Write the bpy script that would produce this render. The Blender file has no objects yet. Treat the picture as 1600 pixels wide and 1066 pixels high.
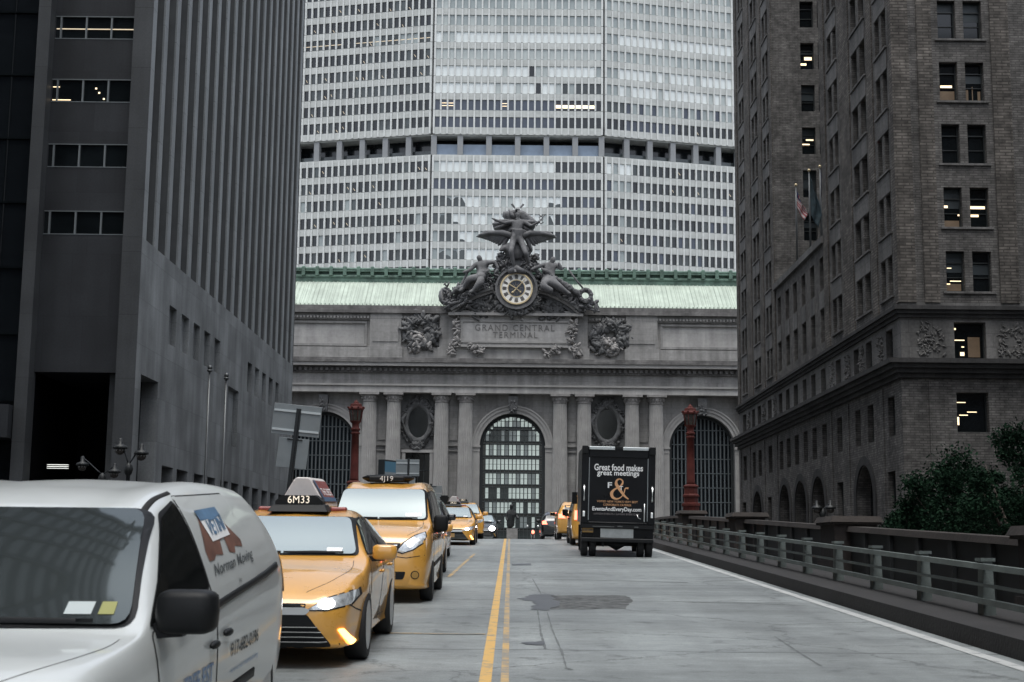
import bpy, bmesh, math, random
import numpy as np
from mathutils import Vector, Matrix
from mathutils.bvhtree import BVHTree
random.seed(7)
rng = np.random.default_rng(7)
SC = bpy.context.scene
COL = SC.collection
R = math.radians

# ------------------------------------------------------------------ camera
F = 2200.0                       # focal length in pixels of a 1600 px wide picture
PITCH = math.atan(329.0 / F)
ROLL = 0.0105
EYE = Vector((0.0, 0.0, 1.55))
cam_d = bpy.data.cameras.new('camera')
cam_d.sensor_width = 36.0
cam_d.lens = F / 1600.0 * 36.0
cam_d.clip_start = 0.1
cam_d.clip_end = 3000.0
cam_d.dof.use_dof = True
cam_d.dof.focus_distance = 75.0
cam_d.dof.aperture_fstop = 7.0
cam = bpy.data.objects.new('camera', cam_d)
COL.objects.link(cam)
CR = Matrix.Rotation(math.pi / 2 + PITCH, 3, 'X') @ Matrix.Rotation(ROLL, 3, 'Z')
cam.matrix_world = Matrix.Translation(EYE) @ CR.to_4x4()
SC.camera = cam

# ------------------------------------------------------------------ light
SUN_EL, SUN_AZ = R(75), R(185)   # overcast: a broad, weak sun almost overhead
w = bpy.data.worlds.new('World')
SC.world = w
w.use_nodes = True
nt = w.node_tree
nt.nodes.clear()
sky = nt.nodes.new('ShaderNodeTexSky')
sky.sky_type = 'NISHITA'
sky.sun_disc = False
sky.sun_elevation = SUN_EL
sky.sun_rotation = SUN_AZ
sky.air_density = 1.0
sky.dust_density = 3.0
sky.ozone_density = 1.0
hs = nt.nodes.new('ShaderNodeHueSaturation')
hs.inputs['Saturation'].default_value = 0.45
bg = nt.nodes.new('ShaderNodeBackground')
bg.inputs['Strength'].default_value = 0.13
wo = nt.nodes.new('ShaderNodeOutputWorld')
nt.links.new(sky.outputs[0], hs.inputs['Color'])
nt.links.new(hs.outputs[0], bg.inputs['Color'])
nt.links.new(bg.outputs[0], wo.inputs[0])
sun_d = bpy.data.lights.new('sun', 'SUN')
sun_d.energy = 0.7
sun_d.angle = R(40)
sun_d.color = (0.97, 1.0, 0.97)
sun = bpy.data.objects.new('sun', sun_d)
COL.objects.link(sun)
sd = Vector((math.cos(SUN_EL) * math.sin(SUN_AZ), math.cos(SUN_EL) * math.cos(SUN_AZ), math.sin(SUN_EL)))
sun.rotation_euler = sd.to_track_quat('Z', 'Y').to_euler()
SC.view_settings.view_transform = 'Standard'
SC.view_settings.look = 'None'
SC.view_settings.gamma = 1.0
SC.view_settings.exposure = 1.22


def at(u, v, Y):
    """The point at distance Y up the avenue that the photograph shows at (u, v)."""
    d = CR @ Vector(((u - 800.0) / F, -(v - 533.0) / F, -1.0))
    return EYE + d * (Y / d.y)


def zat(v, Y, u=800.0):
    return at(u, v, Y).z


def yx(u, X, v=800.0):
    """Distance up the avenue at which the wall plane x = X is seen at column u."""
    d = CR @ Vector(((u - 800.0) / F, -(v - 533.0) / F, -1.0))
    return d.y * X / d.x


def lerp(a, b, t):
    return a + (b - a) * t


# ------------------------------------------------------------------ materials
def newmat(name):
    m = bpy.data.materials.new(name)
    m.use_nodes = True
    return m, m.node_tree, m.node_tree.nodes['Principled BSDF']


def rgba(c):
    return (c[0], c[1], c[2], 1.0)


def plain(name, c, rough=0.6, metal=0.0, coat=0.0, ior=None, emit=None, es=0.0, var=0.0, vscale=3.0, bump=0.0, bscale=40.0):
    m, t, b = newmat(name)
    b.inputs['Base Color'].default_value = rgba(c)
    b.inputs['Roughness'].default_value = rough
    b.inputs['Metallic'].default_value = metal
    b.inputs['Coat Weight'].default_value = coat
    b.inputs['Coat Roughness'].default_value = 0.04
    if ior:
        b.inputs['IOR'].default_value = ior
    if emit:
        b.inputs['Emission Color'].default_value = rgba(emit)
        b.inputs['Emission Strength'].default_value = es
    if var or bump:
        tc = t.nodes.new('ShaderNodeTexCoord')
    if var:
        n = t.nodes.new('ShaderNodeTexNoise')
        n.inputs['Scale'].default_value = vscale
        n.inputs['Detail'].default_value = 6
        n.inputs['Roughness'].default_value = 0.65
        t.links.new(tc.outputs['Object'], n.inputs['Vector'])
        r = t.nodes.new('ShaderNodeMapRange')
        r.inputs['From Min'].default_value = 0.3
        r.inputs['From Max'].default_value = 0.7
        r.inputs['To Min'].default_value = 1 - var
        r.inputs['To Max'].default_value = 1 + var
        t.links.new(n.outputs['Fac'], r.inputs['Value'])
        mx = t.nodes.new('ShaderNodeVectorMath')
        mx.operation = 'SCALE'
        mx.inputs[0].default_value = c[:3]
        t.links.new(r.outputs[0], mx.inputs['Scale'])
        t.links.new(mx.outputs[0], b.inputs['Base Color'])
        r2 = t.nodes.new('ShaderNodeMapRange')
        r2.inputs['To Min'].default_value = max(0.02, rough - 0.12)
        r2.inputs['To Max'].default_value = min(1, rough + 0.12)
        t.links.new(n.outputs['Fac'], r2.inputs['Value'])
        t.links.new(r2.outputs[0], b.inputs['Roughness'])
    if bump:
        n2 = t.nodes.new('ShaderNodeTexNoise')
        n2.inputs['Scale'].default_value = bscale
        n2.inputs['Detail'].default_value = 4
        t.links.new(tc.outputs['Object'], n2.inputs['Vector'])
        bp = t.nodes.new('ShaderNodeBump')
        bp.inputs['Strength'].default_value = bump
        bp.inputs['Distance'].default_value = 0.03
        t.links.new(n2.outputs['Fac'], bp.inputs['Height'])
        t.links.new(bp.outputs[0], b.inputs['Normal'])
    return m


def masonry(name, c, bw, bh, mortar=0.02, mcol=0.55, var=0.25, streak=0.3, rough=0.8, c2=None, offset=0.5, fine=0.15, fscale=6.0, bump=0.0, vscale=0.35, spec=0.3):
    """Blocks or bricks from the UV map (metres along and up the wall), with weathering streaks and grain."""
    m, t, b = newmat(name)
    N, L = t.nodes.new, t.links.new
    uv = N('ShaderNodeUVMap')
    br = N('ShaderNodeTexBrick')
    br.offset = offset
    br.inputs['Scale'].default_value = 1.0
    br.inputs['Brick Width'].default_value = bw
    br.inputs['Row Height'].default_value = bh
    br.inputs['Mortar Size'].default_value = mortar
    br.inputs['Mortar Smooth'].default_value = 0.1
    br.inputs['Bias'].default_value = 0.0
    c2 = c2 or c
    k = var * 0.5
    br.inputs['Color1'].default_value = rgba([x * (1 - k) for x in c])
    br.inputs['Color2'].default_value = rgba([x * (1 + k) for x in c2])
    br.inputs['Mortar'].default_value = rgba([x * mcol for x in c])
    L(uv.outputs[0], br.inputs['Vector'])
    tc = N('ShaderNodeTexCoord')
    mp = N('ShaderNodeMapping')
    mp.inputs['Scale'].default_value = (1.0, 1.0, 0.06)
    L(tc.outputs['Object'], mp.inputs['Vector'])
    ns = N('ShaderNodeTexNoise')
    ns.inputs['Scale'].default_value = 1.1
    ns.inputs['Detail'].default_value = 5
    L(mp.outputs[0], ns.inputs['Vector'])
    nb = N('ShaderNodeTexNoise')
    nb.inputs['Scale'].default_value = vscale
    nb.inputs['Detail'].default_value = 5
    L(tc.outputs['Object'], nb.inputs['Vector'])
    nf = N('ShaderNodeTexNoise')
    nf.inputs['Scale'].default_value = fscale
    nf.inputs['Detail'].default_value = 4
    L(tc.outputs['Object'], nf.inputs['Vector'])

    def rg(node, lo, hi, a=0.3, z=0.7):
        r = N('ShaderNodeMapRange')
        r.inputs['From Min'].default_value = a
        r.inputs['From Max'].default_value = z
        r.inputs['To Min'].default_value = lo
        r.inputs['To Max'].default_value = hi
        L(node.outputs['Fac'], r.inputs['Value'])
        return r

    def mul(x, y):
        q = N('ShaderNodeMath')
        q.operation = 'MULTIPLY'
        L(x.outputs[0], q.inputs[0])
        L(y.outputs[0], q.inputs[1])
        return q
    f = mul(mul(rg(ns, 1 - streak, 1 + streak * 0.5), rg(nb, 1 - var, 1 + var)), rg(nf, 1 - fine, 1 + fine))
    sc = N('ShaderNodeVectorMath')
    sc.operation = 'SCALE'
    L(br.outputs['Color'], sc.inputs[0])
    L(f.outputs[0], sc.inputs['Scale'])
    L(sc.outputs[0], b.inputs['Base Color'])
    b.inputs['Roughness'].default_value = rough
    b.inputs['Specular IOR Level'].default_value = spec
    if bump:
        bp = N('ShaderNodeBump')
        bp.inputs['Strength'].default_value = bump
        bp.inputs['Distance'].default_value = 0.03
        L(br.outputs['Fac'], bp.inputs['Height'])
        bp.invert = True
        L(bp.outputs[0], b.inputs['Normal'])
    return m


M = {}
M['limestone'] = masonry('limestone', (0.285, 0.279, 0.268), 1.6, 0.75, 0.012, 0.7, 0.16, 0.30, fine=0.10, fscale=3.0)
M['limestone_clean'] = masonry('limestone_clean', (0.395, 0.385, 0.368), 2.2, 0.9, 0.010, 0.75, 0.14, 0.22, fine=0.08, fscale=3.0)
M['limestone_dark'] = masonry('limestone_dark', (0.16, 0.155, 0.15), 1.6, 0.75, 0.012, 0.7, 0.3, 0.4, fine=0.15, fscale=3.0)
M['column_stone'] = plain('column_stone', (0.325, 0.317, 0.303), 0.85, var=0.16, vscale=0.8, bump=0.1, bscale=8)
M['carving'] = plain('carving', (0.105, 0.106, 0.106), 0.85, var=0.4, vscale=1.6, bump=0.3, bscale=5)
M['carving_pale'] = plain('carving_pale', (0.25, 0.24, 0.23), 0.85, var=0.35, vscale=1.6, bump=0.3, bscale=5)
M['sculpture'] = plain('sculpture', (0.115, 0.115, 0.117), 0.8, var=0.5, vscale=0.9, bump=0.25, bscale=5)
M['letter_carved'] = plain('letter_carved', (0.17, 0.165, 0.158), 0.9)
M['letter_dark'] = plain('letter_dark', (0.10, 0.095, 0.09), 0.9)
M['tower_concrete'] = masonry('tower_concrete', (0.475, 0.49, 0.47), 1.45, 1.2, 0.012, 0.8, 0.10, 0.12, fine=0.06, fscale=1.5)
M['tower_mullion'] = plain('tower_mullion', (0.56, 0.575, 0.555), 0.7, var=0.1, vscale=0.3)
M['tower_dark'] = plain('tower_dark', (0.012, 0.014, 0.016), 0.5)
M['tower_grey'] = plain('tower_grey', (0.22, 0.23, 0.235), 0.6, var=0.1, vscale=0.2)
M['pane_dark'] = plain('pane_dark', (0.012, 0.015, 0.018), 0.08, var=0.5, vscale=0.15)
M['pane_smoke'] = plain('pane_smoke', (0.05, 0.06, 0.062), 0.10, var=0.6, vscale=0.2)
M['pane_blue'] = plain('pane_blue', (0.055, 0.068, 0.095), 0.12, var=0.3, vscale=0.2)
M['pane_mid'] = plain('pane_mid', (0.30, 0.34, 0.34), 0.25, var=0.12, vscale=0.3)
M['pane_grey'] = plain('pane_grey', (0.42, 0.46, 0.45), 0.3, var=0.10, vscale=0.3)
M['pane_pale'] = plain('pane_pale', (0.72, 0.76, 0.75), 0.3, var=0.05, vscale=0.3)
M['lit_strip'] = plain('lit_strip', (0.9, 0.8, 0.6), 0.5, emit=(1.0, 0.76, 0.46), es=0.8)
M['lit_warm'] = plain('lit_warm', (0.9, 0.8, 0.6), 0.5, emit=(1.0, 0.74, 0.46), es=0.75)
M['lit_dim'] = plain('lit_dim', (0.5, 0.45, 0.35), 0.5, emit=(1.0, 0.80, 0.55), es=0.28)
M['lit_glow'] = plain('lit_glow', (0.07, 0.052, 0.036), 0.7, emit=(1.0, 0.66, 0.38), es=0.022, var=0.5, vscale=1.0)
M['lit_cold'] = plain('lit_cold', (0.9, 0.9, 0.9), 0.5, emit=(0.95, 0.97, 0.9), es=0.35)
M['copper_roof'] = masonry('copper_roof', (0.385, 0.44, 0.375), 0.62, 30.0, 0.035, 0.72, 0.10, 0.12, fine=0.06, offset=0.0)
M['copper_green'] = plain('copper_green', (0.095, 0.155, 0.122), 0.7, var=0.55, vscale=0.9, bump=0.2, bscale=4)
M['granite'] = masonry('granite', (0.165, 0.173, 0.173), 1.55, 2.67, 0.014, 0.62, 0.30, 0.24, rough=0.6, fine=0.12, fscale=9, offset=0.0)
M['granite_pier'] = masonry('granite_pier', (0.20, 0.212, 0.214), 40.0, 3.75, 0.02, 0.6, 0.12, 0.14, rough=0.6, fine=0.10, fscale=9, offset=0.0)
M['pier_side'] = plain('pier_side', (0.062, 0.066, 0.067), 0.6, var=0.2, vscale=0.6)  # pier granite darkened for the sides, shade put into the colour
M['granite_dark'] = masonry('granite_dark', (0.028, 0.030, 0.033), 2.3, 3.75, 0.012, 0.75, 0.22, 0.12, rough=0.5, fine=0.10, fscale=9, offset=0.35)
M['granite_shade'] = masonry('granite_shade', (0.052, 0.055, 0.057), 2.3, 3.75, 0.016, 0.6, 0.2, 0.16, rough=0.55, fine=0.10, fscale=9, offset=0.0)  # darker copy of the granite for the south end, shade painted in
M['frame_metal'] = plain('frame_metal', (0.22, 0.24, 0.245), 0.45, 0.5)
M['black_glass'] = plain('black_glass', (0.006, 0.008, 0.009), 0.12, var=0.5, vscale=0.3)
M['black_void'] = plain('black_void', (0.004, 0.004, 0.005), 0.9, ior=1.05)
M['brick'] = masonry('brick', (0.096, 0.091, 0.085), 0.5, 0.15, 0.03, 0.72, 0.32, 0.2, c2=(0.116, 0.110, 0.102), rough=0.9, fine=0.35, fscale=2.4, bump=0.5, vscale=0.5)
M['brick_quoin'] = masonry('brick_quoin', (0.086, 0.078, 0.069), 0.72, 0.19, 0.04, 0.66, 0.4, 0.2, c2=(0.112, 0.101, 0.089), rough=0.9, fine=0.35, fscale=2.4, bump=0.6, vscale=0.5)
M['terracotta'] = masonry('terracotta', (0.125, 0.121, 0.115), 1.4, 0.8, 0.014, 0.6, 0.25, 0.35, rough=0.85, fine=0.2)
M['terracotta_dark'] = masonry('terracotta_dark', (0.040, 0.039, 0.038), 1.4, 0.8, 0.014, 0.6, 0.25, 0.3, rough=0.85, fine=0.2)
M['sash'] = plain('sash', (0.016, 0.020, 0.019), 0.5)
M['blind'] = plain('blind', (0.026, 0.035, 0.038), 0.5, var=0.25, vscale=0.6)


def asphalt():
    m, t, b = newmat('road_surface')
    N, L = t.nodes.new, t.links.new
    tc = N('ShaderNodeTexCoord')

    def noise(scale, det, sx=1, sy=1, rough=0.6):
        mp = N('ShaderNodeMapping')
        mp.inputs['Scale'].default_value = (sx, sy, 1)
        L(tc.outputs['Object'], mp.inputs['Vector'])
        n = N('ShaderNodeTexNoise')
        n.inputs['Scale'].default_value = scale
        n.inputs['Detail'].default_value = det
        n.inputs['Roughness'].default_value = rough
        L(mp.outputs[0], n.inputs['Vector'])
        return n

    def rg(node, lo, hi, a=0.3, z=0.7, out='Fac'):
        r = N('ShaderNodeMapRange')
        r.inputs['From Min'].default_value = a
        r.inputs['From Max'].default_value = z
        r.inputs['To Min'].default_value = lo
        r.inputs['To Max'].default_value = hi
        L(node.outputs[out], r.inputs['Value'])
        return r

    def mul(x, y):
        q = N('ShaderNodeMath')
        q.operation = 'MULTIPLY'
        L(x.outputs[0], q.inputs[0])
        L(y.outputs[0], q.inputs[1])
        return q
    big = rg(noise(0.22, 4, 1.0, 0.8), 0.72, 1.20)
    cross = rg(noise(1.0, 6, 0.14, 0.7, 0.7), 0.74, 1.18)
    wheel = rg(noise(1.3, 4, 1.0, 0.03), 0.82, 1.12)
    grain = mul(rg(noise(60, 3), 0.78, 1.22), rg(noise(7, 5, 0.6, 1, 0.7), 0.84, 1.14))
    spots = rg(noise(2.6, 6, 1, 1, 0.7), 0.55, 1.0, 0.32, 0.43)
    # transverse joints: thin dark lines across the deck
    sp = N('ShaderNodeSeparateXYZ')
    nz = noise(0.5, 3)
    ad = N('ShaderNodeVectorMath')
    ad.operation = 'MULTIPLY_ADD'
    ad.inputs[1].default_value = (0.0, 0.5, 0.0)
    L(nz.outputs['Color'], ad.inputs[0])
    L(tc.outputs['Object'], ad.inputs[2])
    L(ad.outputs[0], sp.inputs[0])
    md = N('ShaderNodeMath')
    md.operation = 'PINGPONG'
    md.inputs[1].default_value = 3.9
    L(sp.outputs['Y'], md.inputs[0])
    joint = rg(md, 0.55, 1.0, 0.02, 0.06, 0)
    # hairline cracks
    vo = N('ShaderNodeTexVoronoi')
    vo.feature = 'DISTANCE_TO_EDGE'
    vo.inputs['Scale'].default_value = 0.22
    wv = N('ShaderNodeVectorMath')
    wv.operation = 'MULTIPLY_ADD'
    wv.inputs[1].default_value = (1.1, 1.1, 0)
    n3 = noise(1.2, 6, 1, 1, 0.7)
    L(n3.outputs['Color'], wv.inputs[0])
    L(tc.outputs['Object'], wv.inputs[2])
    L(wv.outputs[0], vo.inputs['Vector'])
    crack = rg(vo, 0.55, 1.0, 0.0012, 0.006, 'Distance')
    f = mul(mul(mul(mul(big, cross), mul(wheel, grain)), mul(spots, joint)), crack)
    sc = N('ShaderNodeVectorMath')
    sc.operation = 'SCALE'
    sc.inputs[0].default_value = (0.215, 0.234, 0.233)
    L(f.outputs[0], sc.inputs['Scale'])
    L(sc.outputs[0], b.inputs['Base Color'])
    rr = rg(noise(0.5, 5, 0.3, 0.7), 0.42, 0.75)
    L(rr.outputs[0], b.inputs['Roughness'])
    bp = N('ShaderNodeBump')
    bp.inputs['Strength'].default_value = 0.35
    bp.inputs['Distance'].default_value = 0.008
    L(noise(90, 3).outputs['Fac'], bp.inputs['Height'])
    L(bp.outputs[0], b.inputs['Normal'])
    return m


def worn_paint(name, c, under, lo, hi, scale=3.0):
    """Road paint flaking off so that the surface below shows through."""
    m, t, b = newmat(name)
    N, L = t.nodes.new, t.links.new
    tc = N('ShaderNodeTexCoord')
    n = N('ShaderNodeTexNoise')
    n.inputs['Scale'].default_value = scale
    n.inputs['Detail'].default_value = 8
    n.inputs['Roughness'].default_value = 0.75
    L(tc.outputs['Object'], n.inputs['Vector'])
    r = N('ShaderNodeMapRange')
    r.inputs['From Min'].default_value = lo
    r.inputs['From Max'].default_value = hi
    L(n.outputs['Fac'], r.inputs['Value'])
    mx = N('ShaderNodeMix')
    mx.data_type = 'RGBA'
    mx.inputs['A'].default_value = rgba(under)
    mx.inputs['B'].default_value = rgba(c)
    L(r.outputs[0], mx.inputs['Factor'])
    L(mx.outputs['Result'], b.inputs['Base Color'])
    b.inputs['Roughness'].default_value = 0.6
    return m


M['road'] = asphalt()
M['patch_tar'] = plain('patch_tar', (0.075, 0.082, 0.090), 0.5, var=0.15, vscale=3)
M['patch_gravel'] = plain('patch_gravel', (0.085, 0.09, 0.09), 0.8, var=0.98, vscale=6, bump=0.6, bscale=60)
M['yellow_line'] = worn_paint('yellow_line', (0.60, 0.37, 0.11), (0.24, 0.22, 0.17), 0.36, 0.50, 5)
M['yellow_worn'] = worn_paint('yellow_worn', (0.55, 0.35, 0.12), (0.21, 0.21, 0.19), 0.42, 0.60, 3)
M['white_line'] = worn_paint('white_line', (0.42, 0.43, 0.42), (0.19, 0.20, 0.20), 0.36, 0.5, 4)
M['kerb_stone'] = plain('kerb_stone', (0.021, 0.020, 0.020), 0.9, var=0.4, vscale=2, bump=0.3, bscale=20)
M['viaduct_stone'] = masonry('viaduct_stone', (0.07, 0.064, 0.058), 1.6, 0.6, 0.015, 0.6, 0.25, 0.3)
M['pavement'] = plain('pavement', (0.09, 0.09, 0.088), 0.9, var=0.3, vscale=1.2, bump=0.2)
M['street'] = plain('street', (0.05, 0.05, 0.052), 0.85, var=0.3, vscale=0.6)
M['rust_stone'] = plain('rust_stone', (0.030, 0.0245, 0.0215), 0.9, var=0.5, vscale=1.2, bump=0.3, bscale=12)
M['parapet_iron'] = plain('parapet_iron', (0.020, 0.022, 0.022), 0.7, var=0.4, vscale=1.5)
M['rail_paint'] = plain('rail_paint', (0.105, 0.125, 0.118), 0.6, var=0.35, vscale=2.0, bump=0.15)
M['lamp_red'] = plain('lamp_red', (0.082, 0.022, 0.018), 0.6, ior=1.25, var=0.35, vscale=2.5, bump=0.15)
M['lamp_glass'] = plain('lamp_glass', (0.045, 0.040, 0.034), 0.25, var=0.4, vscale=5)
M['sign_back'] = plain('sign_back', (0.21, 0.235, 0.245), 0.5, 0.25, var=0.12, vscale=1.5)
M['sign_rib'] = plain('sign_rib', (0.5, 0.54, 0.55), 0.4, 0.4)
M['pole_dark'] = plain('pole_dark', (0.018, 0.022, 0.024), 0.5, 0.3)
M['pole_metal'] = plain('pole_metal', (0.10, 0.105, 0.105), 0.4, 0.6)
M['bronze'] = plain('bronze', (0.014, 0.016, 0.016), 0.5, 0.2, var=0.4, vscale=3)
M['gold'] = plain('gold', (0.62, 0.50, 0.30), 0.35, 0.5)
M['clock_cream'] = plain('clock_cream', (0.84, 0.83, 0.78), 0.5, var=0.1, vscale=2)
M['clock_blue'] = plain('clock_blue', (0.02, 0.028, 0.045), 0.3, var=0.6, vscale=2)
M['bark'] = plain('bark', (0.045, 0.036, 0.028), 0.9, var=0.4, vscale=6, bump=0.5)
M['leaf'] = plain('leaf', (0.010, 0.026, 0.014), 0.9, ior=1.15, var=0.6, vscale=1.3)
M['leaf_light'] = plain('leaf_light', (0.012, 0.028, 0.017), 0.9, ior=1.15, var=0.5, vscale=1.3)
M['paint_yellow'] = plain('paint_yellow', (0.68, 0.345, 0.062), 0.30, coat=1.0, var=0.08, vscale=2.0)
M['paint_white'] = plain('paint_white', (0.56, 0.59, 0.585), 0.35, coat=0.6, var=0.06, vscale=1.2)
M['paint_black'] = plain('paint_black', (0.008, 0.009, 0.010), 0.22, coat=0.8)
M['truck_black'] = plain('truck_black', (0.008, 0.009, 0.011), 0.30, ior=1.25, var=0.4, vscale=0.8)
M['car_glass'] = plain('car_glass', (0.50, 0.56, 0.53), 0.05, 0.85)
M['van_glass'] = plain('van_glass', (0.115, 0.135, 0.135), 0.05, 0.8)
M['car_glass_dark'] = plain('car_glass_dark', (0.008, 0.010, 0.011), 0.06, ior=1.45)
M['van_side_glass'] = plain('van_side_glass', (0.005, 0.006, 0.006), 0.08, ior=1.2)
M['rubber'] = plain('rubber', (0.014, 0.014, 0.015), 0.75)
M['trim'] = plain('trim', (0.010, 0.011, 0.012), 0.5, ior=1.3)
M['seam'] = plain('seam', (0.006, 0.006, 0.006), 0.8)
M['chrome'] = plain('chrome', (0.88, 0.90, 0.90), 0.35, 0.8)
M['alloy'] = plain('alloy', (0.42, 0.43, 0.44), 0.3, 0.8)
M['lens_clear'] = plain('lens_clear', (0.52, 0.55, 0.57), 0.12, 0.3, coat=1.0, var=0.5, vscale=14)
M['lens_red'] = plain('lens_red', (0.16, 0.012, 0.012), 0.2, coat=1.0)
M['light_white'] = plain('light_white', (1, 1, 1), 0.3, emit=(1.0, 0.95, 0.93), es=4.0)
M['light_glare'] = plain('light_glare', (1, 1, 1), 0.3, emit=(1.0, 0.93, 0.96), es=9.0)
M['light_amber'] = plain('light_amber', (1, .5, .1), 0.3, emit=(1.0, 0.52, 0.14), es=2.2)
M['light_red'] = plain('light_red', (1, .1, .05), 0.3, emit=(1.0, 0.16, 0.10), es=2.2)
M['white_plastic'] = plain('white_plastic', (0.62, 0.58, 0.56), 0.5, var=0.1)
M['sticker_white'] = plain('sticker_white', (0.42, 0.47, 0.47), 0.5)
M['sticker_yellow'] = plain('sticker_yellow', (0.27, 0.27, 0.08), 0.5)
M['crack'] = plain('crack', (0.125, 0.136, 0.138), 0.8)
M['text_white'] = plain('text_white', (0.85, 0.86, 0.86), 0.5)
M['text_lit'] = plain('text_lit', (0.9, 0.85, 0.75), 0.5, emit=(1.0, 0.85, 0.65), es=0.25)
M['text_orange'] = plain('text_orange', (0.66, 0.36, 0.18), 0.5)
M['text_grey'] = plain('text_grey', (0.22, 0.20, 0.20), 0.5)
M['terrace_blue'] = plain('terrace_blue', (0.20, 0.26, 0.34), 0.2, var=0.2, vscale=0.3)
M['text_dark'] = plain('text_dark', (0.07, 0.08, 0.085), 0.6)
M['text_blue'] = plain('text_blue', (0.20, 0.29, 0.45), 0.6)
M['ad_red'] = plain('ad_red', (0.26, 0.06, 0.055), 0.4, var=0.4, vscale=6)
M['ad_blue'] = plain('ad_blue', (0.05, 0.10, 0.19), 0.4)
M['van_brown'] = plain('van_brown', (0.16, 0.078, 0.056), 0.5, var=0.5, vscale=5)
M['van_blue'] = plain('van_blue', (0.10, 0.19, 0.31), 0.5, var=0.4, vscale=4)
M['plate_amber'] = plain('plate_amber', (0.42, 0.24, 0.06), 0.5)
M['plate_white'] = plain('plate_white', (0.45, 0.47, 0.47), 0.35, 0.4, var=0.2, vscale=3)
M['shirt'] = plain('shirt', (0.30, 0.30, 0.31), 0.9)
M['skin'] = plain('skin', (0.30, 0.19, 0.14), 0.6)
M['flag_red'] = plain('flag_red', (0.28, 0.06, 0.07), 0.9)
M['flag_white'] = plain('flag_white', (0.40, 0.39, 0.38), 0.9)
M['flag_blue'] = plain('flag_blue', (0.020, 0.030, 0.085), 0.9, var=0.5, vscale=2)
M['flag_teal'] = plain('flag_teal', (0.03, 0.05, 0.06), 0.9, var=0.5, vscale=2)
M['billboard_blue'] = plain('billboard_blue', (0.06, 0.15, 0.22), 0.4)


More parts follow.
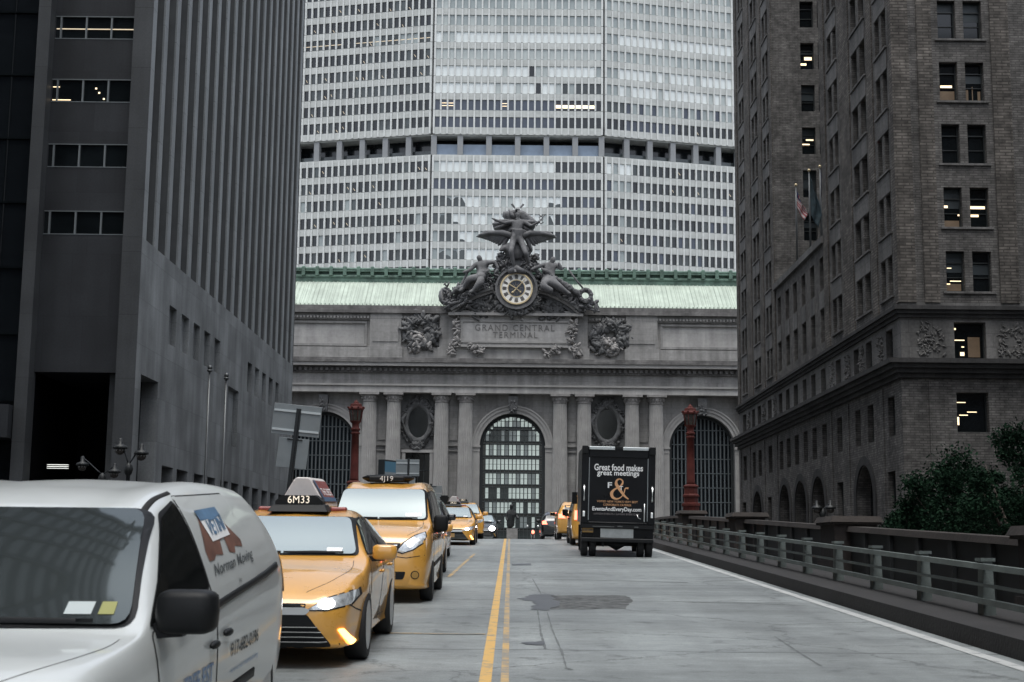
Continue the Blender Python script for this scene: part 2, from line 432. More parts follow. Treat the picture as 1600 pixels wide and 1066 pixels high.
# ------------------------------------------------------------------ mesh builder
class MB:
    def __init__(self, o=(0, 0, 0)):
        self.v, self.f, self.m, self.o, self.sm = [], [], [], Vector(o), []

    def add(self, pts, faces, mi=0, smooth=False):
        b = len(self.v)
        self.v.extend([tuple(p) for p in pts])
        for f in faces:
            self.f.append([b + i for i in f])
            self.m.append(mi)
            self.sm.append(smooth)

    def quad(self, a, b, c, d, mi=0):
        self.add([a, b, c, d], [(0, 1, 2, 3)], mi)

    def box(self, x0, x1, y0, y1, z0, z1, mi=0):
        p = [(x, y, z) for z in (z0, z1) for y in (y0, y1) for x in (x0, x1)]
        self.add(p, [(0, 2, 3, 1), (4, 5, 7, 6), (0, 1, 5, 4), (2, 6, 7, 3), (0, 4, 6, 2), (1, 3, 7, 5)], mi)

    def hexa(self, bot, top, mi=0):
        """Eight corners: bottom four and top four, both counter-clockwise from above."""
        self.add(list(bot) + list(top), [(3, 2, 1, 0), (4, 5, 6, 7), (0, 1, 5, 4), (1, 2, 6, 5), (2, 3, 7, 6), (3, 0, 4, 7)], mi)

    def prism(self, poly, fn, d0, d1, mi=0):
        """Extrude polygon of (a, b) pairs; fn(a, b, d) gives the point."""
        n = len(poly)
        p = [fn(a, b, d0) for a, b in poly] + [fn(a, b, d1) for a, b in poly]
        fs = [tuple(range(n))[::-1], tuple(range(n, 2 * n))]
        fs += [(i, (i + 1) % n, n + (i + 1) % n, n + i) for i in range(n)]
        self.add(p, fs, mi)

    def tube(self, path, rad, n=10, mi=0, caps=True, smooth=True):
        path = [Vector(p) for p in path]
        if not hasattr(rad, '__len__'):
            rad = [rad] * len(path)
        pts, fs = [], []
        up = Vector((0, 0, 1))
        for i, p in enumerate(path):
            t = (path[min(i + 1, len(path) - 1)] - path[max(i - 1, 0)]).normalized()
            a = t.cross(up)
            if a.length < 0.05:
                a = t.cross(Vector((0, 1, 0)))
            a.normalize()
            b = a.cross(t)
            for k in range(n):
                an = 2 * math.pi * k / n
                pts.append(p + (a * math.cos(an) + b * math.sin(an)) * rad[i])
        for i in range(len(path) - 1):
            for k in range(n):
                fs.append((i * n + k, i * n + (k + 1) % n, (i + 1) * n + (k + 1) % n, (i + 1) * n + k))
        self.add(pts, fs, mi, smooth)
        if caps:
            b = len(self.v) - len(pts)
            self.f.append([b + k for k in range(n)]); self.m.append(mi); self.sm.append(False)
            self.f.append([b + (len(path) - 1) * n + k for k in range(n)][::-1]); self.m.append(mi); self.sm.append(False)

    def lathe(self, prof, c=(0, 0, 0), n=16, mi=0, axis='Z', smooth=True, phase=0.0):
        """prof: list of (radius, height)."""
        c = Vector(c)
        pts, fs = [], []
        for r, h in prof:
            for k in range(n):
                a = 2 * math.pi * k / n + phase
                x, y = r * math.cos(a), r * math.sin(a)
                pts.append(c + (Vector((x, y, h)) if axis == 'Z' else Vector((h, x, y)) if axis == 'X' else Vector((x, h, y))))
        for i in range(len(prof) - 1):
            for k in range(n):
                fs.append((i * n + k, i * n + (k + 1) % n, (i + 1) * n + (k + 1) % n, (i + 1) * n + k))
        self.add(pts, fs, mi, smooth)
        b = len(self.v) - len(pts)
        for ring in (0, len(prof) - 1):
            if prof[ring][0] > 1e-4:
                self.f.append([b + ring * n + k for k in range(n)]); self.m.append(mi); self.sm.append(False)

    def ball(self, c, r, n=8, mi=0):
        """Ellipsoid with radii r (a number or three)."""
        if not hasattr(r, '__len__'):
            r = (r, r, r)
        c = Vector(c)
        pts, fs = [], []
        h = max(4, n // 2 + 1)
        for i in range(h + 1):
            th = math.pi * i / h
            for k in range(n):
                a = 2 * math.pi * k / n
                pts.append(c + Vector((r[0] * math.sin(th) * math.cos(a), r[1] * math.sin(th) * math.sin(a), r[2] * math.cos(th))))
        for i in range(h):
            for k in range(n):
                fs.append((i * n + k, i * n + (k + 1) % n, (i + 1) * n + (k + 1) % n, (i + 1) * n + k))
        self.add(pts, fs, mi, True)

    def lump(self, c, r, mi=0, flat=.6):
        """A leaf-like or knuckle-like carved lump: an ellipsoid stretched along a random direction."""
        a = Vector((random.gauss(0, 1), random.gauss(0, .35), random.gauss(0, 1)))
        a = a.normalized() if a.length > .01 else Vector((1, 0, 0))
        b = a.cross(Vector((0, 1, 0))).normalized()
        d = a.cross(b)
        k = len(self.v)
        la, lb = r * random.uniform(1.1, 2.0), r * random.uniform(.45, .8)
        self.ball((0, 0, 0), 1.0, 7, mi)
        c = Vector(c)
        bend = random.uniform(-.35, .35)
        for i in range(k, len(self.v)):
            x, y, z = self.v[i]
            self.v[i] = tuple(c + a * (x * la) + b * ((y + bend * x * x * 1.5) * lb) + d * (z * r * flat))

    def build(self, name, mats, parent=None, fix=True, uv=True, bevel=0.0):
        me = bpy.data.meshes.new(name)
        o = self.o
        me.from_pydata([(p[0] - o[0], p[1] - o[1], p[2] - o[2]) for p in self.v], [], self.f)
        if not isinstance(mats, (list, tuple)):
            mats = [mats]
        for x in mats:
            me.materials.append(M[x] if isinstance(x, str) else x)
        me.polygons.foreach_set('material_index', self.m)
        me.polygons.foreach_set('use_smooth', self.sm)
        bm = bmesh.new()
        bm.from_mesh(me)
        if fix:
            bmesh.ops.recalc_face_normals(bm, faces=bm.faces)
        if bevel:
            bmesh.ops.bevel(bm, geom=[e for e in bm.edges if len(e.link_faces) == 2 and e.calc_face_angle(0) > 0.5], offset=bevel, segments=1, affect='EDGES')
        if uv:
            bm.normal_update()
            ul = bm.loops.layers.uv.new('UVMap')
            for f in bm.faces:
                n = f.normal
                ax, ay, az = abs(n.x), abs(n.y), abs(n.z)
                for l in f.loops:
                    c = l.vert.co
                    if az > 0.75:
                        l[ul].uv = (c.x + o[0], c.y + o[1])
                    elif ax > ay:
                        l[ul].uv = (c.y + o[1], c.z + o[2])
                    else:
                        l[ul].uv = (c.x + o[0], c.z + o[2])
        bm.to_mesh(me)
        bm.free()
        ob = bpy.data.objects.new(name, me)
        COL.objects.link(ob)
        if parent:
            ob.parent = parent
        return ob


def tag(o, label=None, cat=None, group=None, kind=None):
    if label:
        o['label'] = label
    if cat:
        o['category'] = cat
    if group:
        o['group'] = group
    if kind:
        o['kind'] = kind
    return o


def thing(name, label, cat, loc=(0, 0, 0), group=None, rot=(0, 0, 0)):
    o = bpy.data.objects.new(name, None)
    o.empty_display_size = 0.5
    COL.objects.link(o)
    o.location = loc
    o.rotation_euler = rot
    return tag(o, label, cat, group)


def copy_tree(o, parent=None):
    c = o.copy()
    COL.objects.link(c)
    c.parent = parent
    for ch in list(o.children):
        copy_tree(ch, c)
    return c


def eval_mesh(ob):
    dg = bpy.context.evaluated_depsgraph_get()
    dg.update()
    return bpy.data.meshes.new_from_object(ob.evaluated_get(dg))


_fonts = {}


def text_mesh(s, size=1.0, ext=0.01, bold=0.0, shear=0.0, spacing=1.0, wide=1.0, line=1.0):
    """Vertices and faces of a line of lettering lying in x-y, centred."""
    cu = bpy.data.curves.new('t', 'FONT')
    cu.body = s
    cu.size = size
    cu.extrude = ext
    cu.offset = bold
    cu.shear = shear
    cu.space_character = spacing
    cu.space_line = line
    cu.align_x = 'CENTER'
    cu.align_y = 'CENTER'
    cu.resolution_u = 3
    ob = bpy.data.objects.new('t', cu)
    COL.objects.link(ob)
    me = eval_mesh(ob)
    vs = [Vector((v.co.x * wide, v.co.y, v.co.z)) for v in me.vertices]
    fs = [tuple(p.vertices) for p in me.polygons]
    bpy.data.objects.remove(ob)
    bpy.data.curves.remove(cu)
    bpy.data.meshes.remove(me)
    return vs, fs


def sculpt(name, mat, joints, edges, parent=None, o=(0, 0, 0), sub=2):
    """One continuous figure grown over a skeleton: joints {name: (point, radius)}."""
    keys = list(joints)
    me = bpy.data.meshes.new(name)
    o = Vector(o)
    me.from_pydata([Vector(joints[k][0]) - o for k in keys], [(keys.index(a), keys.index(b)) for a, b in edges], [])
    ob = bpy.data.objects.new(name, me)
    COL.objects.link(ob)
    sk = ob.modifiers.new('s', 'SKIN')
    lay = me.skin_vertices[0].data
    for i, k in enumerate(keys):
        r = joints[k][1]
        lay[i].radius = r if hasattr(r, '__len__') else (r, r)
    lay[0].use_root = True
    sk.use_smooth_shade = True
    sb = ob.modifiers.new('u', 'SUBSURF')
    sb.levels = sb.render_levels = sub
    m2 = eval_mesh(ob)
    ob.modifiers.clear()
    ob.data = m2
    bpy.data.meshes.remove(me)
    m2.name = name
    m2.materials.clear()
    m2.materials.append(M[mat])
    for p in m2.polygons:
        p.use_smooth = True
    if parent:
        ob.parent = parent
    return ob


def opening_wall(mb, O, U, N, u0, u1, z0, z1, ops, depth, mi=0, mir=0, arch_n=10):
    """Wall in the plane through O along U (z up, N outward) with recessed openings
    (ua, ub, za, zb, arched); adds faces of wall and reveals to mb."""
    O, U, N = Vector(O), Vector(U), Vector(N)
    Z = Vector((0, 0, 1))
    P = lambda u, z, d=0.0: O + U * u + Z * z + N * d
    us = sorted(set([u0, u1] + [x for q in ops for x in q[:2] if u0 < x < u1]))
    zs = sorted(set([z0, z1] + [x for q in ops for x in q[2:4] if z0 < x < z1]))
    for j in range(len(zs) - 1):
        zc = (zs[j] + zs[j + 1]) / 2
        row = [q for q in ops if q[2] < zc < q[3]]
        start = None
        for i in range(len(us) - 1):
            uc = (us[i] + us[i + 1]) / 2
            hole = any(q[0] < uc < q[1] for q in row)
            if not hole and start is None:
                start = us[i]
            if hole and start is not None:
                mb.quad(P(start, zs[j]), P(us[i], zs[j]), P(us[i], zs[j + 1]), P(start, zs[j + 1]), mi)
                start = None
        if start is not None:
            mb.quad(P(start, zs[j]), P(us[-1], zs[j]), P(us[-1], zs[j + 1]), P(start, zs[j + 1]), mi)
    for q in ops:
        a, b, c, d = q[:4]
        arched = len(q) > 4 and q[4]
        dp = q[5] if len(q) > 5 else depth
        if not arched:
            mb.quad(P(a, d), P(b, d), P(b, d, -dp), P(a, d, -dp), mir)
            mb.quad(P(a, c), P(a, d), P(a, d, -dp), P(a, c, -dp), mir)
            mb.quad(P(b, c), P(b, d), P(b, d, -dp), P(b, c, -dp), mir)
        else:
            r = (b - a) / 2
            sp = d - r
            mb.quad(P(a, c), P(a, sp), P(a, sp, -dp), P(a, c, -dp), mir)
            mb.quad(P(b, c), P(b, sp), P(b, sp, -dp), P(b, c, -dp), mir)
            arc = [(a + r - r * math.cos(math.pi * k / arch_n / 2 / 1), sp + r * math.sin(math.pi * k / arch_n / 2)) for k in range(2 * arch_n + 1)]
            for k in range(2 * arch_n):
                (x0, y0), (x1, y1) = arc[k], arc[k + 1]
                mb.quad(P(x0, y0), P(x1, y1), P(x1, d), P(x0, d), mi)
                mb.quad(P(x0, y0), P(x1, y1), P(x1, y1, -dp), P(x0, y0, -dp), mir)
        mb.quad(P(a, c), P(b, c), P(b, c, -dp), P(a, c, -dp), mir)
    return P

# ================================================================== the ground and the viaduct
GZ = -4.0
SLOPE = 0.0333


def zr(y):
    """Height of the roadway: a ramp that rises, crests and runs level to the terminal."""
    if y < 58:
        return SLOPE * y
    d = min(y - 58, 13.9)
    return SLOPE * 58 + SLOPE * d - 0.0012 * d * d


RAMP = math.atan(SLOPE)
YS = [-60, -30, 0, 20, 40, 50, 58] + [58 + 1.39 * k for k in range(1, 11)] + [90, 120, 150, 171]


def strip(mb, x0, x1, ys, dz=0.0, mi=0, fx=None, uvw=False):
    """A sheet following the roadway between x0 and x1."""
    fx = fx or (lambda y: (x0, x1))
    pts, fs = [], []
    for y in ys:
        a, b = fx(y)
        pts += [(a, y, zr(y) + dz), (b, y, zr(y) + dz)]
    for i in range(len(ys) - 1):
        fs.append((2 * i, 2 * i + 1, 2 * i + 3, 2 * i + 2))
    mb.add(pts, fs, mi)


XL, XR = -4.75, 5.25             # kerb lines
XWL, XWR = -6.6, 7.5             # parapet lines

g = MB()
g.box(-1500, 1500, -1500, 1500, GZ - 1, GZ)
tag(g.build('ground', 'street'), kind='structure')

d = MB()
for i in range(len(YS) - 1):
    y0, y1 = YS[i], YS[i + 1]
    xa, xb = XWL - 0.3, XWR + 0.5
    if y0 >= 150:
        xa, xb = -40, 40
    d.hexa([(xa, y0, GZ - .5), (xb, y0, GZ - .5), (xb, y1, GZ - .5), (xa, y1, GZ - .5)],
           [(xa, y0, zr(y0)), (xb, y0, zr(y0)), (xb, y1, zr(y1)), (xa, y1, zr(y1))])
tag(d.build('viaduct', 'viaduct_stone'), kind='structure')

r = MB()
strip(r, XL, XR, YS, 0.004)
tag(r.build('road', 'road'), kind='structure')
pv = MB()
for xa, xb in ((XL - 0.0, XWL + 0.35), (XR, XWR - 0.35)):
    for i in range(len(YS) - 1):
        y0, y1 = YS[i], YS[i + 1]
        if y0 >= 150:
            continue
        a, b = min(xa, xb), max(xa, xb)
        pv.hexa([(a, y0, zr(y0) - .05), (b, y0, zr(y0) - .05), (b, y1, zr(y1) - .05), (a, y1, zr(y1) - .05)],
                [(a, y0, zr(y0) + .22), (b, y0, zr(y0) + .22), (b, y1, zr(y1) + .22), (a, y1, zr(y1) + .22)])
tag(pv.build('kerb', 'kerb_stone'), kind='structure')


def dense(a, b, step=1.0):
    n = max(2, int((b - a) / step))
    return [a + (b - a) * i / n for i in range(n + 1)]


lm = MB()
strip(lm, -0.258, -0.150, dense(2, 90), 0.010)
tag(lm.build('road_marking', 'yellow_line'), kind='structure')
lm = MB()
strip(lm, -0.068, 0.004, dense(2, 90), 0.010)
for y0 in (17.0, 11.6):          # traces of an old yellow cross line
    lm.add([(-2.0, y0, zr(y0) + .011), (-0.28, y0, zr(y0) + .011), (-0.28, y0 + .12, zr(y0 + .12) + .011), (-2.0, y0 + .12, zr(y0 + .12) + .011)], [(0, 1, 2, 3)])
strip(lm, -1.2, -1.1, dense(30, 44), 0.010, fx=lambda y: (-1.32 + (y - 30) * .014, -1.24 + (y - 30) * .014))
tag(lm.build('road_marking', 'yellow_worn'), kind='structure')
lm = MB()
strip(lm, 4.92, 5.08, dense(-10, 90), 0.010)
tag(lm.build('road_marking', 'white_line'), kind='structure')

# the tarred repair in the right-hand lane
def blob(pts, dz, jag=0.05):
    out = []
    n = len(pts)
    for i in range(n):
        a, b = pts[i], pts[(i + 1) % n]
        k = 7
        for j in range(k):
            t = j / k
            out.append((lerp(a[0], b[0], t) + random.uniform(-jag, jag), lerp(a[1], b[1], t) + random.uniform(-jag, jag) * 2.5))
    return [(x, y, zr(y) + dz) for x, y in out]


def road_px(u, v):
    """Point of the ramp plane seen at (u, v)."""
    d = CR @ Vector(((u - 800.0) / F, -(v - 533.0) / F, -1.0))
    t = -EYE.z / (d.z - SLOPE * d.y)
    return (d.x * t, d.y * t)


pm = MB()
pts = blob([road_px(*p) for p in ((848, 931), (975, 931), (990, 938), (976, 952), (860, 953))], 0.007, 0.03)
pm.add(pts, [tuple(range(len(pts)))])
tag(pm.build('road_patch', 'patch_gravel'), kind='structure')
pm = MB()
pts = blob([road_px(*p) for p in ((812, 937), (835, 930), (862, 930), (874, 944), (862, 954), (830, 953), (838, 942))], 0.011, 0.06)
pm.add(pts, [tuple(range(len(pts)))])
pts = blob([road_px(*p) for p in ((813, 1006), (848, 1003), (850, 1010), (828, 1009))], 0.011, 0.02)
pm.add(pts, [tuple(range(len(pts)))])
pts = blob([road_px(*p) for p in ((799, 882), (830, 881), (830, 884), (800, 884))], 0.011, 0.02)
pm.add(pts, [tuple(range(len(pts)))])
for pa in (((832, 905), (846, 930)), ((840, 955), (843, 975), (845, 990), (852, 1015)), ((855, 958), (863, 985), (878, 1020), (885, 1045), (893, 1048)),
           ((1210, 995), (1240, 1015), (1283, 1042)), ((1075, 942), (1150, 943), (1260, 947)), ((842, 906), (930, 907), (1075, 911))):
    q = [road_px(*p) for p in pa]
    for i in range(len(q) - 1):
        a, b = Vector(q[i]), Vector(q[i + 1])
        n = 8
        for j in range(n):
            p0, p1 = a.lerp(b, j / n), a.lerp(b, (j + 1) / n)
            hw = random.uniform(.004, .016) * (2.2 if abs(a.y - b.y) < 1.2 else 1)
            if abs((b - a).x) < abs((b - a).y):
                pp = [(p0.x - hw, p0.y), (p0.x + hw, p0.y), (p1.x + hw, p1.y), (p1.x - hw, p1.y)]
            else:
                pp = [(p0.x, p0.y - hw * 1.6), (p1.x, p1.y - hw * 1.6), (p1.x, p1.y + hw * 1.6), (p0.x, p0.y + hw * 1.6)]
            pm.add([(x, y, zr(y) + .009) for x, y in pp], [(0, 1, 2, 3)], 1)
tag(pm.build('road_patch', ['patch_tar', 'crack']), kind='structure')

# ------------------------------------------------------------------ parapets
def parapet(x, side, piers, label, y0, y1, group=None):
    t = thing('parapet_wall', label, 'parapet', (x, (y0 + y1) / 2, zr((y0 + y1) / 2)), group)
    o = t.location
    ys = dense(y0, y1, 4)
    body, cop = MB(o), MB(o)
    for i in range(len(ys) - 1):
        a, b = ys[i], ys[i + 1]
        za, zb = zr(a), zr(b)
        body.hexa([(x - .12, a, za - .3), (x + .12, a, za - .3), (x + .12, b, zb - .3), (x - .12, b, zb - .3)],
                  [(x - .12, a, za + 1.03), (x + .12, a, za + 1.03), (x + .12, b, zb + 1.03), (x - .12, b, zb + 1.03)])
        cop.hexa([(x - .22, a, za + 1.03), (x + .22, a, za + 1.03), (x + .22, b, zb + 1.03), (x - .22, b, zb + 1.03)],
                 [(x - .19, a, za + 1.14), (x + .19, a, za + 1.14), (x + .19, b, zb + 1.14), (x - .19, b, zb + 1.14)])
        # sunk panels: raised ribs on the road side
    for y in dense(y0, y1, 1.9):
        s = -side
        body.box(x + s * .12, x + s * .19, y - .1, y + .1, zr(y) + .1, zr(y) + 1.02)
    body.build('panel', 'parapet_iron', t)
    cop.build('coping', 'rust_stone', t)
    for y in piers:
        p = MB(o)
        z = zr(y)
        p.box(x - .46, x + .46, y - .7, y + .7, z - .4, z + 1.16)
        p.box(x - .52, x + .52, y - .78, y + .78, z - .4, z + .38)
        q = p.build('pier', 'rust_stone', t)
        c = MB(o)
        c.box(x - .54, x + .54, y - .80, y + .80, z + 1.16, z + 1.21)
        c.hexa([(x - .58, y - .86, z + 1.21), (x + .58, y - .86, z + 1.21), (x + .58, y + .86, z + 1.21), (x - .58, y + .86, z + 1.21)],
               [(x - .52, y - .78, z + 1.34), (x + .52, y - .78, z + 1.34), (x + .52, y + .78, z + 1.34), (x - .52, y + .78, z + 1.34)])
        c.build('cap', 'rust_stone', q)
    return t


parapet(XWR, 1, (19.0, 31.5, 45.0, 58.8), 'long rust brown parapet wall with stone piers right of the road', -5, 100)
parapet(XWL, -1, (16, 30.0, 44.0, 58.3), 'dark parapet wall behind the queue of yellow taxis on the left', -5, 100)


def guard_rail(x, label, side, y0=1.5, y1=86):
    t = thing('guard_rail', label, 'guard rail', (x, 40, zr(40)))
    o = t.location
    ys = dense(y0, y1, 3)
    for nm, h, w_, hh in (('top_rail', .83, .055, .035), ('middle_rail', .60, .02, .02), ('bottom_rail', .40, .05, .035)):
        m_ = MB(o)
        for i in range(len(ys) - 1):
            a, b = ys[i], ys[i + 1]
            m_.hexa([(x - w_, a, zr(a) + h - hh), (x + w_, a, zr(a) + h - hh), (x + w_, b, zr(b) + h - hh), (x - w_, b, zr(b) + h - hh)],
                    [(x - w_ * .8, a, zr(a) + h + hh), (x + w_ * .8, a, zr(a) + h + hh), (x + w_ * .8, b, zr(b) + h + hh), (x - w_ * .8, b, zr(b) + h + hh)])
        m_.build(nm, 'rail_paint', t)
    y = y0 + .4
    while y < y1:
        p = MB(o)
        z = zr(y)
        xi = x + side * .09
        p.hexa([(xi - .08, y - .12, z + .2), (xi + .08, y - .12, z + .2), (xi + .08, y + .12, z + .2), (xi - .08, y + .12, z + .2)],
               [(xi - .06, y - .09, z + .9), (xi + .06, y - .09, z + .9), (xi + .06, y + .09, z + .9), (xi - .06, y + .09, z + .9)])
        p.box(xi - .09, xi + .09, y - .12, y + .12, z + .885, z + .93)
        p.build('post', 'rail_paint', t)
        y += 2.7
    return t


guard_rail(5.95, 'grey green steel guard rail on the kerb right of the road', 1)


# ------------------------------------------------------------------ red street lamps on the piers
def red_lamp(x, y, z, label, H=4.3):
    t = thing('street_lamp', label, 'street lamp', (x, y, z), 'red street lamps on the parapet piers')
    b = MB()
    b.lathe([(.34, 0), (.36, .18), (.40, .20), (.40, .30), (.30, .34), (.31, .55), (.36, .58), (.36, .64), (.29, .70), (.29, .95), (.33, .98), (.33, 1.03), (.20, 1.10)], n=8, phase=.39, smooth=False)
    b.build('base', 'lamp_red', t)
    p = MB()
    p.lathe([(.19, 1.08), (.175, 1.2), (.165, 2.0), (.155, 3.0), (.19, 3.02), (.19, 3.07), (.155, 3.10), (.155, 3.16), (.2, 3.18), (.2, 3.24), (.15, 3.28), (.15, 3.45), (.22, 3.52), (.25, 3.56)], n=14)
    p.build('pole', 'lamp_red', t)
    l = MB()
    l.lathe([(.21, 3.56), (.28, 4.02)], n=8, phase=.39, smooth=False)
    lo = l.build('lantern', 'lamp_glass', t)
    f = MB()
    for k in range(8):
        a = 2 * math.pi * k / 8 + .39
        f.tube([(.22 * math.cos(a), .22 * math.sin(a), 3.56), (.29 * math.cos(a), .29 * math.sin(a), 4.02)], .018, 5)
    f.build('cage', 'lamp_red', lo)
    c = MB()
    c.lathe([(.30, 4.00), (.34, 4.03), (.34, 4.09), (.26, 4.16), (.24, 4.26), (.12, 4.30), (.10, 4.36), (.05, 4.40), (.02, 4.45)], n=8, phase=.39, smooth=False)
    for k in range(8):
        a = 2 * math.pi * k / 8 + .39
        c.ball((.34 * math.cos(a), .34 * math.sin(a), 4.12), .045, 6)
    c.build('cap', 'lamp_red', t)
    return t


red_lamp(XWR, 58.8, zr(58.8) + 1.34, 'red street lamp on the parapet behind the black truck')
red_lamp(-6.45, 58.3, zr(58.3) + 1.34, 'red street lamp behind the yellow taxi van on the left')

# ------------------------------------------------------------------ signs seen from behind
def back_sign(u, Y, plates, label, pole_top, lean=0.0, zb=None, pw=.055, group=None, ub=None):
    """plates: (u0, u1, v0, v1) as the photograph frames them, turned into metres at distance Y."""
    c = at(u, 790, Y)
    z0 = zb if zb is not None else zr(Y) + .22
    t = thing('road_sign', label, 'road sign', (c.x if ub is None else at(ub, 790, Y).x, Y, z0), group, (0, lean, 0))
    H = zat(pole_top, Y, u) - z0
    p = MB()
    p.box(-pw, pw, -.03, .03, 0, H)
    p.box(-pw * .35, pw * .35, -.09, -.03, 0, H - .02)
    p.build('pole', 'pole_dark', t)
    for (u0, u1, v0, v1, ribs) in plates:
        x0, x1 = at(u0, 790, Y).x - c.x, at(u1, 790, Y).x - c.x
        za, zb_ = zat(v1, Y, u) - z0, zat(v0, Y, u) - z0
        m_ = MB()
        m_.box(x0, x1, .03, .045, za, zb_)
        pl = m_.build('sign_plate', 'sign_back', t, bevel=.004)
        if ribs:
            h = zb_ - za
            for k, q in enumerate((.16, .78)):
                rb = MB()
                rb.box(x0 + .02, x1 - .02, .005, .03, za + h * q - .025, za + h * q + .025)
                rb.build('stiffener', 'sign_rib', pl)
        else:
            rb = MB()
            rb.box(x0 * .5, x1 * .5, .002, .03, zb_ - .05, zb_ - .02)
            rb.build('bracket', 'pole_dark', pl)
    return t


back_sign(464, 33, [(424, 500, 632, 680, True), (438, 486, 684, 731, False)], 'leaning road sign seen from behind, a big plate above a small one', 638, lean=R(5.2), ub=441)
back_sign(637, 62, [(617, 654, 718, 744, True), (619, 648, 746, 762, False)], 'small upright road sign seen from behind just above the yellow taxi van', 716, zb=zr(62) + .2, pw=.045)
back_sign(673, 70, [(674, 690, 759, 770, False), (674, 690, 771, 788, False)], 'dim grey road sign seen from behind right of the taxi van roof', 756, zb=zr(70) + .2, pw=.05)

t = thing('advertising_panel', 'dark advertising panel with a blue and white face, left of the small sign', 'advertising panel', tuple(at(604, 800, 64)), None, (0, 0, R(62)))
o_ = t.location
hb = MB()
z0, z1 = zat(752, 64, 604) - o_.z, zat(719, 64, 604) - o_.z
hb.box(-.55, .55, -.16, .16, z0, z1)
hb.build('cabinet', 'pole_dark', t, bevel=.02)
hb = MB()
hb.box(-.48, .48, -.18, -.16, lerp(z0, z1, .42), z1 - .08)
hb.build('poster', 'billboard_blue', t)
hb = MB()
hb.box(-.48, .48, -.18, -.16, z0 + .05, lerp(z0, z1, .42))
hb.build('poster', 'sign_back', t)
hb = MB()
hb.box(-.06, .06, -.06, .06, GZ - o_.z, z0)
hb.build('pole', 'pole_dark', t)

t = thing('traffic_signal', 'small black traffic signal head just left of a far taxi roof sign', 'traffic signal', tuple(at(694, 800, 66)))
o_ = t.location
hb = MB()
zt = zat(776, 66, 694) - o_.z
hb.hexa([(-.10, -.12, zt - .42), (.10, -.12, zt - .42), (.10, .12, zt - .42), (-.10, .12, zt - .42)], [(-.22, -.14, zt - .02), (.22, -.14, zt - .02), (.22, .14, zt - .02), (-.22, .14, zt - .02)])
hb.box(-.16, .16, -.1, .1, zt - .02, zt + .05)
hb.build('head', 'trim', t)
hb = MB()
hb.tube([(0, 0, zr(66) - o_.z), (0, 0, zt - .4)], .05, 8)
hb.build('pole', 'pole_dark', t)

# ------------------------------------------------------------------ old double-arm lamps down in the side streets
def arm_lamp(u, v, Y, label, heads, s=1.0):
    """Posts in the street below; only the curled arms and the lamps show above the parapet."""
    c = at(u, v, Y)
    t = thing('street_lamp', label, 'street lamp', (c.x, Y, GZ), 'dark bracket lamps in the side streets')
    H = c.z - GZ
    p = MB()
    p.lathe([(.22 * s, 0), (.2 * s, .6), (.12 * s, .8), (.09 * s, H - .5 * s), (.16 * s, H - .42 * s), (.22 * s, H - .2 * s), (.16 * s, H - .02 * s), (.05, H + .1 * s)], n=10)
    p.build('pole', 'bronze', t)
    for dx, dz, out in heads:
        a = MB()
        pts = []
        for k in range(9):
            q = k / 8
            pts.append((dx * s * (1 - (1 - q) ** 2) * 1.0, 0, H + dz * s * math.sin(q * math.pi * .62) / math.sin(math.pi * .62) * (1 if q < .8 else 1)))
        a.tube(pts, .035 * s, 6)
        a.build('arm', 'pole_dark', t)
        hz = pts[-1][2]
        hd = MB()
        hd.lathe([(.04 * s, .42 * s), (.10 * s, .36 * s), (.10 * s, .14 * s), (.30 * s, .05 * s), (.34 * s, -.06 * s), (.20 * s, -.1 * s)], (dx * s, 0, hz - .22 * s), 12)
        ho = hd.build('lamp_shade', 'bronze', t)
        gl = MB()
        gl.ball((dx * s, 0, hz - .38 * s), (.22 * s, .22 * s, .2 * s), 10)
        gl.build('globe', 'lamp_glass', ho)
    return t


arm_lamp(201, 726, 70, 'cluster of dark bracket lamps in front of the left building corner', [(-.42, 1.0, 0), (.55, .75, 0)], 1.1)
arm_lamp(160, 742, 72, 'curved dark bracket lamp in front of the black portal', [(-1.05, .75, 0), (.6, .4, 0)], 1.0)
arm_lamp(1285, 797, 84, 'pair of dark bracket lamps in front of the brick arches', [(-.32, .35, 0), (.48, .38, 0)], 1.0)
arm_lamp(1462, 772, 70, 'dark bracket lamp in front of the brick corner above the tree', [(-.5, .5, 0), (.5, .5, 0)], 1.0)

# ------------------------------------------------------------------ bare flagpoles by the left building
for u, v in ((328, 576), (354, 588)):
    Y = 84
    c = at(u, v, Y)
    lab = 'thin bare flagpole with a metal ball, the ' + ('taller left one of two' if u < 340 else 'shorter right one of two')
    t = thing('flagpole', lab, 'flagpole', (c.x, Y, GZ), 'bare flagpoles by the left building')
    p = MB()
    p.lathe([(.11, 0), (.09, (c.z - GZ) * .5), (.06, c.z - GZ - .2)], n=10)
    p.build('pole', 'pole_metal', t)
    p = MB()
    p.lathe([(.10, -.22), (.17, -.16), (.17, -.08)], (0, 0, c.z - GZ), 10)
    p.ball((0, 0, c.z - GZ + .06), .15, 10)
    p.build('finial', 'pole_metal', t)

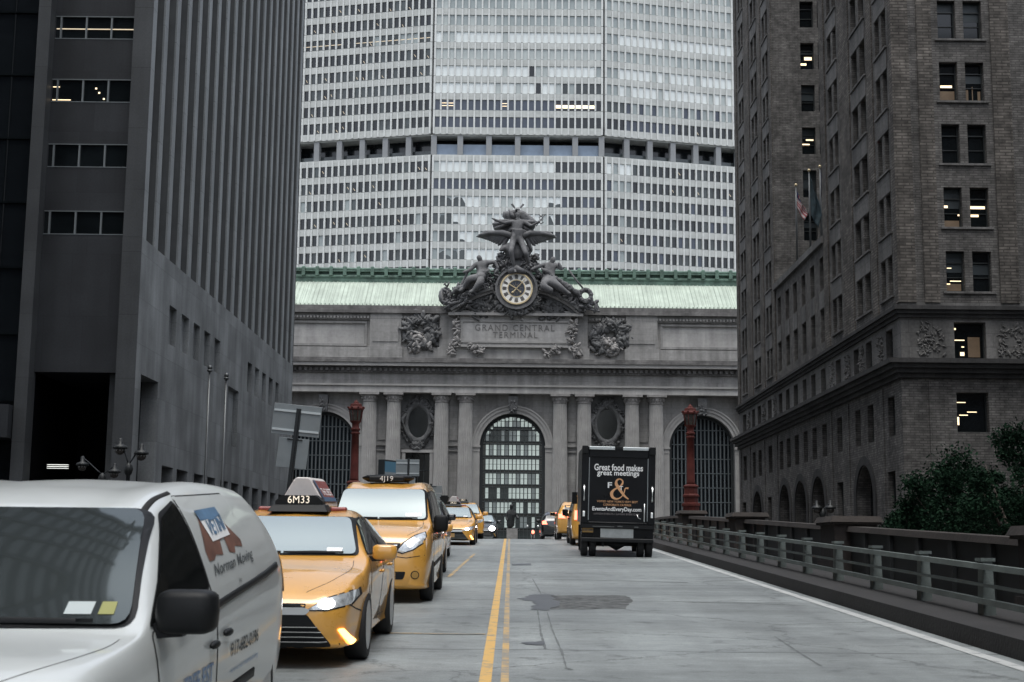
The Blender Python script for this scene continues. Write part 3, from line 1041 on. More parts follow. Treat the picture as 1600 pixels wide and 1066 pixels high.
# ================================================================== left granite office block
LX, LY0, LY1, LTOP = -21.8, 81.0, 139.2, 72.0
root = thing('office_building', 'dark granite office block with tall vertical piers on the left', 'building', (LX - 4, LY0, GZ))
o_ = root.location
E3 = (0, 1, 0)
ops = []
for a, b in ((88.3, 90.3), (91.7, 93.85), (95.2, 97.2), (98.6, 100.6), (102.1, 104.2), (115.3, 117.3), (118.75, 120.7), (122.2, 124.2), (125.7, 127.8), (129.3, 131.1)):
    ops.append((a, b, 14.38, 16.86, False, .35))
ops.append((107.74, 111.95, 9.47, 13.95, False, .4))
ops.append((82.25, 86.35, GZ, 11.65, False, 1.0))
low = [(88.2, 91.2), (92.2, 95.4), (97.3, 100.3), (101.6, 104.4), (106.2, 109.2), (110.4, 113.4), (115.2, 118.3), (119.4, 122.4), (124.0, 127.0), (128.4, 131.4), (133, 136)]
for a, b in low:
    ops.append((a, b, GZ, 6.66, False, 1.2))
m_ = MB(o_)
P = opening_wall(m_, (LX, 0, 0), E3, (1, 0, 0), LY0, LY1, GZ, 19.62, ops, .3)
# return at the far end and the ledge at the foot of the piers
m_.quad((LX, LY1, GZ), (LX - 8, LY1, GZ), (LX - 8, LY1, LTOP), (LX, LY1, LTOP))
m_.quad((LX, LY0, 19.62), (LX, LY1, 19.62), (LX - 1.0, LY1, 19.62), (LX - 1.0, LY0, 19.62))
m_.build('base_wall', 'granite', root)
for q in ops[:11]:
    bk = MB(o_)
    bk.quad((LX - q[5] + .01, q[0], q[2]), (LX - q[5] + .01, q[1], q[2]), (LX - q[5] + .01, q[1], q[3]), (LX - q[5] + .01, q[0], q[3]))
    bk.build('blind_panel', 'granite', root)
for a, b in low + [(82.25, 86.35)]:
    dp = 1.2 if b - a < 3.5 else 1.0
    gp = MB(o_)
    gp.box(LX - dp - .05, LX - dp, a - .05, b + .05, GZ, 6.7 if b - a < 3.5 else 11.7)
    gp.build('window', 'black_glass', root)
# dark window wall behind the piers
bw_ = MB(o_)
bw_.box(LX - 1.05, LX - .95, LY0 + 1, LY1, 19.5, LTOP)
bw_.build('window_wall', 'black_glass', root)
PY = [84.27 + 3.0 * k for k in range(19)]
for y in PY:
    if y > LY1 - .3:
        continue
    p = MB(o_)
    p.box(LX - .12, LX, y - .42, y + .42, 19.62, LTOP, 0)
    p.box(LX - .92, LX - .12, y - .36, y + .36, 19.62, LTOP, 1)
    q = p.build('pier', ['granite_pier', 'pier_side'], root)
    f = MB(o_)
    f.box(LX - .55, LX - .47, y + .42, y + .47, 19.62, LTOP)
    f.box(LX - .95, LX - .85, y + 1.0, y + 1.06, 19.62, LTOP)
    for z in [19.62 + 3.8 * k for k in range(1, 14)]:
        f.box(LX - .94, LX - .86, y + .42, y + 2.58, z - .06, z + .06)
    f.build('window_frame', 'frame_metal', q)
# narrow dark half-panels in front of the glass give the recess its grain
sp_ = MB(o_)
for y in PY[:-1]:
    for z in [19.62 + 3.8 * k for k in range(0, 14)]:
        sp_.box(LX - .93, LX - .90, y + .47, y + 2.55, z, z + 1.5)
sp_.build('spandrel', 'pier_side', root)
c_ = MB(o_)
c_.box(LX - 1.15, LX, LY0 + .02, LY0 + .9, 19.62, LTOP)
c_.build('corner_pier', 'granite_pier', root)

# south end: two piers, a recessed bay with ribbon windows and a deep portal
SR = LY0 + .9                                             # recessed plane
pr = MB(o_)
pr.box(LX - 1.15, LX - .001, LY0, LY0 + 1.0, 11.65, 19.62)
pr.box(LX - 1.15, LX - .001, LY0 + .0, LY0 + .9, 19.63, LTOP)
pr.box(LX - 1.15, LX - .002, LY0 + .001, LY0 + 1.25, GZ, 11.65)
pr.box(-28.72, -27.98, LY0, LY0 + 1.2, GZ, LTOP)
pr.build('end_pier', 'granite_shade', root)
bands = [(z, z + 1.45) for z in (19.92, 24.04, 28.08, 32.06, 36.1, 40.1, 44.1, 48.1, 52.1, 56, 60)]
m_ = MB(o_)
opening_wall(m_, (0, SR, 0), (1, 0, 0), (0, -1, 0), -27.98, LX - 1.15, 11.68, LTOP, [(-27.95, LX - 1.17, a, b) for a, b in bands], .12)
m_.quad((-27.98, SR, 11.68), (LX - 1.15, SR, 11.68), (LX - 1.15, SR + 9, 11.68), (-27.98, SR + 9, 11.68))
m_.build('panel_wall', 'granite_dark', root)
for i, (a, b) in enumerate(bands[:5]):
    gl = MB(o_)
    gl.box(-27.95, LX - 1.17, SR + .10, SR + .14, a, b)
    gw = gl.build('ribbon_window', 'black_glass', root)
    fr = MB(o_)
    for x in (-27.62, -26.08, -24.55):
        fr.box(x - .05, x + .05, SR - .01, SR + .10, a, b)
    fr.box(-27.95, LX - 1.17, SR - .02, SR + .10, b - .05, b)
    fr.box(-27.95, LX - 1.17, SR - .02, SR + .10, a, a + .05)
    fr.build('frame', 'frame_metal', gw)
    if i == 3:
        li = MB(o_)
        li.box(-27.9, LX - 1.4, SR + .05, SR + .09, lerp(a, b, .44), lerp(a, b, .44) + .05)
        li.build('ceiling_light', 'lit_dim', gw)
    if i == 2:
        li = MB(o_)
        li.box(-27.9, -26.8, SR + .05, SR + .09, a + .14, a + .18)
        li.box(-27.9, -27.5, SR + .05, SR + .09, a + .95, a + .99)
        for x, z in ((-25.35, .85), (-25.15, .58), (-24.85, .2)):
            li.box(x, x + .10, SR + .05, SR + .09, a + z, a + z + .09)
        li.build('ceiling_light', 'lit_strip', gw)
# the portal: black inside, with the lit ceiling of a room far within
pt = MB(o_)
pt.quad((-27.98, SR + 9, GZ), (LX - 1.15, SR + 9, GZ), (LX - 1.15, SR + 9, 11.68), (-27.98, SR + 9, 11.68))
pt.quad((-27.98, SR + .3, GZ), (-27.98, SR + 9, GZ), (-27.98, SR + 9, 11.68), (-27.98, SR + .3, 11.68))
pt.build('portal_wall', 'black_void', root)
pj = MB(o_)
pj.box(LX - 1.9, LX - 1.16, SR + .6, SR + 2.0, GZ, 11.66)
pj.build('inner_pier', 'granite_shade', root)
for u0, u1, v0, v1 in ((44, 49, 724, 731), (73, 106, 725, 732)):
    k = MB(o_)
    a, b = at(u0, v1, SR + 1.6), at(u1, v0, SR + 1.6)
    for j in range(3):
        z = lerp(a.z, b.z, j / 2.6)
        k.box(a.x, b.x, SR + 1.6, SR + 1.8, z, z + .03)
    k.build('ceiling_light', 'lit_cold', root)

# ------------------------------------------------------------------ dark glass block at the far left
root = thing('glass_building', 'nearly black glass building with wavy reflections at the far left edge', 'building', (-45, LY0 + 2, GZ))
o_ = root.location
gm, t_, b_ = newmat('rippled_glass')
b_.inputs['Base Color'].default_value = (0.008, 0.010, 0.012, 1)
b_.inputs['IOR'].default_value = 1.5
b_.inputs['Roughness'].default_value = 0.06
tc_ = t_.nodes.new('ShaderNodeTexCoord')
n_ = t_.nodes.new('ShaderNodeTexNoise')
n_.inputs['Scale'].default_value = 0.35
n_.inputs['Detail'].default_value = 3
bp_ = t_.nodes.new('ShaderNodeBump')
bp_.inputs['Strength'].default_value = 0.5
bp_.inputs['Distance'].default_value = 0.4
t_.links.new(tc_.outputs['Object'], n_.inputs['Vector'])
t_.links.new(n_.outputs['Fac'], bp_.inputs['Height'])
t_.links.new(bp_.outputs[0], b_.inputs['Normal'])
M['rippled_glass'] = gm
wl = MB(o_)
wl.box(-70, -28.76, LY0 + 1.9, LY0 + 30, GZ, 62)
wl.build('wall', 'granite_dark', root)
fl = MB(o_)
for z in np.arange(2.0, 62, 4.0):
    fl.box(-70, -28.78, LY0 + 1.7, LY0 + 1.9, z, z + .12)
for x in np.arange(-68, -28.8, 1.55):
    fl.box(x, x + .05, LY0 + 1.74, LY0 + 1.9, 14, 62)
fl.build('mullion', 'black_glass', root)
k = 0
for z in np.arange(2.12, 60, 4.0):
    g_ = MB(o_)
    g_.box(-70, -28.78, LY0 + 1.83, LY0 + 1.88, z, z + 3.88)
    g_.build('window', gm, root)
cn = MB(o_)
cn.hexa([(-50, LY0 - .6, 8.6), (-28.8, LY0 - .6, 7.7), (-28.8, LY0 + 1.8, 7.7), (-50, LY0 + 1.8, 8.6)], [(-50, LY0 - .6, 10.6), (-28.8, LY0 - .6, 9.6), (-28.8, LY0 + 1.8, 9.6), (-50, LY0 + 1.8, 10.6)])
cn.build('canopy', 'granite_dark', root)

BX_ = 23.5
# ------------------------------------------------------------------ the block beside the camera, seen as the dark shape mirrored in the windscreens
root = thing('office_building', 'dark office block mirrored as the dark shape in the windscreen of the white van', 'building', (LX - 20, 10, GZ))
o_ = root.location
wl = MB(o_)
wl.box(-62, LX - .4, -45, 48, GZ, 92)
wl.build('wall', 'granite_dark', root)
for z in np.arange(4, 90, 4.0):
    g_ = MB(o_)
    g_.box(LX - .4, LX - .33, -44, 47.5, z, z + 1.9)
    g_.build('window', 'black_glass', root)
for y in np.arange(-44, 48, 6.0):
    g_ = MB(o_)
    g_.box(LX - .4, LX, y - .4, y + .4, GZ, 92)
    g_.build('pier', 'granite_dark', root)
root = thing('office_building', 'dark office block right of the camera, out of view, added to shade the street', 'building', (BX_ + 20, 10, GZ))  # unseen block, added to darken the south walls, trees and kerb
o_ = root.location
wl = MB(o_)
wl.box(BX_ + .4, 62, -45, 46, GZ, 46)
wl.build('wall', 'brick', root)
for z in np.arange(4, 44, 4.0):
    for y in np.arange(-40, 44, 12.0):
        g_ = MB(o_)
        g_.box(BX_ + .3, BX_ + .41, y, y + 8, z, z + 2.2)
        g_.build('window', 'black_glass', root)

# ================================================================== the pale office tower behind the terminal
TY = 285.0
ca, cb = at(672.5, 300, TY), at(943.8, 300, TY)
root = thing('office_tower', 'tall pale concrete office tower with folded facade filling the background', 'building', ((ca.x + cb.x) / 2, TY, GZ))
o_ = root.location
zt0 = zat(181.7, TY, 690)
FP = (zat(22.4, TY, 690) - zt0) / 6.0                      # storey height
WH = (zat(22.4, TY, 690) - zat(38.6, TY, 690))            # window height
zm1, zm0 = zat(209.5, TY, 690), zat(241.5, TY, 690)        # open mechanical storey
up_tops = [zt0 + FP * k for k in range(0, 11)]
lo_tops = [zat(251, TY, 690) - FP * k for k in range(0, 11)]
NB = 25
L0 = cb.x - ca.x
TH = R(14.0)
facets = [('c', Vector((ca.x, TY, 0)), Vector((1, 0, 0)), NB, L0)]
LS = L0 / NB * 21.4
facets.append(('r', Vector((cb.x, TY, 0)), Vector((math.cos(TH), math.sin(TH), 0)), 21, LS))
facets.append(('l', Vector((ca.x - math.cos(TH) * LS, TY + math.sin(TH) * LS, 0)), Vector((math.cos(TH), -math.sin(TH), 0)), 21, LS))


def pane_kind(f, up, r, c, n):
    """Pane colour: blinds and dark rooms, plus painted-in sky and building reflections."""
    q = random.random()
    if f == 'c':
        if up:
            tab = {0: 'pane_blue', 1: 'pane_blue', 2: 'pane_pale', 3: 'pane_pale', 4: 'pane_grey', 5: 'pane_pale', 6: 'pane_mid', 7: 'pane_mid'}
            k = tab.get(r, 'pane_grey')
            if r in (0, 1) and c > 17:
                k = 'pane_dark'
            if r == 2 and c > 18:
                k = 'pane_smoke' if c != 20 else 'pane_mid'
            if r == 3 and c in (24,):
                k = 'pane_mid'
            if (r, c) in ((2, 15), (3, 14)):
                k = 'pane_dark'
            if k == 'pane_pale' and q < .12:
                k = 'pane_grey'
            if k == 'pane_mid' and q < .25:
                k = 'pane_grey'
            return k
        edge = {0: 17, 1: -1, 2: 18, 3: 17.5, 4: 15, 5: 15.5}.get(r, 12)
        lo = {0: -1, 1: 99, 2: 2.3, 3: 3.0, 4: 3.5, 5: 4}.get(r, 6)
        if r == 1:
            return 'pane_blue' if c < 18 and q < .8 else 'pane_dark'
        if c > edge:
            return ('pane_dark' if q < .55 else 'pane_smoke' if q < .8 else 'pane_blue')
        if c < lo:
            return 'pane_smoke' if q < .7 else 'pane_mid'
        return 'pane_pale' if q < .86 else 'pane_grey'
    if f == 'l':
        if up:
            if r in (2, 3):
                return 'pane_smoke' if q < .65 else 'pane_dark'
            if r == 5 and c > 9:
                return 'pane_mid' if q < .4 else 'pane_smoke'
            return 'pane_dark' if q < .8 else 'pane_smoke'
        return 'pane_dark' if q < .62 else 'pane_smoke' if q < .94 else 'pane_mid'
    if up:
        if r == 0:
            return 'pane_dark' if (c < 3 or c > 10) else 'pane_blue'
        if r == 1:
            return 'pane_smoke' if c < 3 else 'pane_blue' if q < .5 else 'pane_mid'
        if r in (2, 3, 5):
            if c < 2:
                return 'pane_mid'
            return 'pane_pale' if q < .88 else 'pane_grey'
        return 'pane_grey' if q < .6 else 'pane_mid'
    if r == 0 and c < 4:
        return 'pane_pale' if q < .7 else 'pane_mid'
    if c < 4 and q < .3:
        return 'pane_mid'
    return 'pane_dark' if q < .6 else 'pane_smoke' if q < .85 else 'pane_blue'


stuffp = MB(o_)
pkinds = ['pane_dark', 'pane_smoke', 'pane_blue', 'pane_mid', 'pane_grey', 'pane_pale']
nwin = 0
lights = []
for f, O, U, nb, LN in facets:
    N = Vector((U.y, -U.x, 0))
    Z = Vector((0, 0, 1))
    fw = MB(o_)
    gap = .42
    bw = (LN - 2 * gap) / nb

    def bx(u0, u1, d0, d1, z0, z1, mb, mi=0):
        q = [O + U * u + N * d for u, d in ((u0, d0), (u1, d0), (u1, d1), (u0, d1))]
        mb.hexa([p + Z * z0 for p in q], [p + Z * z1 for p in q], mi)
    # dark body behind everything
    dk = MB(o_)
    bx(0, LN, -6, -.62, GZ, zm0 - .2, dk)
    bx(0, LN, -6, -.62, zm1 + .2, up_tops[-1] + 4, dk)
    bx(0, LN, -6, -5.0, zm0 - .3, zm1 + .3, dk)
    dk.build('core', 'tower_dark', root)
    for tops, zend in ((up_tops, zm1), (lo_tops, zm0)):
        for k, zt in enumerate(tops):
            zb = zt - WH
            nx = tops[k + 1] - WH if (tops is up_tops and k + 1 < len(tops)) else None
            # spandrel above this window row
            if tops is up_tops:
                top = zt + FP - WH
            else:
                top = tops[k - 1] - WH if k else zm0
            bx(gap, LN - gap, -.62, -.18, zt, top, fw)
            for c in range(nb + 1):
                u = gap + c * bw
                hw = .17 if 0 < c < nb else .2
                bx(u - hw, u + hw, -.62, .06, zb - .02, top - .13 if top - zt > .4 else top, fw, 1)
    # parapet bands either side of the open storey
    bx(gap, LN - gap, -.62, -.14, zm1, up_tops[0] - WH, fw)
    for c in range(nb + 1):
        u = gap + c * bw
        bx(u - .17, u + .17, -.62, .06, zm1 + .12, up_tops[0] - WH, fw, 1)
    bx(0, LN, -5, -.5, zm1 - .25, zm1, fw)
    bx(0, LN, -5, -.5, zm0 - .02, zm0 + .12, fw)
    fw.build('facade', ['tower_concrete', 'tower_mullion'], root)
    # open storey: columns, recessed glass
    nc = 6
    for c in range(nc + 1):
        if f != 'c' and ((c == 0 and f == 'r') or (c == nc and f == 'l')):
            continue
        cl = MB(o_)
        u = LN * c / nc
        u = min(max(u, .5), LN - .5)
        bx(u - .58, u + .58, -1.6, -.35, zm0 + .1, zm1 - .2, cl)
        cl.build('column', 'tower_grey', root)
    rg_ = MB(o_)
    bx(.1, LN - .1, -2.0, -1.9, zm0 + .1, lerp(zm0, zm1, .62 if f == 'c' else .3), rg_)
    rg_.build('terrace_glass', 'terrace_blue' if f == 'c' else 'pane_smoke', root)
    rw = MB(o_)
    bx(0, LN, -4.4, -4.2, zm0, zm1, rw)
    rw.build('terrace_wall', 'pane_dark', root)
    # windows
    for up, tops in ((True, up_tops), (False, lo_tops)):
        for r_, zt in enumerate(tops):
            if r_ > (8 if up else 6):
                continue
            for c in range(nb):
                k = pane_kind(f, up, r_, c, nb)
                u0, u1 = gap + c * bw + .1, gap + (c + 1) * bw - .1
                own = f == 'c' and ((not up and r_ in (0, 1)) or (up and r_ in (0, 1))) and nwin < 100
                mb = MB(o_) if own else stuffp
                bx(u0, u1, -.48, -.40, zt - WH + .03, zt - .03, mb, 0 if own else pkinds.index(k))
                if own:
                    mb.build('window', k, root)
                    nwin += 1
                if f == 'c' and not up and k in ('pane_pale', 'pane_mid', 'pane_smoke') and not own and abs(c - ({0: 17, 2: 18, 3: 17.5, 4: 15, 5: 15.5}.get(r_, 12))) < 1.6 or (f == 'c' and not up and c < 5 and k in ('pane_pale', 'pane_mid') and random.random() < .6 and not own):
                    a0 = O + U * u0 + N * -.385  # dark wedge painted on the pane as a mirrored building edge
                    h0, h1 = random.uniform(.2, .9), random.uniform(.1, .95)
                    stuffp.add([a0 + Z * (zt - WH + .04), a0 + U * (u1 - u0) + Z * (zt - WH + .04), a0 + U * (u1 - u0) + Z * (zt - WH + .04 + (WH - .1) * h1), a0 + U * (u1 - u0) * random.uniform(.3, .7) + Z * (zt - WH + .04 + (WH - .1) * max(h0, h1)), a0 + Z * (zt - WH + .04 + (WH - .1) * h0)], [(0, 1, 2, 3, 4)], 1)
                # a few lit ceilings seen through dark panes
                if k in ('pane_dark', 'pane_smoke') and random.random() < (.13 if f == 'l' else .04):
                    lights.append((O + U * lerp(u0, u1, .25), U, N, zt - WH * random.uniform(.35, .7), random.uniform(.25, .45)))
        if f == 'c':
            pass
stuffp.build('window', pkinds, root)['kind'] = 'stuff'
lt = MB(o_)
for p, U, N, z, l in lights:
    a = p + N * -.38
    lt.add([a + Vector((0, 0, z)), a + U * l + Vector((0, 0, z - .55)), a + U * (l + .07) + Vector((0, 0, z - .52)), a + U * .07 + Vector((0, 0, z + .03))], [(0, 1, 2, 3)])
f, O, U, nb, LN = facets[2]
N = Vector((U.y, -U.x, 0))
for c in range(21):
    if c in (7, 8):
        continue
    zt = up_tops[5]
    a = O + U * (.55 + c * (LN - .84) / 21) + N * -.38
    lt.add([a + Vector((0, 0, zt - 1.3)), a + U * .95 + Vector((0, 0, zt - 1.28)), a + U * .95 + Vector((0, 0, zt - 1.16)), a + Vector((0, 0, zt - 1.18))], [(0, 1, 2, 3)])
lt.build('ceiling_light', 'lit_dim', root)['kind'] = 'stuff'
f, O, U, nb, LN = facets[0]
lt = MB(o_)
bwc = (LN - .84) / NB
for c in (18, 19, 20, 21, 22, 23):
    a = O.x + .42 + c * bwc
    lt.box(a + .2, a + bwc - .2, TY + .30, TY + .39, up_tops[1] - WH * .72, up_tops[1] - WH * .42)
lt.build('ceiling_light', 'lit_warm', root)
for c in (1, 2, 10):
    a = O.x + .42 + c * bwc
    lt = MB(o_)
    for q in (.3, .55):
        lt.box(a + .2, a + bwc - .2, TY + .30, TY + .39, up_tops[1] - WH * q - .08, up_tops[1] - WH * q)
    lt.build('ceiling_light', 'lit_warm', root)
sd_ = MB(o_)
q = facets[1]
e = q[1] + q[2] * q[4]
sd_.box(e.x - .1, e.x + .25, e.y - .1, e.y + 30, GZ, up_tops[-1] + 4)
sd_.build('end_wall', 'tower_grey', root)
sd_ = MB(o_)
q = facets[2]
sd_.box(q[1].x - .25, q[1].x + .1, q[1].y - .1, q[1].y + 30, GZ, up_tops[-1] + 4)
sd_.build('end_wall', 'tower_grey', root)
rf = MB(o_)
rf.prism([(facets[2][1].x, facets[2][1].y), (ca.x, TY + .7), (cb.x, TY + .7), (e.x, e.y)], lambda a, b, d: (a, b, d), up_tops[-1] + FP - WH, up_tops[-1] + 4.2)
rf.build('roof', 'tower_concrete', root)

# ================================================================== brown brick building on the right
BX, BY0, BY1, BTOP = 22.65, 81.0, 139.4, 66.0
BN0, BF0 = 100.3, 119.2                                    # the court opens between these above the terrace
TER = 24.5
root = thing('brick_building', 'brown brick building with two wings above an arcaded base on the right', 'building', (BX + 10, BY0, GZ))
o_ = root.location
T0, FH, WHT = 19.28, 3.86, 2.42
floors = [T0 + FH * k for k in range(12)]
wins = []                                                  # (face, a, b, z0, z1, frontage key)
near_cols = [(82.35, 83.35), (83.9, 84.9), (87.45, 88.85), (89.55, 91.0), (95.2, 96.25), (96.85, 97.95)]
far_cols = [(121.1, 122.1), (122.7, 123.7), (126.8, 128.0), (128.6, 129.8), (134.2, 135.3), (135.8, 136.9)]
fr_cols = [(82.8, 84.3), (87.7, 89.2), (91.0, 92.4), (96.1, 97.6), (100.8, 102.35), (104.2, 105.7), (107.4, 108.9), (110.7, 112.3), (114.0, 115.6), (117.1, 118.7), (122.0, 123.8), (127.2, 128.9), (130.4, 132.0), (135.3, 137.2)]
ter_cols = [(100.55, 102.0), (103.85, 105.3), (107.1, 108.5), (110.3, 111.8), (113.5, 115.0), (117.0, 118.45)]
arches = [(90.2, 2.15, 7.2), (103.8, 2.15, 7.2), (110.2, 2.15, 7.2), (116.6, 2.15, 7.2), (129.4, 2.3, 7.2)]
small = [(83.1, 84.8), (96.2, 98.0), (122.7, 124.6), (136.0, 138.0)]
DPT = .42
base_ops = []
for a, b in fr_cols:
    base_ops.append((a, b, 12.87, 14.95, False, DPT))
    base_ops.append((a, b, 8.58, 10.92, False, DPT))
for cy, r_, top in arches:
    base_ops.append((cy - r_, cy + r_, GZ, top, True, .9))
for a, b in small:
    base_ops.append((a, b, GZ if a > 90 else 4.3, 6.5, False, DPT))
m_ = MB(o_)
opening_wall(m_, (BX, 0, 0), E3, (-1, 0, 0), BY0, BY1, GZ, 12.0, [q for q in base_ops if q[3] < 12], DPT)
m_.build('base_wall', 'brick', root)
m_ = MB(o_)
opening_wall(m_, (BX, 0, 0), E3, (-1, 0, 0), BY0, BY1, 12.0, 16.2, [q for q in base_ops if q[3] > 12], DPT)
m_.build('frieze', 'terracotta', root)


def up_ops(cols, n0=0, n1=12, dp=DPT):
    return [(a, b, z - WHT, z, False, dp) for z in floors[n0:n1] for a, b in cols]


near_ops, far_ops = up_ops(near_cols), up_ops(far_cols)
ter_ops = [(a, b, z - WHT, z, False, DPT) for z in floors[:2] for a, b in ter_cols]
m_ = MB(o_)
opening_wall(m_, (BX, 0, 0), E3, (-1, 0, 0), BY0, BN0, 16.2, BTOP, near_ops, DPT)
m_.quad((BX, BN0, TER), (BX + 22, BN0, TER), (BX + 22, BN0, BTOP), (BX, BN0, BTOP))
m_.build('near_wing_wall', 'brick', root)
m_ = MB(o_)
opening_wall(m_, (BX, 0, 0), E3, (-1, 0, 0), BF0, BY1, 16.2, BTOP, far_ops, DPT)
m_.quad((BX, BY1, GZ), (BX + 22, BY1, GZ), (BX + 22, BY1, BTOP), (BX, BY1, BTOP))
m_.build('far_wing_wall', 'brick', root)
m_ = MB(o_)
opening_wall(m_, (BX, 0, 0), E3, (-1, 0, 0), BN0, BF0, 16.2, TER - .5, ter_ops, DPT)
m_.build('terrace_front', 'brick', root)
m_ = MB(o_)
m_.box(BX - .25, BX + .5, BN0 - .1, BF0 + .1, TER - .5, TER)
m_.build('terrace_coping', 'terracotta', root)
m_ = MB(o_)
m_.quad((BX + .5, BN0, TER - .3), (BX + 22, BN0, TER - .3), (BX + 22, BF0, TER - .3), (BX + .5, BF0, TER - .3))
m_.build('terrace', 'pavement', root)
court_ops = []
for z in [T0 + FH * k for k in range(2, 12)]:
    for a, b in ((25.2, 26.4), (26.75, 27.95), (31.0, 32.2), (32.6, 33.8)):
        court_ops.append((a, b, z - WHT, z, False, DPT))
m_ = MB(o_)
opening_wall(m_, (0, BF0, 0), (1, 0, 0), (0, -1, 0), BX, BX + 22, TER - .3, BTOP, court_ops, DPT)
m_.build('court_wall', 'brick', root)
south_ops = []
for z in floors:
    for a, b in ((25.42, 26.5), (26.97, 28.08), (32.0, 33.1), (33.6, 34.7)):
        south_ops.append((a, b, z - WHT, z, False, DPT))
m_ = MB(o_)
opening_wall(m_, (0, BY0, 0), (1, 0, 0), (0, -1, 0), BX, BX + 22, 16.2, BTOP, south_ops, DPT)
m_.build('end_wall', 'brick', root)
so2 = [(25.75, 27.6, 12.93, 15.05, False, .5), (25.75, 27.6, 8.62, 10.93, False, .5), (32.3, 34.2, 12.93, 15.05, False, .5), (32.3, 34.2, 8.62, 10.93, False, .5)]
m_ = MB(o_)
opening_wall(m_, (0, BY0, 0), (1, 0, 0), (0, -1, 0), BX, BX + 22, GZ, 12.0, [q for q in so2 if q[3] < 12], .5)
m_.build('end_base_wall', 'brick', root)
m_ = MB(o_)
opening_wall(m_, (0, BY0, 0), (1, 0, 0), (0, -1, 0), BX, BX + 22, 12.0, 16.2, [q for q in so2 if q[3] > 12], .5)
m_.build('end_frieze', 'terracotta', root)

# corner quoins and brick pilaster strips, proud of the wall
for nm, boxes, mt in (('quoin', [(BX - .10, BX + .95, BY0 - .10, BY0 + .55), (BX - .10, BX + .4, BN0 - 1.5, BN0 - .02), (BX - .10, BX + .4, BF0 + .02, BF0 + 1.1), (BX - .1, BX + .4, BY1 - 1.3, BY1)], 'brick_quoin'),
                      ('pilaster', [(BX - .07, BX + .3, 85.6, 86.8), (BX - .07, BX + .3, 91.6, 94.4), (BX - .07, BX + .3, 124.6, 125.9), (BX - .07, BX + .3, 130.8, 133.3), (BX + 1.45, BX + 2.35, BY0 - .08, BY0 + .3), (BX + 5.9, BX + 7.0, BY0 - .08, BY0 + .3)], 'brick_quoin')):
    for x0, x1, y0, y1 in boxes:
        q = MB(o_)
        q.box(x0, x1, y0, y1, 16.2, BTOP)
        q.build(nm, mt, root)
for x0, x1, y0, y1 in ((BX - .08, BX + .9, BY0 - .08, BY0 + .5), (BX + 1.5, BX + 2.4, BY0 - .07, BY0 + .3), (BX - .08, BX + .3, 85.2, 86.6), (BX - .08, BX + .3, 94.0, 95.4), (BX - .08, BX + .3, 99.0, 100.2), (BX - .08, BX + .3, 119.4, 120.6), (BX - .08, BX + .3, 125.4, 126.2), (BX - .08, BX + .3, 133, 134.2), (BX - .08, BX + .3, 138.2, 139.3)):
    q = MB(o_)
    q.box(x0, x1, y0, y1, GZ, 11.6)
    q.build('pilaster', 'brick', root)
# stone spandrel panels between the storeys of the avenue front, and the sills
bays = ((near_cols[0][0], near_cols[1][1]), (near_cols[2][0], near_cols[3][1]), (near_cols[4][0], near_cols[5][1]), (far_cols[0][0], far_cols[1][1]), (far_cols[2][0], far_cols[3][1]), (far_cols[4][0], far_cols[5][1]))


def one_box(name, mat, *c):
    q = MB(o_)
    q.box(*c)
    return q.build(name, mat, root)


for a, b in bays:
    for z in floors:
        one_box('spandrel', 'terracotta', BX - .05, BX + .02, a - .1, b + .1, z + .04, z + FH - WHT - .16)
        one_box('sill', 'terracotta', BX - .14, BX + .1, a - .2, b + .2, z - WHT - .12, z - WHT)
for a, b in ter_cols:
    one_box('spandrel', 'terracotta', BX - .05, BX + .02, a - .1, b + .1, floors[0] + .04, floors[0] + FH - WHT - .16)
for a, b in ((25.2, 28.3), (31.8, 34.9)):
    for z in floors:
        one_box('sill', 'terracotta', a, b, BY0 - .12, BY0 + .1, z - WHT - .12, z - WHT)


def cornice(z0, z1, proud, mat, steps=3):
    c = MB(o_)
    for i in range(steps):
        a, b = lerp(z0, z1, i / steps), lerp(z0, z1, (i + 1) / steps)
        pr_ = proud * (i + 1) / steps
        c.box(BX - pr_, BX + .1, BY0 - pr_, BY1, a, b)
        c.box(BX + .1, BX + 22, BY0 - pr_, BY0 + .1, a, b)
    return c.build('cornice', mat, root)


cornice(15.3, 15.95, .45, 'terracotta_dark')
cornice(11.75, 12.80, .95, 'terracotta_dark', 4)
# relief panels of the frieze and the archivolts
def relief(mb, O, U, N, u0, u1, z0, z1, n, r0, r1, mi=0, sq=.5):
    """A crust of carved lumps on a wall."""
    O, U, N = Vector(O), Vector(U), Vector(N)
    for _ in range(n):
        u, z = random.uniform(u0, u1), random.uniform(z0, z1)
        r_ = random.uniform(r0, r1)
        c = O + U * u + Vector((0, 0, z)) + N * (r_ * .15)
        rr = [abs(U[i]) * r_ * random.uniform(.6, 1.3) + abs(N[i]) * r_ * sq for i in range(3)]
        rr[2] = r_ * random.uniform(.6, 1.5)
        mb.lump(c, r_, mi)


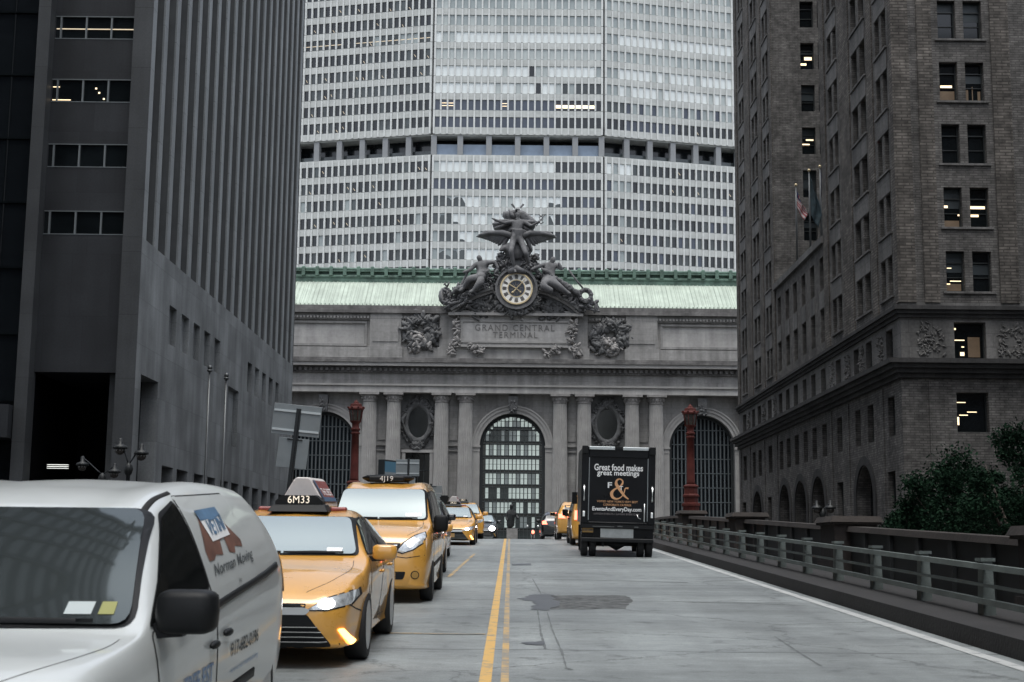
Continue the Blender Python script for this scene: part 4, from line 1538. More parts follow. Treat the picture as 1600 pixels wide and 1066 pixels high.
for u0, u1 in ((BX + .9, BX + 2.5), (BX + 5.6, BX + 7.2)):
    q = MB(o_)
    relief(q, (0, BY0, 0), (1, 0, 0), (0, -1, 0), u0, u1, 13.05, 15.0, 80, .06, .13)
    q.build('carved_panel', 'terracotta', root)
for a in (85.6, 90.1, 94.0, 98.6, 120.2, 125.4, 133.5):
    q = MB(o_)
    relief(q, (BX, 0, 0), E3, (-1, 0, 0), a - .7, a + .7, 13.05, 14.95, 48, .06, .13)
    q.build('carved_panel', 'terracotta', root)
for cy, r_, top in arches:
    q = MB(o_)
    ro = r_ + .62
    n = 20
    sp = top - r_
    pts, fs = [], []
    for k in range(n + 1):
        a = math.pi * k / n
        for rr, x in ((r_ + .05, BX - .10), (ro, BX - .10), (ro, BX + .05), (r_ + .05, BX + .05)):
            pts.append((x, cy - rr * math.cos(a), sp + rr * math.sin(a)))
    for k in range(n):
        for j in range(4):
            fs.append((4 * k + j, 4 * k + (j + 1) % 4, 4 * k + 4 + (j + 1) % 4, 4 * k + 4 + j))
    q.add(pts, fs)
    q.box(BX - .10, BX + .05, cy - ro, cy - r_ - .05, GZ, sp)
    q.box(BX - .10, BX + .05, cy + r_ + .05, cy + ro, GZ, sp)
    q.build('archivolt', 'terracotta_dark', root)
    q = MB(o_)
    q.box(BX + .86, BX + .92, cy - r_ - .1, cy + r_ + .1, GZ, top + .1)
    q.build('window', 'black_glass', root)

# windows: sashes with a blind behind the upper light; the hundred nearest are parts of their own
allw = []
for q in near_ops + far_ops + ter_ops + [x for x in base_ops if not x[4]]:
    allw.append(('w', q))
for q in court_ops + []:
    allw.append(('c', q))
for q in south_ops + so2:
    allw.append(('s', q))


def vis(k):
    f, q = k
    if f == 's' and q[0] > 30:
        return 1e9
    d = (q[0] + q[1]) / 2 if f == 'w' else (BY0 if f == 's' else BF0)
    if q[2] > 1.55 + d * .40:
        return 1e8 + d
    if f == 'c' and q[0] > 30:
        return 1e7
    return d if f != 's' else d - 50


allw.sort(key=vis)
rest = MB(o_)
lit = {('s', 1, 0): 1, ('s', 1, 1): 2, ('s', 3, 0): 3, ('s', 3, 1): 1}


def window_at(mb, f, q, mg=0):
    a, b, z0, z1, _, dp = q
    if f == 'w':
        Pn = lambda u, z, d: (BX + dp - d, u, z)
    elif f == 's':
        Pn = lambda u, z, d: (u, BY0 + dp - d, z)
    else:
        Pn = lambda u, z, d: (u, BF0 + dp - d, z)

    def bx(u0, u1, za, zb, d0, d1, mi):
        mb.hexa([Pn(u0, za, d0), Pn(u1, za, d0), Pn(u1, za, d1), Pn(u0, za, d1)], [Pn(u0, zb, d0), Pn(u1, zb, d0), Pn(u1, zb, d1), Pn(u0, zb, d1)], mi)
    h = z1 - z0
    bx(a - .02, b + .02, z0 - .02, z1 + .02, -.06, 0, 1)
    big = b - a > 1.7
    cut = random.choice((.5, .5, .45, .62, .3, .78))
    if not big and random.random() < .75:
        bx(a + .06, b - .06, z0 + h * cut, z1 - .3 * h * random.choice((0, 0, 1)), .002, .012, 2)
    bx(a, a + .06, z0, z1, .014, .08, 0)
    bx(b - .06, b, z0, z1, .014, .08, 0)
    bx(a + .06, b - .06, z1 - .06, z1, .014, .08, 0)
    bx(a + .06, b - .06, z0, z0 + .07, .014, .08, 0)
    if not big:
        bx(a + .06, b - .06, z0 + h * .72, z0 + h * .72 + .07, .014, .10, 0)
        bx(a + .06, b - .06, z0 + h * .36, z0 + h * .36 + .05, .014, .07, 0)
    return Pn, bx


nw = 0
for f, q in allw:
    own = nw < 94
    mb = MB(o_) if own else rest
    Pn, bx = window_at(mb, f, q)
    if own:
        wo_ = mb.build('window', ['sash', 'black_glass', 'blind'], root)
        nw += 1
        a, b, z0, z1, _, dp = q
        h = z1 - z0
        fl_ = round((z1 - T0) / FH) if f in 'sc' and z1 > 16.2 else -1
        spec = None
        col = 0 if (abs(a - 25.42) < .1 or abs(a - 25.2) < .1) else 1

        def lbox(parts, mat):
            mb2 = MB(o_)
            for u0, u1, t0, t1 in parts:
                ua, ub = lerp(a, b, u0), lerp(a, b, u1)
                za, zb = lerp(z0, z1, t0), lerp(z0, z1, t1)
                mb2.hexa([Pn(ua, za, .003), Pn(ub, za, .003), Pn(ub, za, .013), Pn(ua, za, .013)], [Pn(ua, zb, .003), Pn(ub, zb, .003), Pn(ub, zb, .013), Pn(ua, zb, .013)])
            mb2.build('ceiling_light' if mat != 'lit_glow' else 'lit_room', mat, wo_)
        if f == 's' and a < 30:
            if fl_ == 3 and col == 0:
                lbox([(.08, .92, .04, .30)], 'lit_glow')
                lbox([(.15, .80, .37, .45)], 'lit_warm')
            if fl_ == 3 and col == 1:
                lbox([(.10, .25, .04, .34), (.45, .5, .04, .42), (.75, .9, .04, .3)], 'lit_glow')
            if fl_ == 1 and col == 0:
                lbox([(.08, .92, .05, .20)], 'lit_glow')
                lbox([(.02, .32, .52, .58), (.85, .95, .32, .36)], 'lit_warm')
            if fl_ == 1 and col == 1:
                lbox([(.06, .9, .50, .57), (.02, .55, .30, .37)], 'lit_warm')
            if fl_ == 0 and col == 0:
                lbox([(.06, .9, .05, .22)], 'lit_glow')
                lbox([(.05, .30, .20, .23), (.3, .9, .28, .30), (.15, .4, .6, .62)], 'lit_strip')
            if abs(z1 - 15.05) < .1:
                lbox([(.05, .14, .82, .87), (.05, .4, .52, .545), (.3, .38, .33, .36), (.25, .38, .10, .2)], 'lit_strip')
                lbox([(.50, .88, .06, .62)], 'lit_glow')
            if abs(z1 - 10.93) < .1:
                lbox([(.08, .36, .76, .78), (.4, .7, .52, .54), (.15, .42, .44, .46), (.06, .14, .2, .4)], 'lit_strip')
        if f == 'c' and a < 26 and fl_ in (5, 7):
            lbox([(.35, .9, .40, .52), (.08, .5, .20, .28)] if fl_ == 7 else [(.35, .9, .55, .6), (.08, .62, .36, .43)], 'lit_warm')
    else:
        continue
for f, q in allw[94:]:
    window_at(rest, f, q)
rest.build('window', ['sash', 'black_glass', 'blind'], root)['kind'] = 'stuff'
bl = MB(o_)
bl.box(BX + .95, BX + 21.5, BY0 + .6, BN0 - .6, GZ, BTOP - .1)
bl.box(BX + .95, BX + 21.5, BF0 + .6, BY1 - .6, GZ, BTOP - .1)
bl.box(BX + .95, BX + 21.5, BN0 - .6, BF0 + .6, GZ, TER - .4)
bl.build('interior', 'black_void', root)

# flags on the terrace
def flag(u, vtop, label, bands, mats, w0, hoist, cat='flag'):
    Y = 113.0
    c = at(u, vtop, Y)
    t = thing('flagpole', label, 'flagpole', (c.x, Y, TER - .3), 'flagpoles on the brick terrace')
    H = c.z - TER + .3
    p = MB()
    p.lathe([(.09, 0), (.075, H * .6), (.05, H)], n=8)
    p.build('pole', 'pole_metal', t)
    p = MB()
    p.ball((0, 0, H + .1), .13, 8)
    p.build('finial', 'gold', t)
    # a limp flag: hanging folds gathered against the pole
    fm = MB()
    nx, nz = 14, 22
    pts = []
    for j in range(nz + 1):
        q = j / nz
        wd = w0 * (.25 + .75 * math.sin(min(1, q * 1.25) * math.pi * .5)) * (1 - .35 * max(0, q - .7) / .3)
        for i in range(nx + 1):
            s = i / nx
            pts.append((.08 + wd * s * .55, .30 * math.sin(s * 9 + q * 3) * s * w0 * .35, H - .25 - hoist * q - .9 * s * w0 * .8))
    fs = [(j * (nx + 1) + i, j * (nx + 1) + i + 1, (j + 1) * (nx + 1) + i + 1, (j + 1) * (nx + 1) + i) for j in range(nz) for i in range(nx)]
    base = len(fm.v)
    fm.add(pts, fs, 0, True)
    for j in range(nz):
        for i in range(nx):
            fm.m[j * nx + i] = bands(i / nx, j / nz)
    fo = fm.build('flag', mats, t)
    so = fo.modifiers.new('t', 'SOLIDIFY')
    so.thickness = .03
    return t


flag(1243.5, 291, 'flagpole with limp striped red and white flag on the brick terrace', lambda s, q: 2 if (q < .45 and s < .45) else int(q * 13) % 2, ['flag_red', 'flag_white', 'flag_blue'], 1.5, 1.6)
flag(1264, 268, 'flagpole with limp dark teal flag on the brick terrace, middle of three', lambda s, q: 0, ['flag_teal'], 1.6, 3.4)
flag(1281, 262, 'flagpole with limp deep blue flag on the brick terrace, next to the near wing', lambda s, q: 0, ['flag_blue'], 1.3, 1.8)

# ================================================================== the railway terminal across the end of the avenue
Y0 = 175.0
S_ = (at(900, 650, Y0).x - at(700, 650, Y0).x) / 200.0     # metres per photo pixel on the front
CX = at(801.3, 650, Y0).x


def fx(du):
    return CX + du * S_


def fz(v, Y=Y0):
    return zat(v, Y, 801)


root = thing('railway_terminal', 'pale stone railway terminal with three arched windows and a green copper roof', 'building', (CX, Y0, GZ))
o_ = root.location
W2 = 49.0
zs_ = fz(697)
ra = 51 * S_
zat_ = fz(617)                                              # underside of the architrave
arch_c = [fx(-295), fx(0), fx(295)]
ops = [(c - ra, c + ra, GZ, zs_ + ra, True, 1.3) for c in arch_c]
doors = [fx(-147.5), fx(147.5)]
zd = fz(709)
for c in doors:
    ops.append((c - 19 * S_, c + 19 * S_, GZ, zd, False, 1.2))
m_ = MB(o_)
opening_wall(m_, (0, Y0, 0), (1, 0, 0), (0, -1, 0), CX - W2, CX + W2, GZ, zat_, ops, 1.2, arch_n=14)
m_.build('front_wall', 'limestone', root)
m_ = MB(o_)
m_.box(CX - W2, CX + W2, Y0 + 3, Y0 + 20, GZ, fz(500))
m_.build('body', 'limestone_dark', root)

# arched windows: dark glass behind iron bars, pale middle panes given a glow of their own
for ci, c in enumerate(arch_c):
    wr = MB(o_)
    # iron frame following the arch
    n = 24
    pts, fs = [], []
    for k in range(n + 1):
        a = math.pi * k / n
        for rr, y in ((ra - .02, Y0 + .75), (ra - .38, Y0 + .75), (ra - .38, Y0 + 1.0), (ra - .02, Y0 + 1.0)):
            pts.append((c - rr * math.cos(a), y, zs_ + rr * math.sin(a)))
    for k in range(n):
        for j in range(4):
            fs.append((4 * k + j, 4 * k + (j + 1) % 4, 4 * k + 4 + (j + 1) % 4, 4 * k + 4 + j))
    wr.add(pts, fs)
    wr.box(c - ra, c - ra + .38, Y0 + .75, Y0 + 1.0, GZ, zs_)
    wr.box(c + ra - .38, c + ra, Y0 + .75, Y0 + 1.0, GZ, zs_)
    im = plain('iron_dark', (0.022, 0.026, 0.027), 0.6) if 'iron_dark' not in M else M['iron_dark']
    M['iron_dark'] = im
    fr = wr.build('window', 'iron_dark', root)
    nb = 16
    bars = MB(o_)
    half = ra - .2
    xs = [c - half + 2 * half * k / nb for k in range(nb + 1)]
    for x in xs:
        h = math.sqrt(max(0, half * half - (x - c) ** 2))
        hw_ = .045 if ci == 1 else .085
        bars.box(x - hw_, x + hw_, Y0 + .80, Y0 + .88, GZ, zs_ + h)
    P_ = 22.4 * S_
    rows = [zs_ + ra * .55 - P_ * k for k in range(12)]
    for z in rows:
        h = half if z < zs_ else math.sqrt(max(0, half * half - (z - zs_) ** 2))
        for dz in ((-.16, .16) if ci == 1 else (0,)):
            bars.box(c - h, c + h, Y0 + .76, Y0 + .84, z + dz - .05, z + dz + .05)
        if ci == 1:
            bars.box(c - h, c + h, Y0 + .81, Y0 + .87, z + P_ * .5 - .025, z + P_ * .5 + .025)
    M.setdefault('iron_mid', plain('iron_mid', (0.045, 0.056, 0.056), 0.5))
    M.setdefault('iron_bar', plain('iron_bar', (0.085, 0.10, 0.105), 0.5))
    bars.build('glazing_bar', 'iron_bar' if ci != 1 else 'iron_mid', fr)
    gl = MB(o_)
    mats = ['pane_dark', 'gl_a', 'gl_b', 'gl_c']
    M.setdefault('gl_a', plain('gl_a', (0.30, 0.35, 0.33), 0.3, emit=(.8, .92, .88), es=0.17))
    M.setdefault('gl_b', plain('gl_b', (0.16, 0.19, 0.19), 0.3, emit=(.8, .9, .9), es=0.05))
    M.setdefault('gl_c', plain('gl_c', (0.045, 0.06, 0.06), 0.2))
    gl.box(c - ra, c + ra, Y0 + 1.2, Y0 + 1.3, GZ, zs_ + ra)
    if ci == 1:
        for j, z in enumerate(rows):
            for i in range(nb):
                x0, x1 = xs[i], xs[i + 1]
                far = max(abs(x0 - c), abs(x1 - c))
                top = z + P_ - .16
                if top > zs_ and math.hypot(far, top - zs_) > half:
                    if math.hypot(far, z + .3 - zs_) > half or z < zs_ - 2:
                        continue
                    top = zs_ + math.sqrt(half * half - far * far) - .05
                if i in (0, nb - 1):
                    continue
                q = random.random()
                pj = (.95, .5, .75, .95, .8, .6, .6, .42, .15, 0, 0, 0)[j]
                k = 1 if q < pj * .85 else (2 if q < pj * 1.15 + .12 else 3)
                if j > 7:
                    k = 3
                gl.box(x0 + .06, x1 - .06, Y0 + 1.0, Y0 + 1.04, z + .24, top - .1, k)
        for k in range(15):
            a = math.pi * (k + .5) / 15
            if .35 < a < 2.8:
                gl.ball((c - (ra - .62) * math.cos(a), Y0 + .9, zs_ + (ra - .62) * math.sin(a)), (.2, .06, .2), 8, 1)
    gl.build('glazing', mats, fr)
    # archivolt in two steps, imposts, keystone
    av = MB(o_)
    for r0, r1, pr in ((ra + .0, ra + .42, .22), (ra + .42, ra + .80, .34), (ra + .80, ra + .98, .46)):
        pts, fs = [], []
        n = 30
        for k in range(n + 1):
            a = math.pi * k / n
            for rr, y in ((r0, Y0 - pr), (r1, Y0 - pr), (r1, Y0 + .1), (r0, Y0 + .1)):
                pts.append((c - rr * math.cos(a), y, zs_ + rr * math.sin(a)))
        for k in range(n):
            for j in range(4):
                fs.append((4 * k + j, 4 * k + (j + 1) % 4, 4 * k + 4 + (j + 1) % 4, 4 * k + 4 + j))
        av.add(pts, fs)
    av.build('archivolt', 'column_stone', root)
    jm = MB(o_)
    for s in (-1, 1):
        a, b = sorted((c + s * ra, c + s * (ra + .98)))
        jm.box(a, b, Y0 - .30, Y0 + .1, GZ, zs_ - .75)
        jm.box(a - .08, b + .08, Y0 - .42, Y0 + .1, zs_ - .22, zs_)
        jm.box(a - .02, b + .02, Y0 - .36, Y0 + .1, zs_ - .75, zs_ - .62)
        jm.box(a, b, Y0 - .28, Y0 + .1, zs_ - .62, zs_ - .22)
    jm.build('jamb', 'column_stone', root)
    ks = MB(o_)
    zt_ = fz(621)
    ks.hexa([(c - 6 * S_, Y0 - .9, zs_ + ra - .1), (c + 6 * S_, Y0 - .9, zs_ + ra - .1), (c + 6 * S_, Y0 + .1, zs_ + ra - .1), (c - 6 * S_, Y0 + .1, zs_ + ra - .1)],
            [(c - 7.5 * S_, Y0 - 1.2, zt_), (c + 7.5 * S_, Y0 - 1.2, zt_), (c + 7.5 * S_, Y0 + .1, zt_), (c - 7.5 * S_, Y0 + .1, zt_)])
    relief(ks, (0, Y0 - 1.0, 0), (1, 0, 0), (0, -1, 0), c - .45, c + .45, zs_ + ra, zt_ - .2, 26, .1, .22)
    ks.build('keystone', 'carving', root)

# fluted columns in pairs
zc0, zc1 = fz(632), fz(617.5)
col_du = (-223, -185.5, -111, -73.5, 73.5, 111, 185.5, 223, -367, 367)
CRAD = 11.6 * S_
for du in col_du:
    x = fx(du)
    yc = Y0 - .75
    m_ = MB(o_)
    n = 22
    prof = []
    for k in range(n):
        for j in range(4):
            a = 2 * math.pi * (k + (0, .14, .5, .86)[j]) / n
            prof.append((a, (1.0, 1.0, .90, 1.0)[j] if j != 0 else 1.0))
    zb = 2.2
    levels = [(zb + 1.1, 1.045), (lerp(zb, zc0, .33), 1.04), (lerp(zb, zc0, .66), .98), (zc0, .91)]
    pts, fs = [], []
    for z, k in levels:
        for a, q in prof:
            pts.append((x + CRAD * k * q * math.sin(a), yc - CRAD * k * q * math.cos(a), z))
    np_ = len(prof)
    for i in range(len(levels) - 1):
        for k in range(np_):
            fs.append((i * np_ + k, i * np_ + (k + 1) % np_, (i + 1) * np_ + (k + 1) % np_, (i + 1) * np_ + k))
    m_.add(pts, fs)
    col = m_.build('column', 'column_stone', root)
    q = MB(o_)
    q.lathe([(CRAD * 1.3, zb), (CRAD * 1.3, zb + .35), (CRAD * 1.15, zb + .45), (CRAD * 1.2, zb + .7), (CRAD * 1.08, zb + .9), (CRAD * 1.05, zb + 1.1)], (x, yc, 0), 24)
    q.box(x - CRAD * 1.4, x + CRAD * 1.4, yc - CRAD * 1.4, yc + CRAD, GZ, zb)
    q.build('base', 'column_stone', col)
    q = MB(o_)
    q.lathe([(CRAD * .92, zc0), (CRAD * .98, zc0 + .1), (CRAD * .93, zc0 + .25), (CRAD * 1.1, zc0 + .75), (CRAD * 1.15, zc0 + .85)], (x, yc, 0), 24)
    q.box(x - CRAD * 1.32, x + CRAD * 1.32, yc - CRAD * 1.3, yc + CRAD, zc1 - .28, zc1)
    for k in range(14):
        a = 2 * math.pi * k / 14
        q.ball((x + CRAD * 1.05 * math.sin(a), yc - CRAD * 1.05 * math.cos(a), zc0 + .5), (.12, .12, .22), 6)
    q.build('capital', 'carving_pale', col)

# impost band between the paired columns, carved oval windows, doorways
for du in (-204, -92, 92, 204):
    b_ = MB(o_)
    x = fx(du)
    w_ = 9 * S_
    b_.box(x - w_, x + w_, Y0 - .3, Y0 + .05, zs_ - .1, zs_ + .12)
    b_.box(x - w_, x + w_, Y0 - .2, Y0 + .05, zs_ - .75, zs_ - .6)
    b_.box(x - w_ * .7, x + w_ * .7, Y0 - .12, Y0 + .05, zs_ + .6, fz(634))
    b_.box(x - w_ * .7, x + w_ * .7, Y0 - .12, Y0 + .05, 2.5, zs_ - 1.3)
    b_.build('wall_panel', 'limestone', root)
for c, dv in ((doors[0], 0), (doors[1], 0)):
    zo = fz(662)
    rx_, rz_ = 15.5 * S_, 23.5 * S_
    pn = MB(o_)
    pn.box(c - 26.5 * S_, c + 26.5 * S_, Y0 - .10, Y0 + .05, fz(703), fz(618))
    pw_ = pn.build('carved_panel', 'carving', root)
    el = MB(o_)
    n = 32
    pts, fs = [], []
    for k in range(n):
        a = 2 * math.pi * k / n
        for q, d in ((1.0, .14), (1.12, .42), (1.34, .36), (1.38, .12)):
            pts.append((c + rx_ * q * math.cos(a), Y0 - d, zo + rz_ * q * math.sin(a)))
    for k in range(n):
        for j in range(3):
            fs.append((4 * k + j, 4 * k + j + 1, 4 * ((k + 1) % n) + j + 1, 4 * ((k + 1) % n) + j))
    el.add(pts, fs, 0, True)
    for _ in range(190):
        a = random.uniform(0, 2 * math.pi)
        q = random.uniform(1.22, 1.68)
        x, z = c + rx_ * q * math.cos(a), zo + rz_ * q * math.sin(a) * .98
        if abs(x - c) < 26 * S_ and fz(704) < z < fz(621):
            el.lump((x, Y0 - .2, z), random.uniform(.14, .28), 0, .9)
    for s in (-1, 1):
        el.tube([(c + s * rx_ * 1.2, Y0 - .35, zo + rz_ * .6), (c + s * rx_ * 1.6, Y0 - .35, zo + rz_ * .2), (c + s * rx_ * 1.35, Y0 - .4, zo - rz_ * .5), (c + s * rx_ * .6, Y0 - .4, zo - rz_ * 1.35)], [.18, .26, .24, .12], 8)
    relief(el, (0, Y0 - .3, 0), (1, 0, 0), (0, -1, 0), c - 9 * S_, c + 9 * S_, fz(703), fz(692), 40, .12, .3)
    relief(el, (0, Y0 - .3, 0), (1, 0, 0), (0, -1, 0), c - 7 * S_, c + 7 * S_, fz(634), fz(624), 30, .12, .3)
    el.build('oval_frame', 'carving', pw_)
    ov = MB(o_)
    ov.prism([(c + rx_ * math.cos(2 * math.pi * k / n), zo + rz_ * math.sin(2 * math.pi * k / n)) for k in range(n)], lambda a, b, d: (a, d, b), Y0 - .16, Y0 - .1)
    wv_ = ov.build('window', 'black_glass', pw_)
    dr = MB(o_)
    for s in (-1, 1):
        a, b = sorted((c + s * 19 * S_, c + s * 24 * S_))
        dr.box(a, b, Y0 - .28, Y0 + .05, GZ, zd)
    dr.box(c - 25 * S_, c + 25 * S_, Y0 - .34, Y0 + .05, zd, fz(704.5))
    dr.build('door_surround', 'column_stone', root)
    dd = MB(o_)
    dd.box(c - 19 * S_, c + 19 * S_, Y0 + .9, Y0 + 1.0, GZ, zd)
    do = dd.build('door', 'black_glass', root)
    dd = MB(o_)
    for q in (-.5, 0, .5):
        dd.box(c + q * 19 * S_ * 2 * .5 - .05, c + q * 19 * S_ * 2 * .5 + .05, Y0 + .82, Y0 + .89, GZ, zd)
    for z in (zd - 2.2, zd - 4.4):
        dd.box(c - 19 * S_, c + 19 * S_, Y0 + .80, Y0 + .88, z, z + .14)
    dd.build('door_frame', 'iron_dark', do)

# entablature
def band(z0, z1, pr, mat, name, extra=None, y1=None):
    q = MB(o_)
    q.box(CX - W2, CX + W2, Y0 - pr, y1 if y1 else Y0 + 3, z0, z1)
    if extra:
        extra(q)
    return q.build(name, mat, root)


YE = Y0 - 1.55
band(zat_, fz(607), 1.55, 'limestone_clean', 'architrave')
band(fz(607), fz(604), 1.75, 'column_stone', 'architrave_moulding')
band(fz(604), fz(587), 1.45, 'limestone', 'frieze')


def dent(q):
    x = CX - W2
    while x < CX + W2:
        q.box(x, x + .34, Y0 - 2.05, Y0 - 1.6, fz(584.5), fz(579.5))
        x += .66


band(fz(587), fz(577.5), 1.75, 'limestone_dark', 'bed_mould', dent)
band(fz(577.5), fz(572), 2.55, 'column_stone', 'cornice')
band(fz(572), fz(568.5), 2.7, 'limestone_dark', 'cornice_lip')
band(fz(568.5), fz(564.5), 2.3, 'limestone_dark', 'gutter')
# attic
ZA0, ZA1 = fz(564.5), fz(494)
band(ZA0, fz(546.5), 1.1, 'limestone', 'attic_plinth')
band(fz(546.5), ZA1, .7, 'limestone_clean', 'attic_wall')
for s in (-1, 1):
    for a, b in ((230, 400), (420, 560)):
        q = MB(o_)
        x0, x1 = sorted((fx(s * a), fx(s * b)))
        q.box(x0, x1, Y0 - 1.0, Y0 - .6, fz(545), fz(541.5))
        q.box(x0, x1, Y0 - .95, Y0 - .6, fz(509.5), fz(506.5))
        q.box(x0, x0 + .3, Y0 - .9, Y0 - .6, fz(541.5), fz(509.5))
        q.box(x1 - .3, x1, Y0 - .9, Y0 - .6, fz(541.5), fz(509.5))
        q.build('attic_panel', 'limestone', root)
    for a, b in ((176, 225), (93, 116), (402, 418)):
        q = MB(o_)
        x0, x1 = sorted((fx(s * a), fx(s * b)))
        q.box(x0, x1, Y0 - 1.25, Y0 - .6, fz(546), ZA1)
        q.box(x0 - .2, x1 + .2, Y0 - 1.45, Y0 - .6, ZA0, fz(546))
        if b - a > 30:
            q.box(x0 + .35, x1 - .35, Y0 - 1.33, Y0 - 1.2, fz(538), fz(510))
        q.build('attic_pier', 'limestone', root)


def egg(q):
    x = CX - W2
    while x < CX + W2:
        q.box(x, x + .22, Y0 - 1.3, Y0 - 1.0, fz(502), fz(498.5))
        x += .42


band(fz(504), ZA1, 1.0, 'limestone', 'egg_moulding', egg)
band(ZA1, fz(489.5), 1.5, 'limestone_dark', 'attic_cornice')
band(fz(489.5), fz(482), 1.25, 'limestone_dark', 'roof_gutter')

# copper roof with a crested ridge
ye, yr = Y0 - 1.0, Y0 + 5.5
ze, zr_ = fz(482, ye), fz(442, yr)
q = MB(o_)
q.add([(CX - W2, ye, ze), (CX + W2, ye, ze), (CX + W2, yr, zr_), (CX - W2, yr, zr_), (CX - W2, ye, ze - .3), (CX + W2, ye, ze - .3), (CX + W2, yr, ze - .3), (CX - W2, yr, ze - .3)],
      [(0, 1, 2, 3), (4, 5, 1, 0), (7, 6, 5, 4), (3, 2, 6, 7), (0, 3, 7, 4), (1, 5, 6, 2)])
# standing seams and the row of snow guards
x = CX - W2
sl = Vector((0, yr - ye, zr_ - ze))
while x < CX + W2:
    q.hexa([(x, ye, ze), (x + .07, ye, ze), (x + .07, yr, zr_), (x, yr, zr_)], [(x, ye, ze + .09), (x + .07, ye, ze + .09), (x + .07, yr, zr_ + .09), (x, yr, zr_ + .09)])
    a = Vector((x + .2, ye, ze)) + sl * .06
    q.box(a.x, a.x + .2, a.y, a.y + .15, a.z, a.z + .22)
    x += .52
q.build('roof', 'copper_roof', root)
q = MB(o_)
zt1, zt2, zt3 = fz(438, yr), fz(428, yr), fz(421.5, yr)
q.box(CX - W2, CX + W2, yr - .3, yr + 3, zr_ - .3, zt1)
q.box(CX - W2, CX + W2, yr - .05, yr + 3, zt1, zt2)
q.tube([(CX - W2, yr - .15, zt1 + .2), (CX + W2, yr - .15, zt1 + .2)], .28, 8)
q.box(CX - W2, CX + W2, yr - .45, yr + 3, zt2, lerp(zt2, zt3, .35))
q.tube([(CX - W2, yr - .3, lerp(zt2, zt3, .6)), (CX + W2, yr - .3, lerp(zt2, zt3, .6))], .2, 8)
x = CX - W2
while x < CX + W2:
    q.box(x - .22, x + .22, yr - .6, yr + .1, zt1 + .3, zt3 - .06)
    q.ball((x, yr - .4, zt3 - .02), (.26, .16, .2), 8)
    x += 22.5 * S_
x = CX - W2
while x < CX + W2:
    q.box(x, x + .5, yr - .35, yr - .2, zt2 + .3, zt3 - .1)
    x += 1.1
q.build('roof_crest', 'copper_green', root)

# inscription block under the pediment
YB = Y0 - 1.9
q = MB(o_)
q.box(fx(-95), fx(96), YB + .3, Y0, ZA0 + .01, fz(545))
q.box(fx(-84.5), fx(89.5), YB, Y0, fz(545), fz(498))
ib = q.build('inscription_block', 'limestone_clean', root)
q = MB(o_)
x0, x1, z0, z1 = fx(-79.5), fx(85), fz(537), fz(507.5)
for a in ((x0, x1, z0 - .22, z0), (x0, x1, z1, z1 + .22), (x0 - .22, x0, z0 - .22, z1 + .22), (x1, x1 + .22, z0 - .22, z1 + .22)):
    q.box(a[0], a[1], YB - .14, YB, a[2], a[3])
q.box(fx(-86), fx(91), YB - .2, YB, fz(546.5), fz(543.5))
q.build('panel_frame', 'column_stone', ib)
for s, u0, u1, v0, v1 in (('GRAND CENTRAL', 741, 865, 511, 521), ('TERMINAL', 769, 838.5, 522.5, 531.5)):
    vs, fs = text_mesh(s, 1.0, .03, 0.0, 0, 1.25)
    xs_ = [p.x for p in vs]
    ys_ = [p.y for p in vs]
    kx = (u1 - u0) * S_ / (max(xs_) - min(xs_))
    kz = (v1 - v0) * S_ / (max(ys_) - min(ys_))
    cx_, cz_ = fx((u0 + u1) / 2 - 801.3), (fz(v0) + fz(v1)) / 2
    q = MB(o_)
    q.add([(cx_ + (p.x - (max(xs_) + min(xs_)) / 2) * kx, YB - .02 - p.z, cz_ + (p.y - (max(ys_) + min(ys_)) / 2) * kz) for p in vs], fs)
    q.build('lettering', 'letter_carved', ib)


def garland(name, path, n, r0, r1, mat='carving_pale', spread=.25, y=None, parent=None):
    q = MB(o_)
    path = [Vector((fx(u - 801.3), y or YB - .1, fz(v))) for u, v in path]
    for _ in range(n):
        t = random.random() * (len(path) - 1)
        i = min(int(t), len(path) - 2)
        c = path[i].lerp(path[i + 1], t - i) + Vector((random.gauss(0, spread), random.uniform(-.25, .1), random.gauss(0, spread)))
        r_ = random.uniform(r0, r1)
        q.lump(c, r_)
    return q.build(name, mat, parent or root)


garland('garland', [(711, 505), (714, 520), (712, 535), (706, 548), (704, 556)], 60, .15, .34)
garland('garland', [(893, 508), (890, 524), (893, 538), (899, 550), (901, 558)], 60, .15, .34)
garland('garland', [(733, 545), (742, 549), (752, 556)], 30, .16, .34)
garland('garland', [(874, 546), (865, 551), (853, 557)], 30, .16, .34)
for u, v in ((656, 523), (952.5, 527)):
    rr = 22
    garland('wreath', [(u + rr * math.cos(a), v + rr * .95 * math.sin(a)) for a in [2 * math.pi * k / 16 for k in range(17)]], 230, .22, .52, 'carving', .32, Y0 - 1.15)
    garland('wreath_figure', [(u - 9, v + 8), (u, v + 10), (u + 14, v + 20), (u - 12, v + 22)], 50, .22, .5, 'carving_pale', .35, Y0 - 1.2)

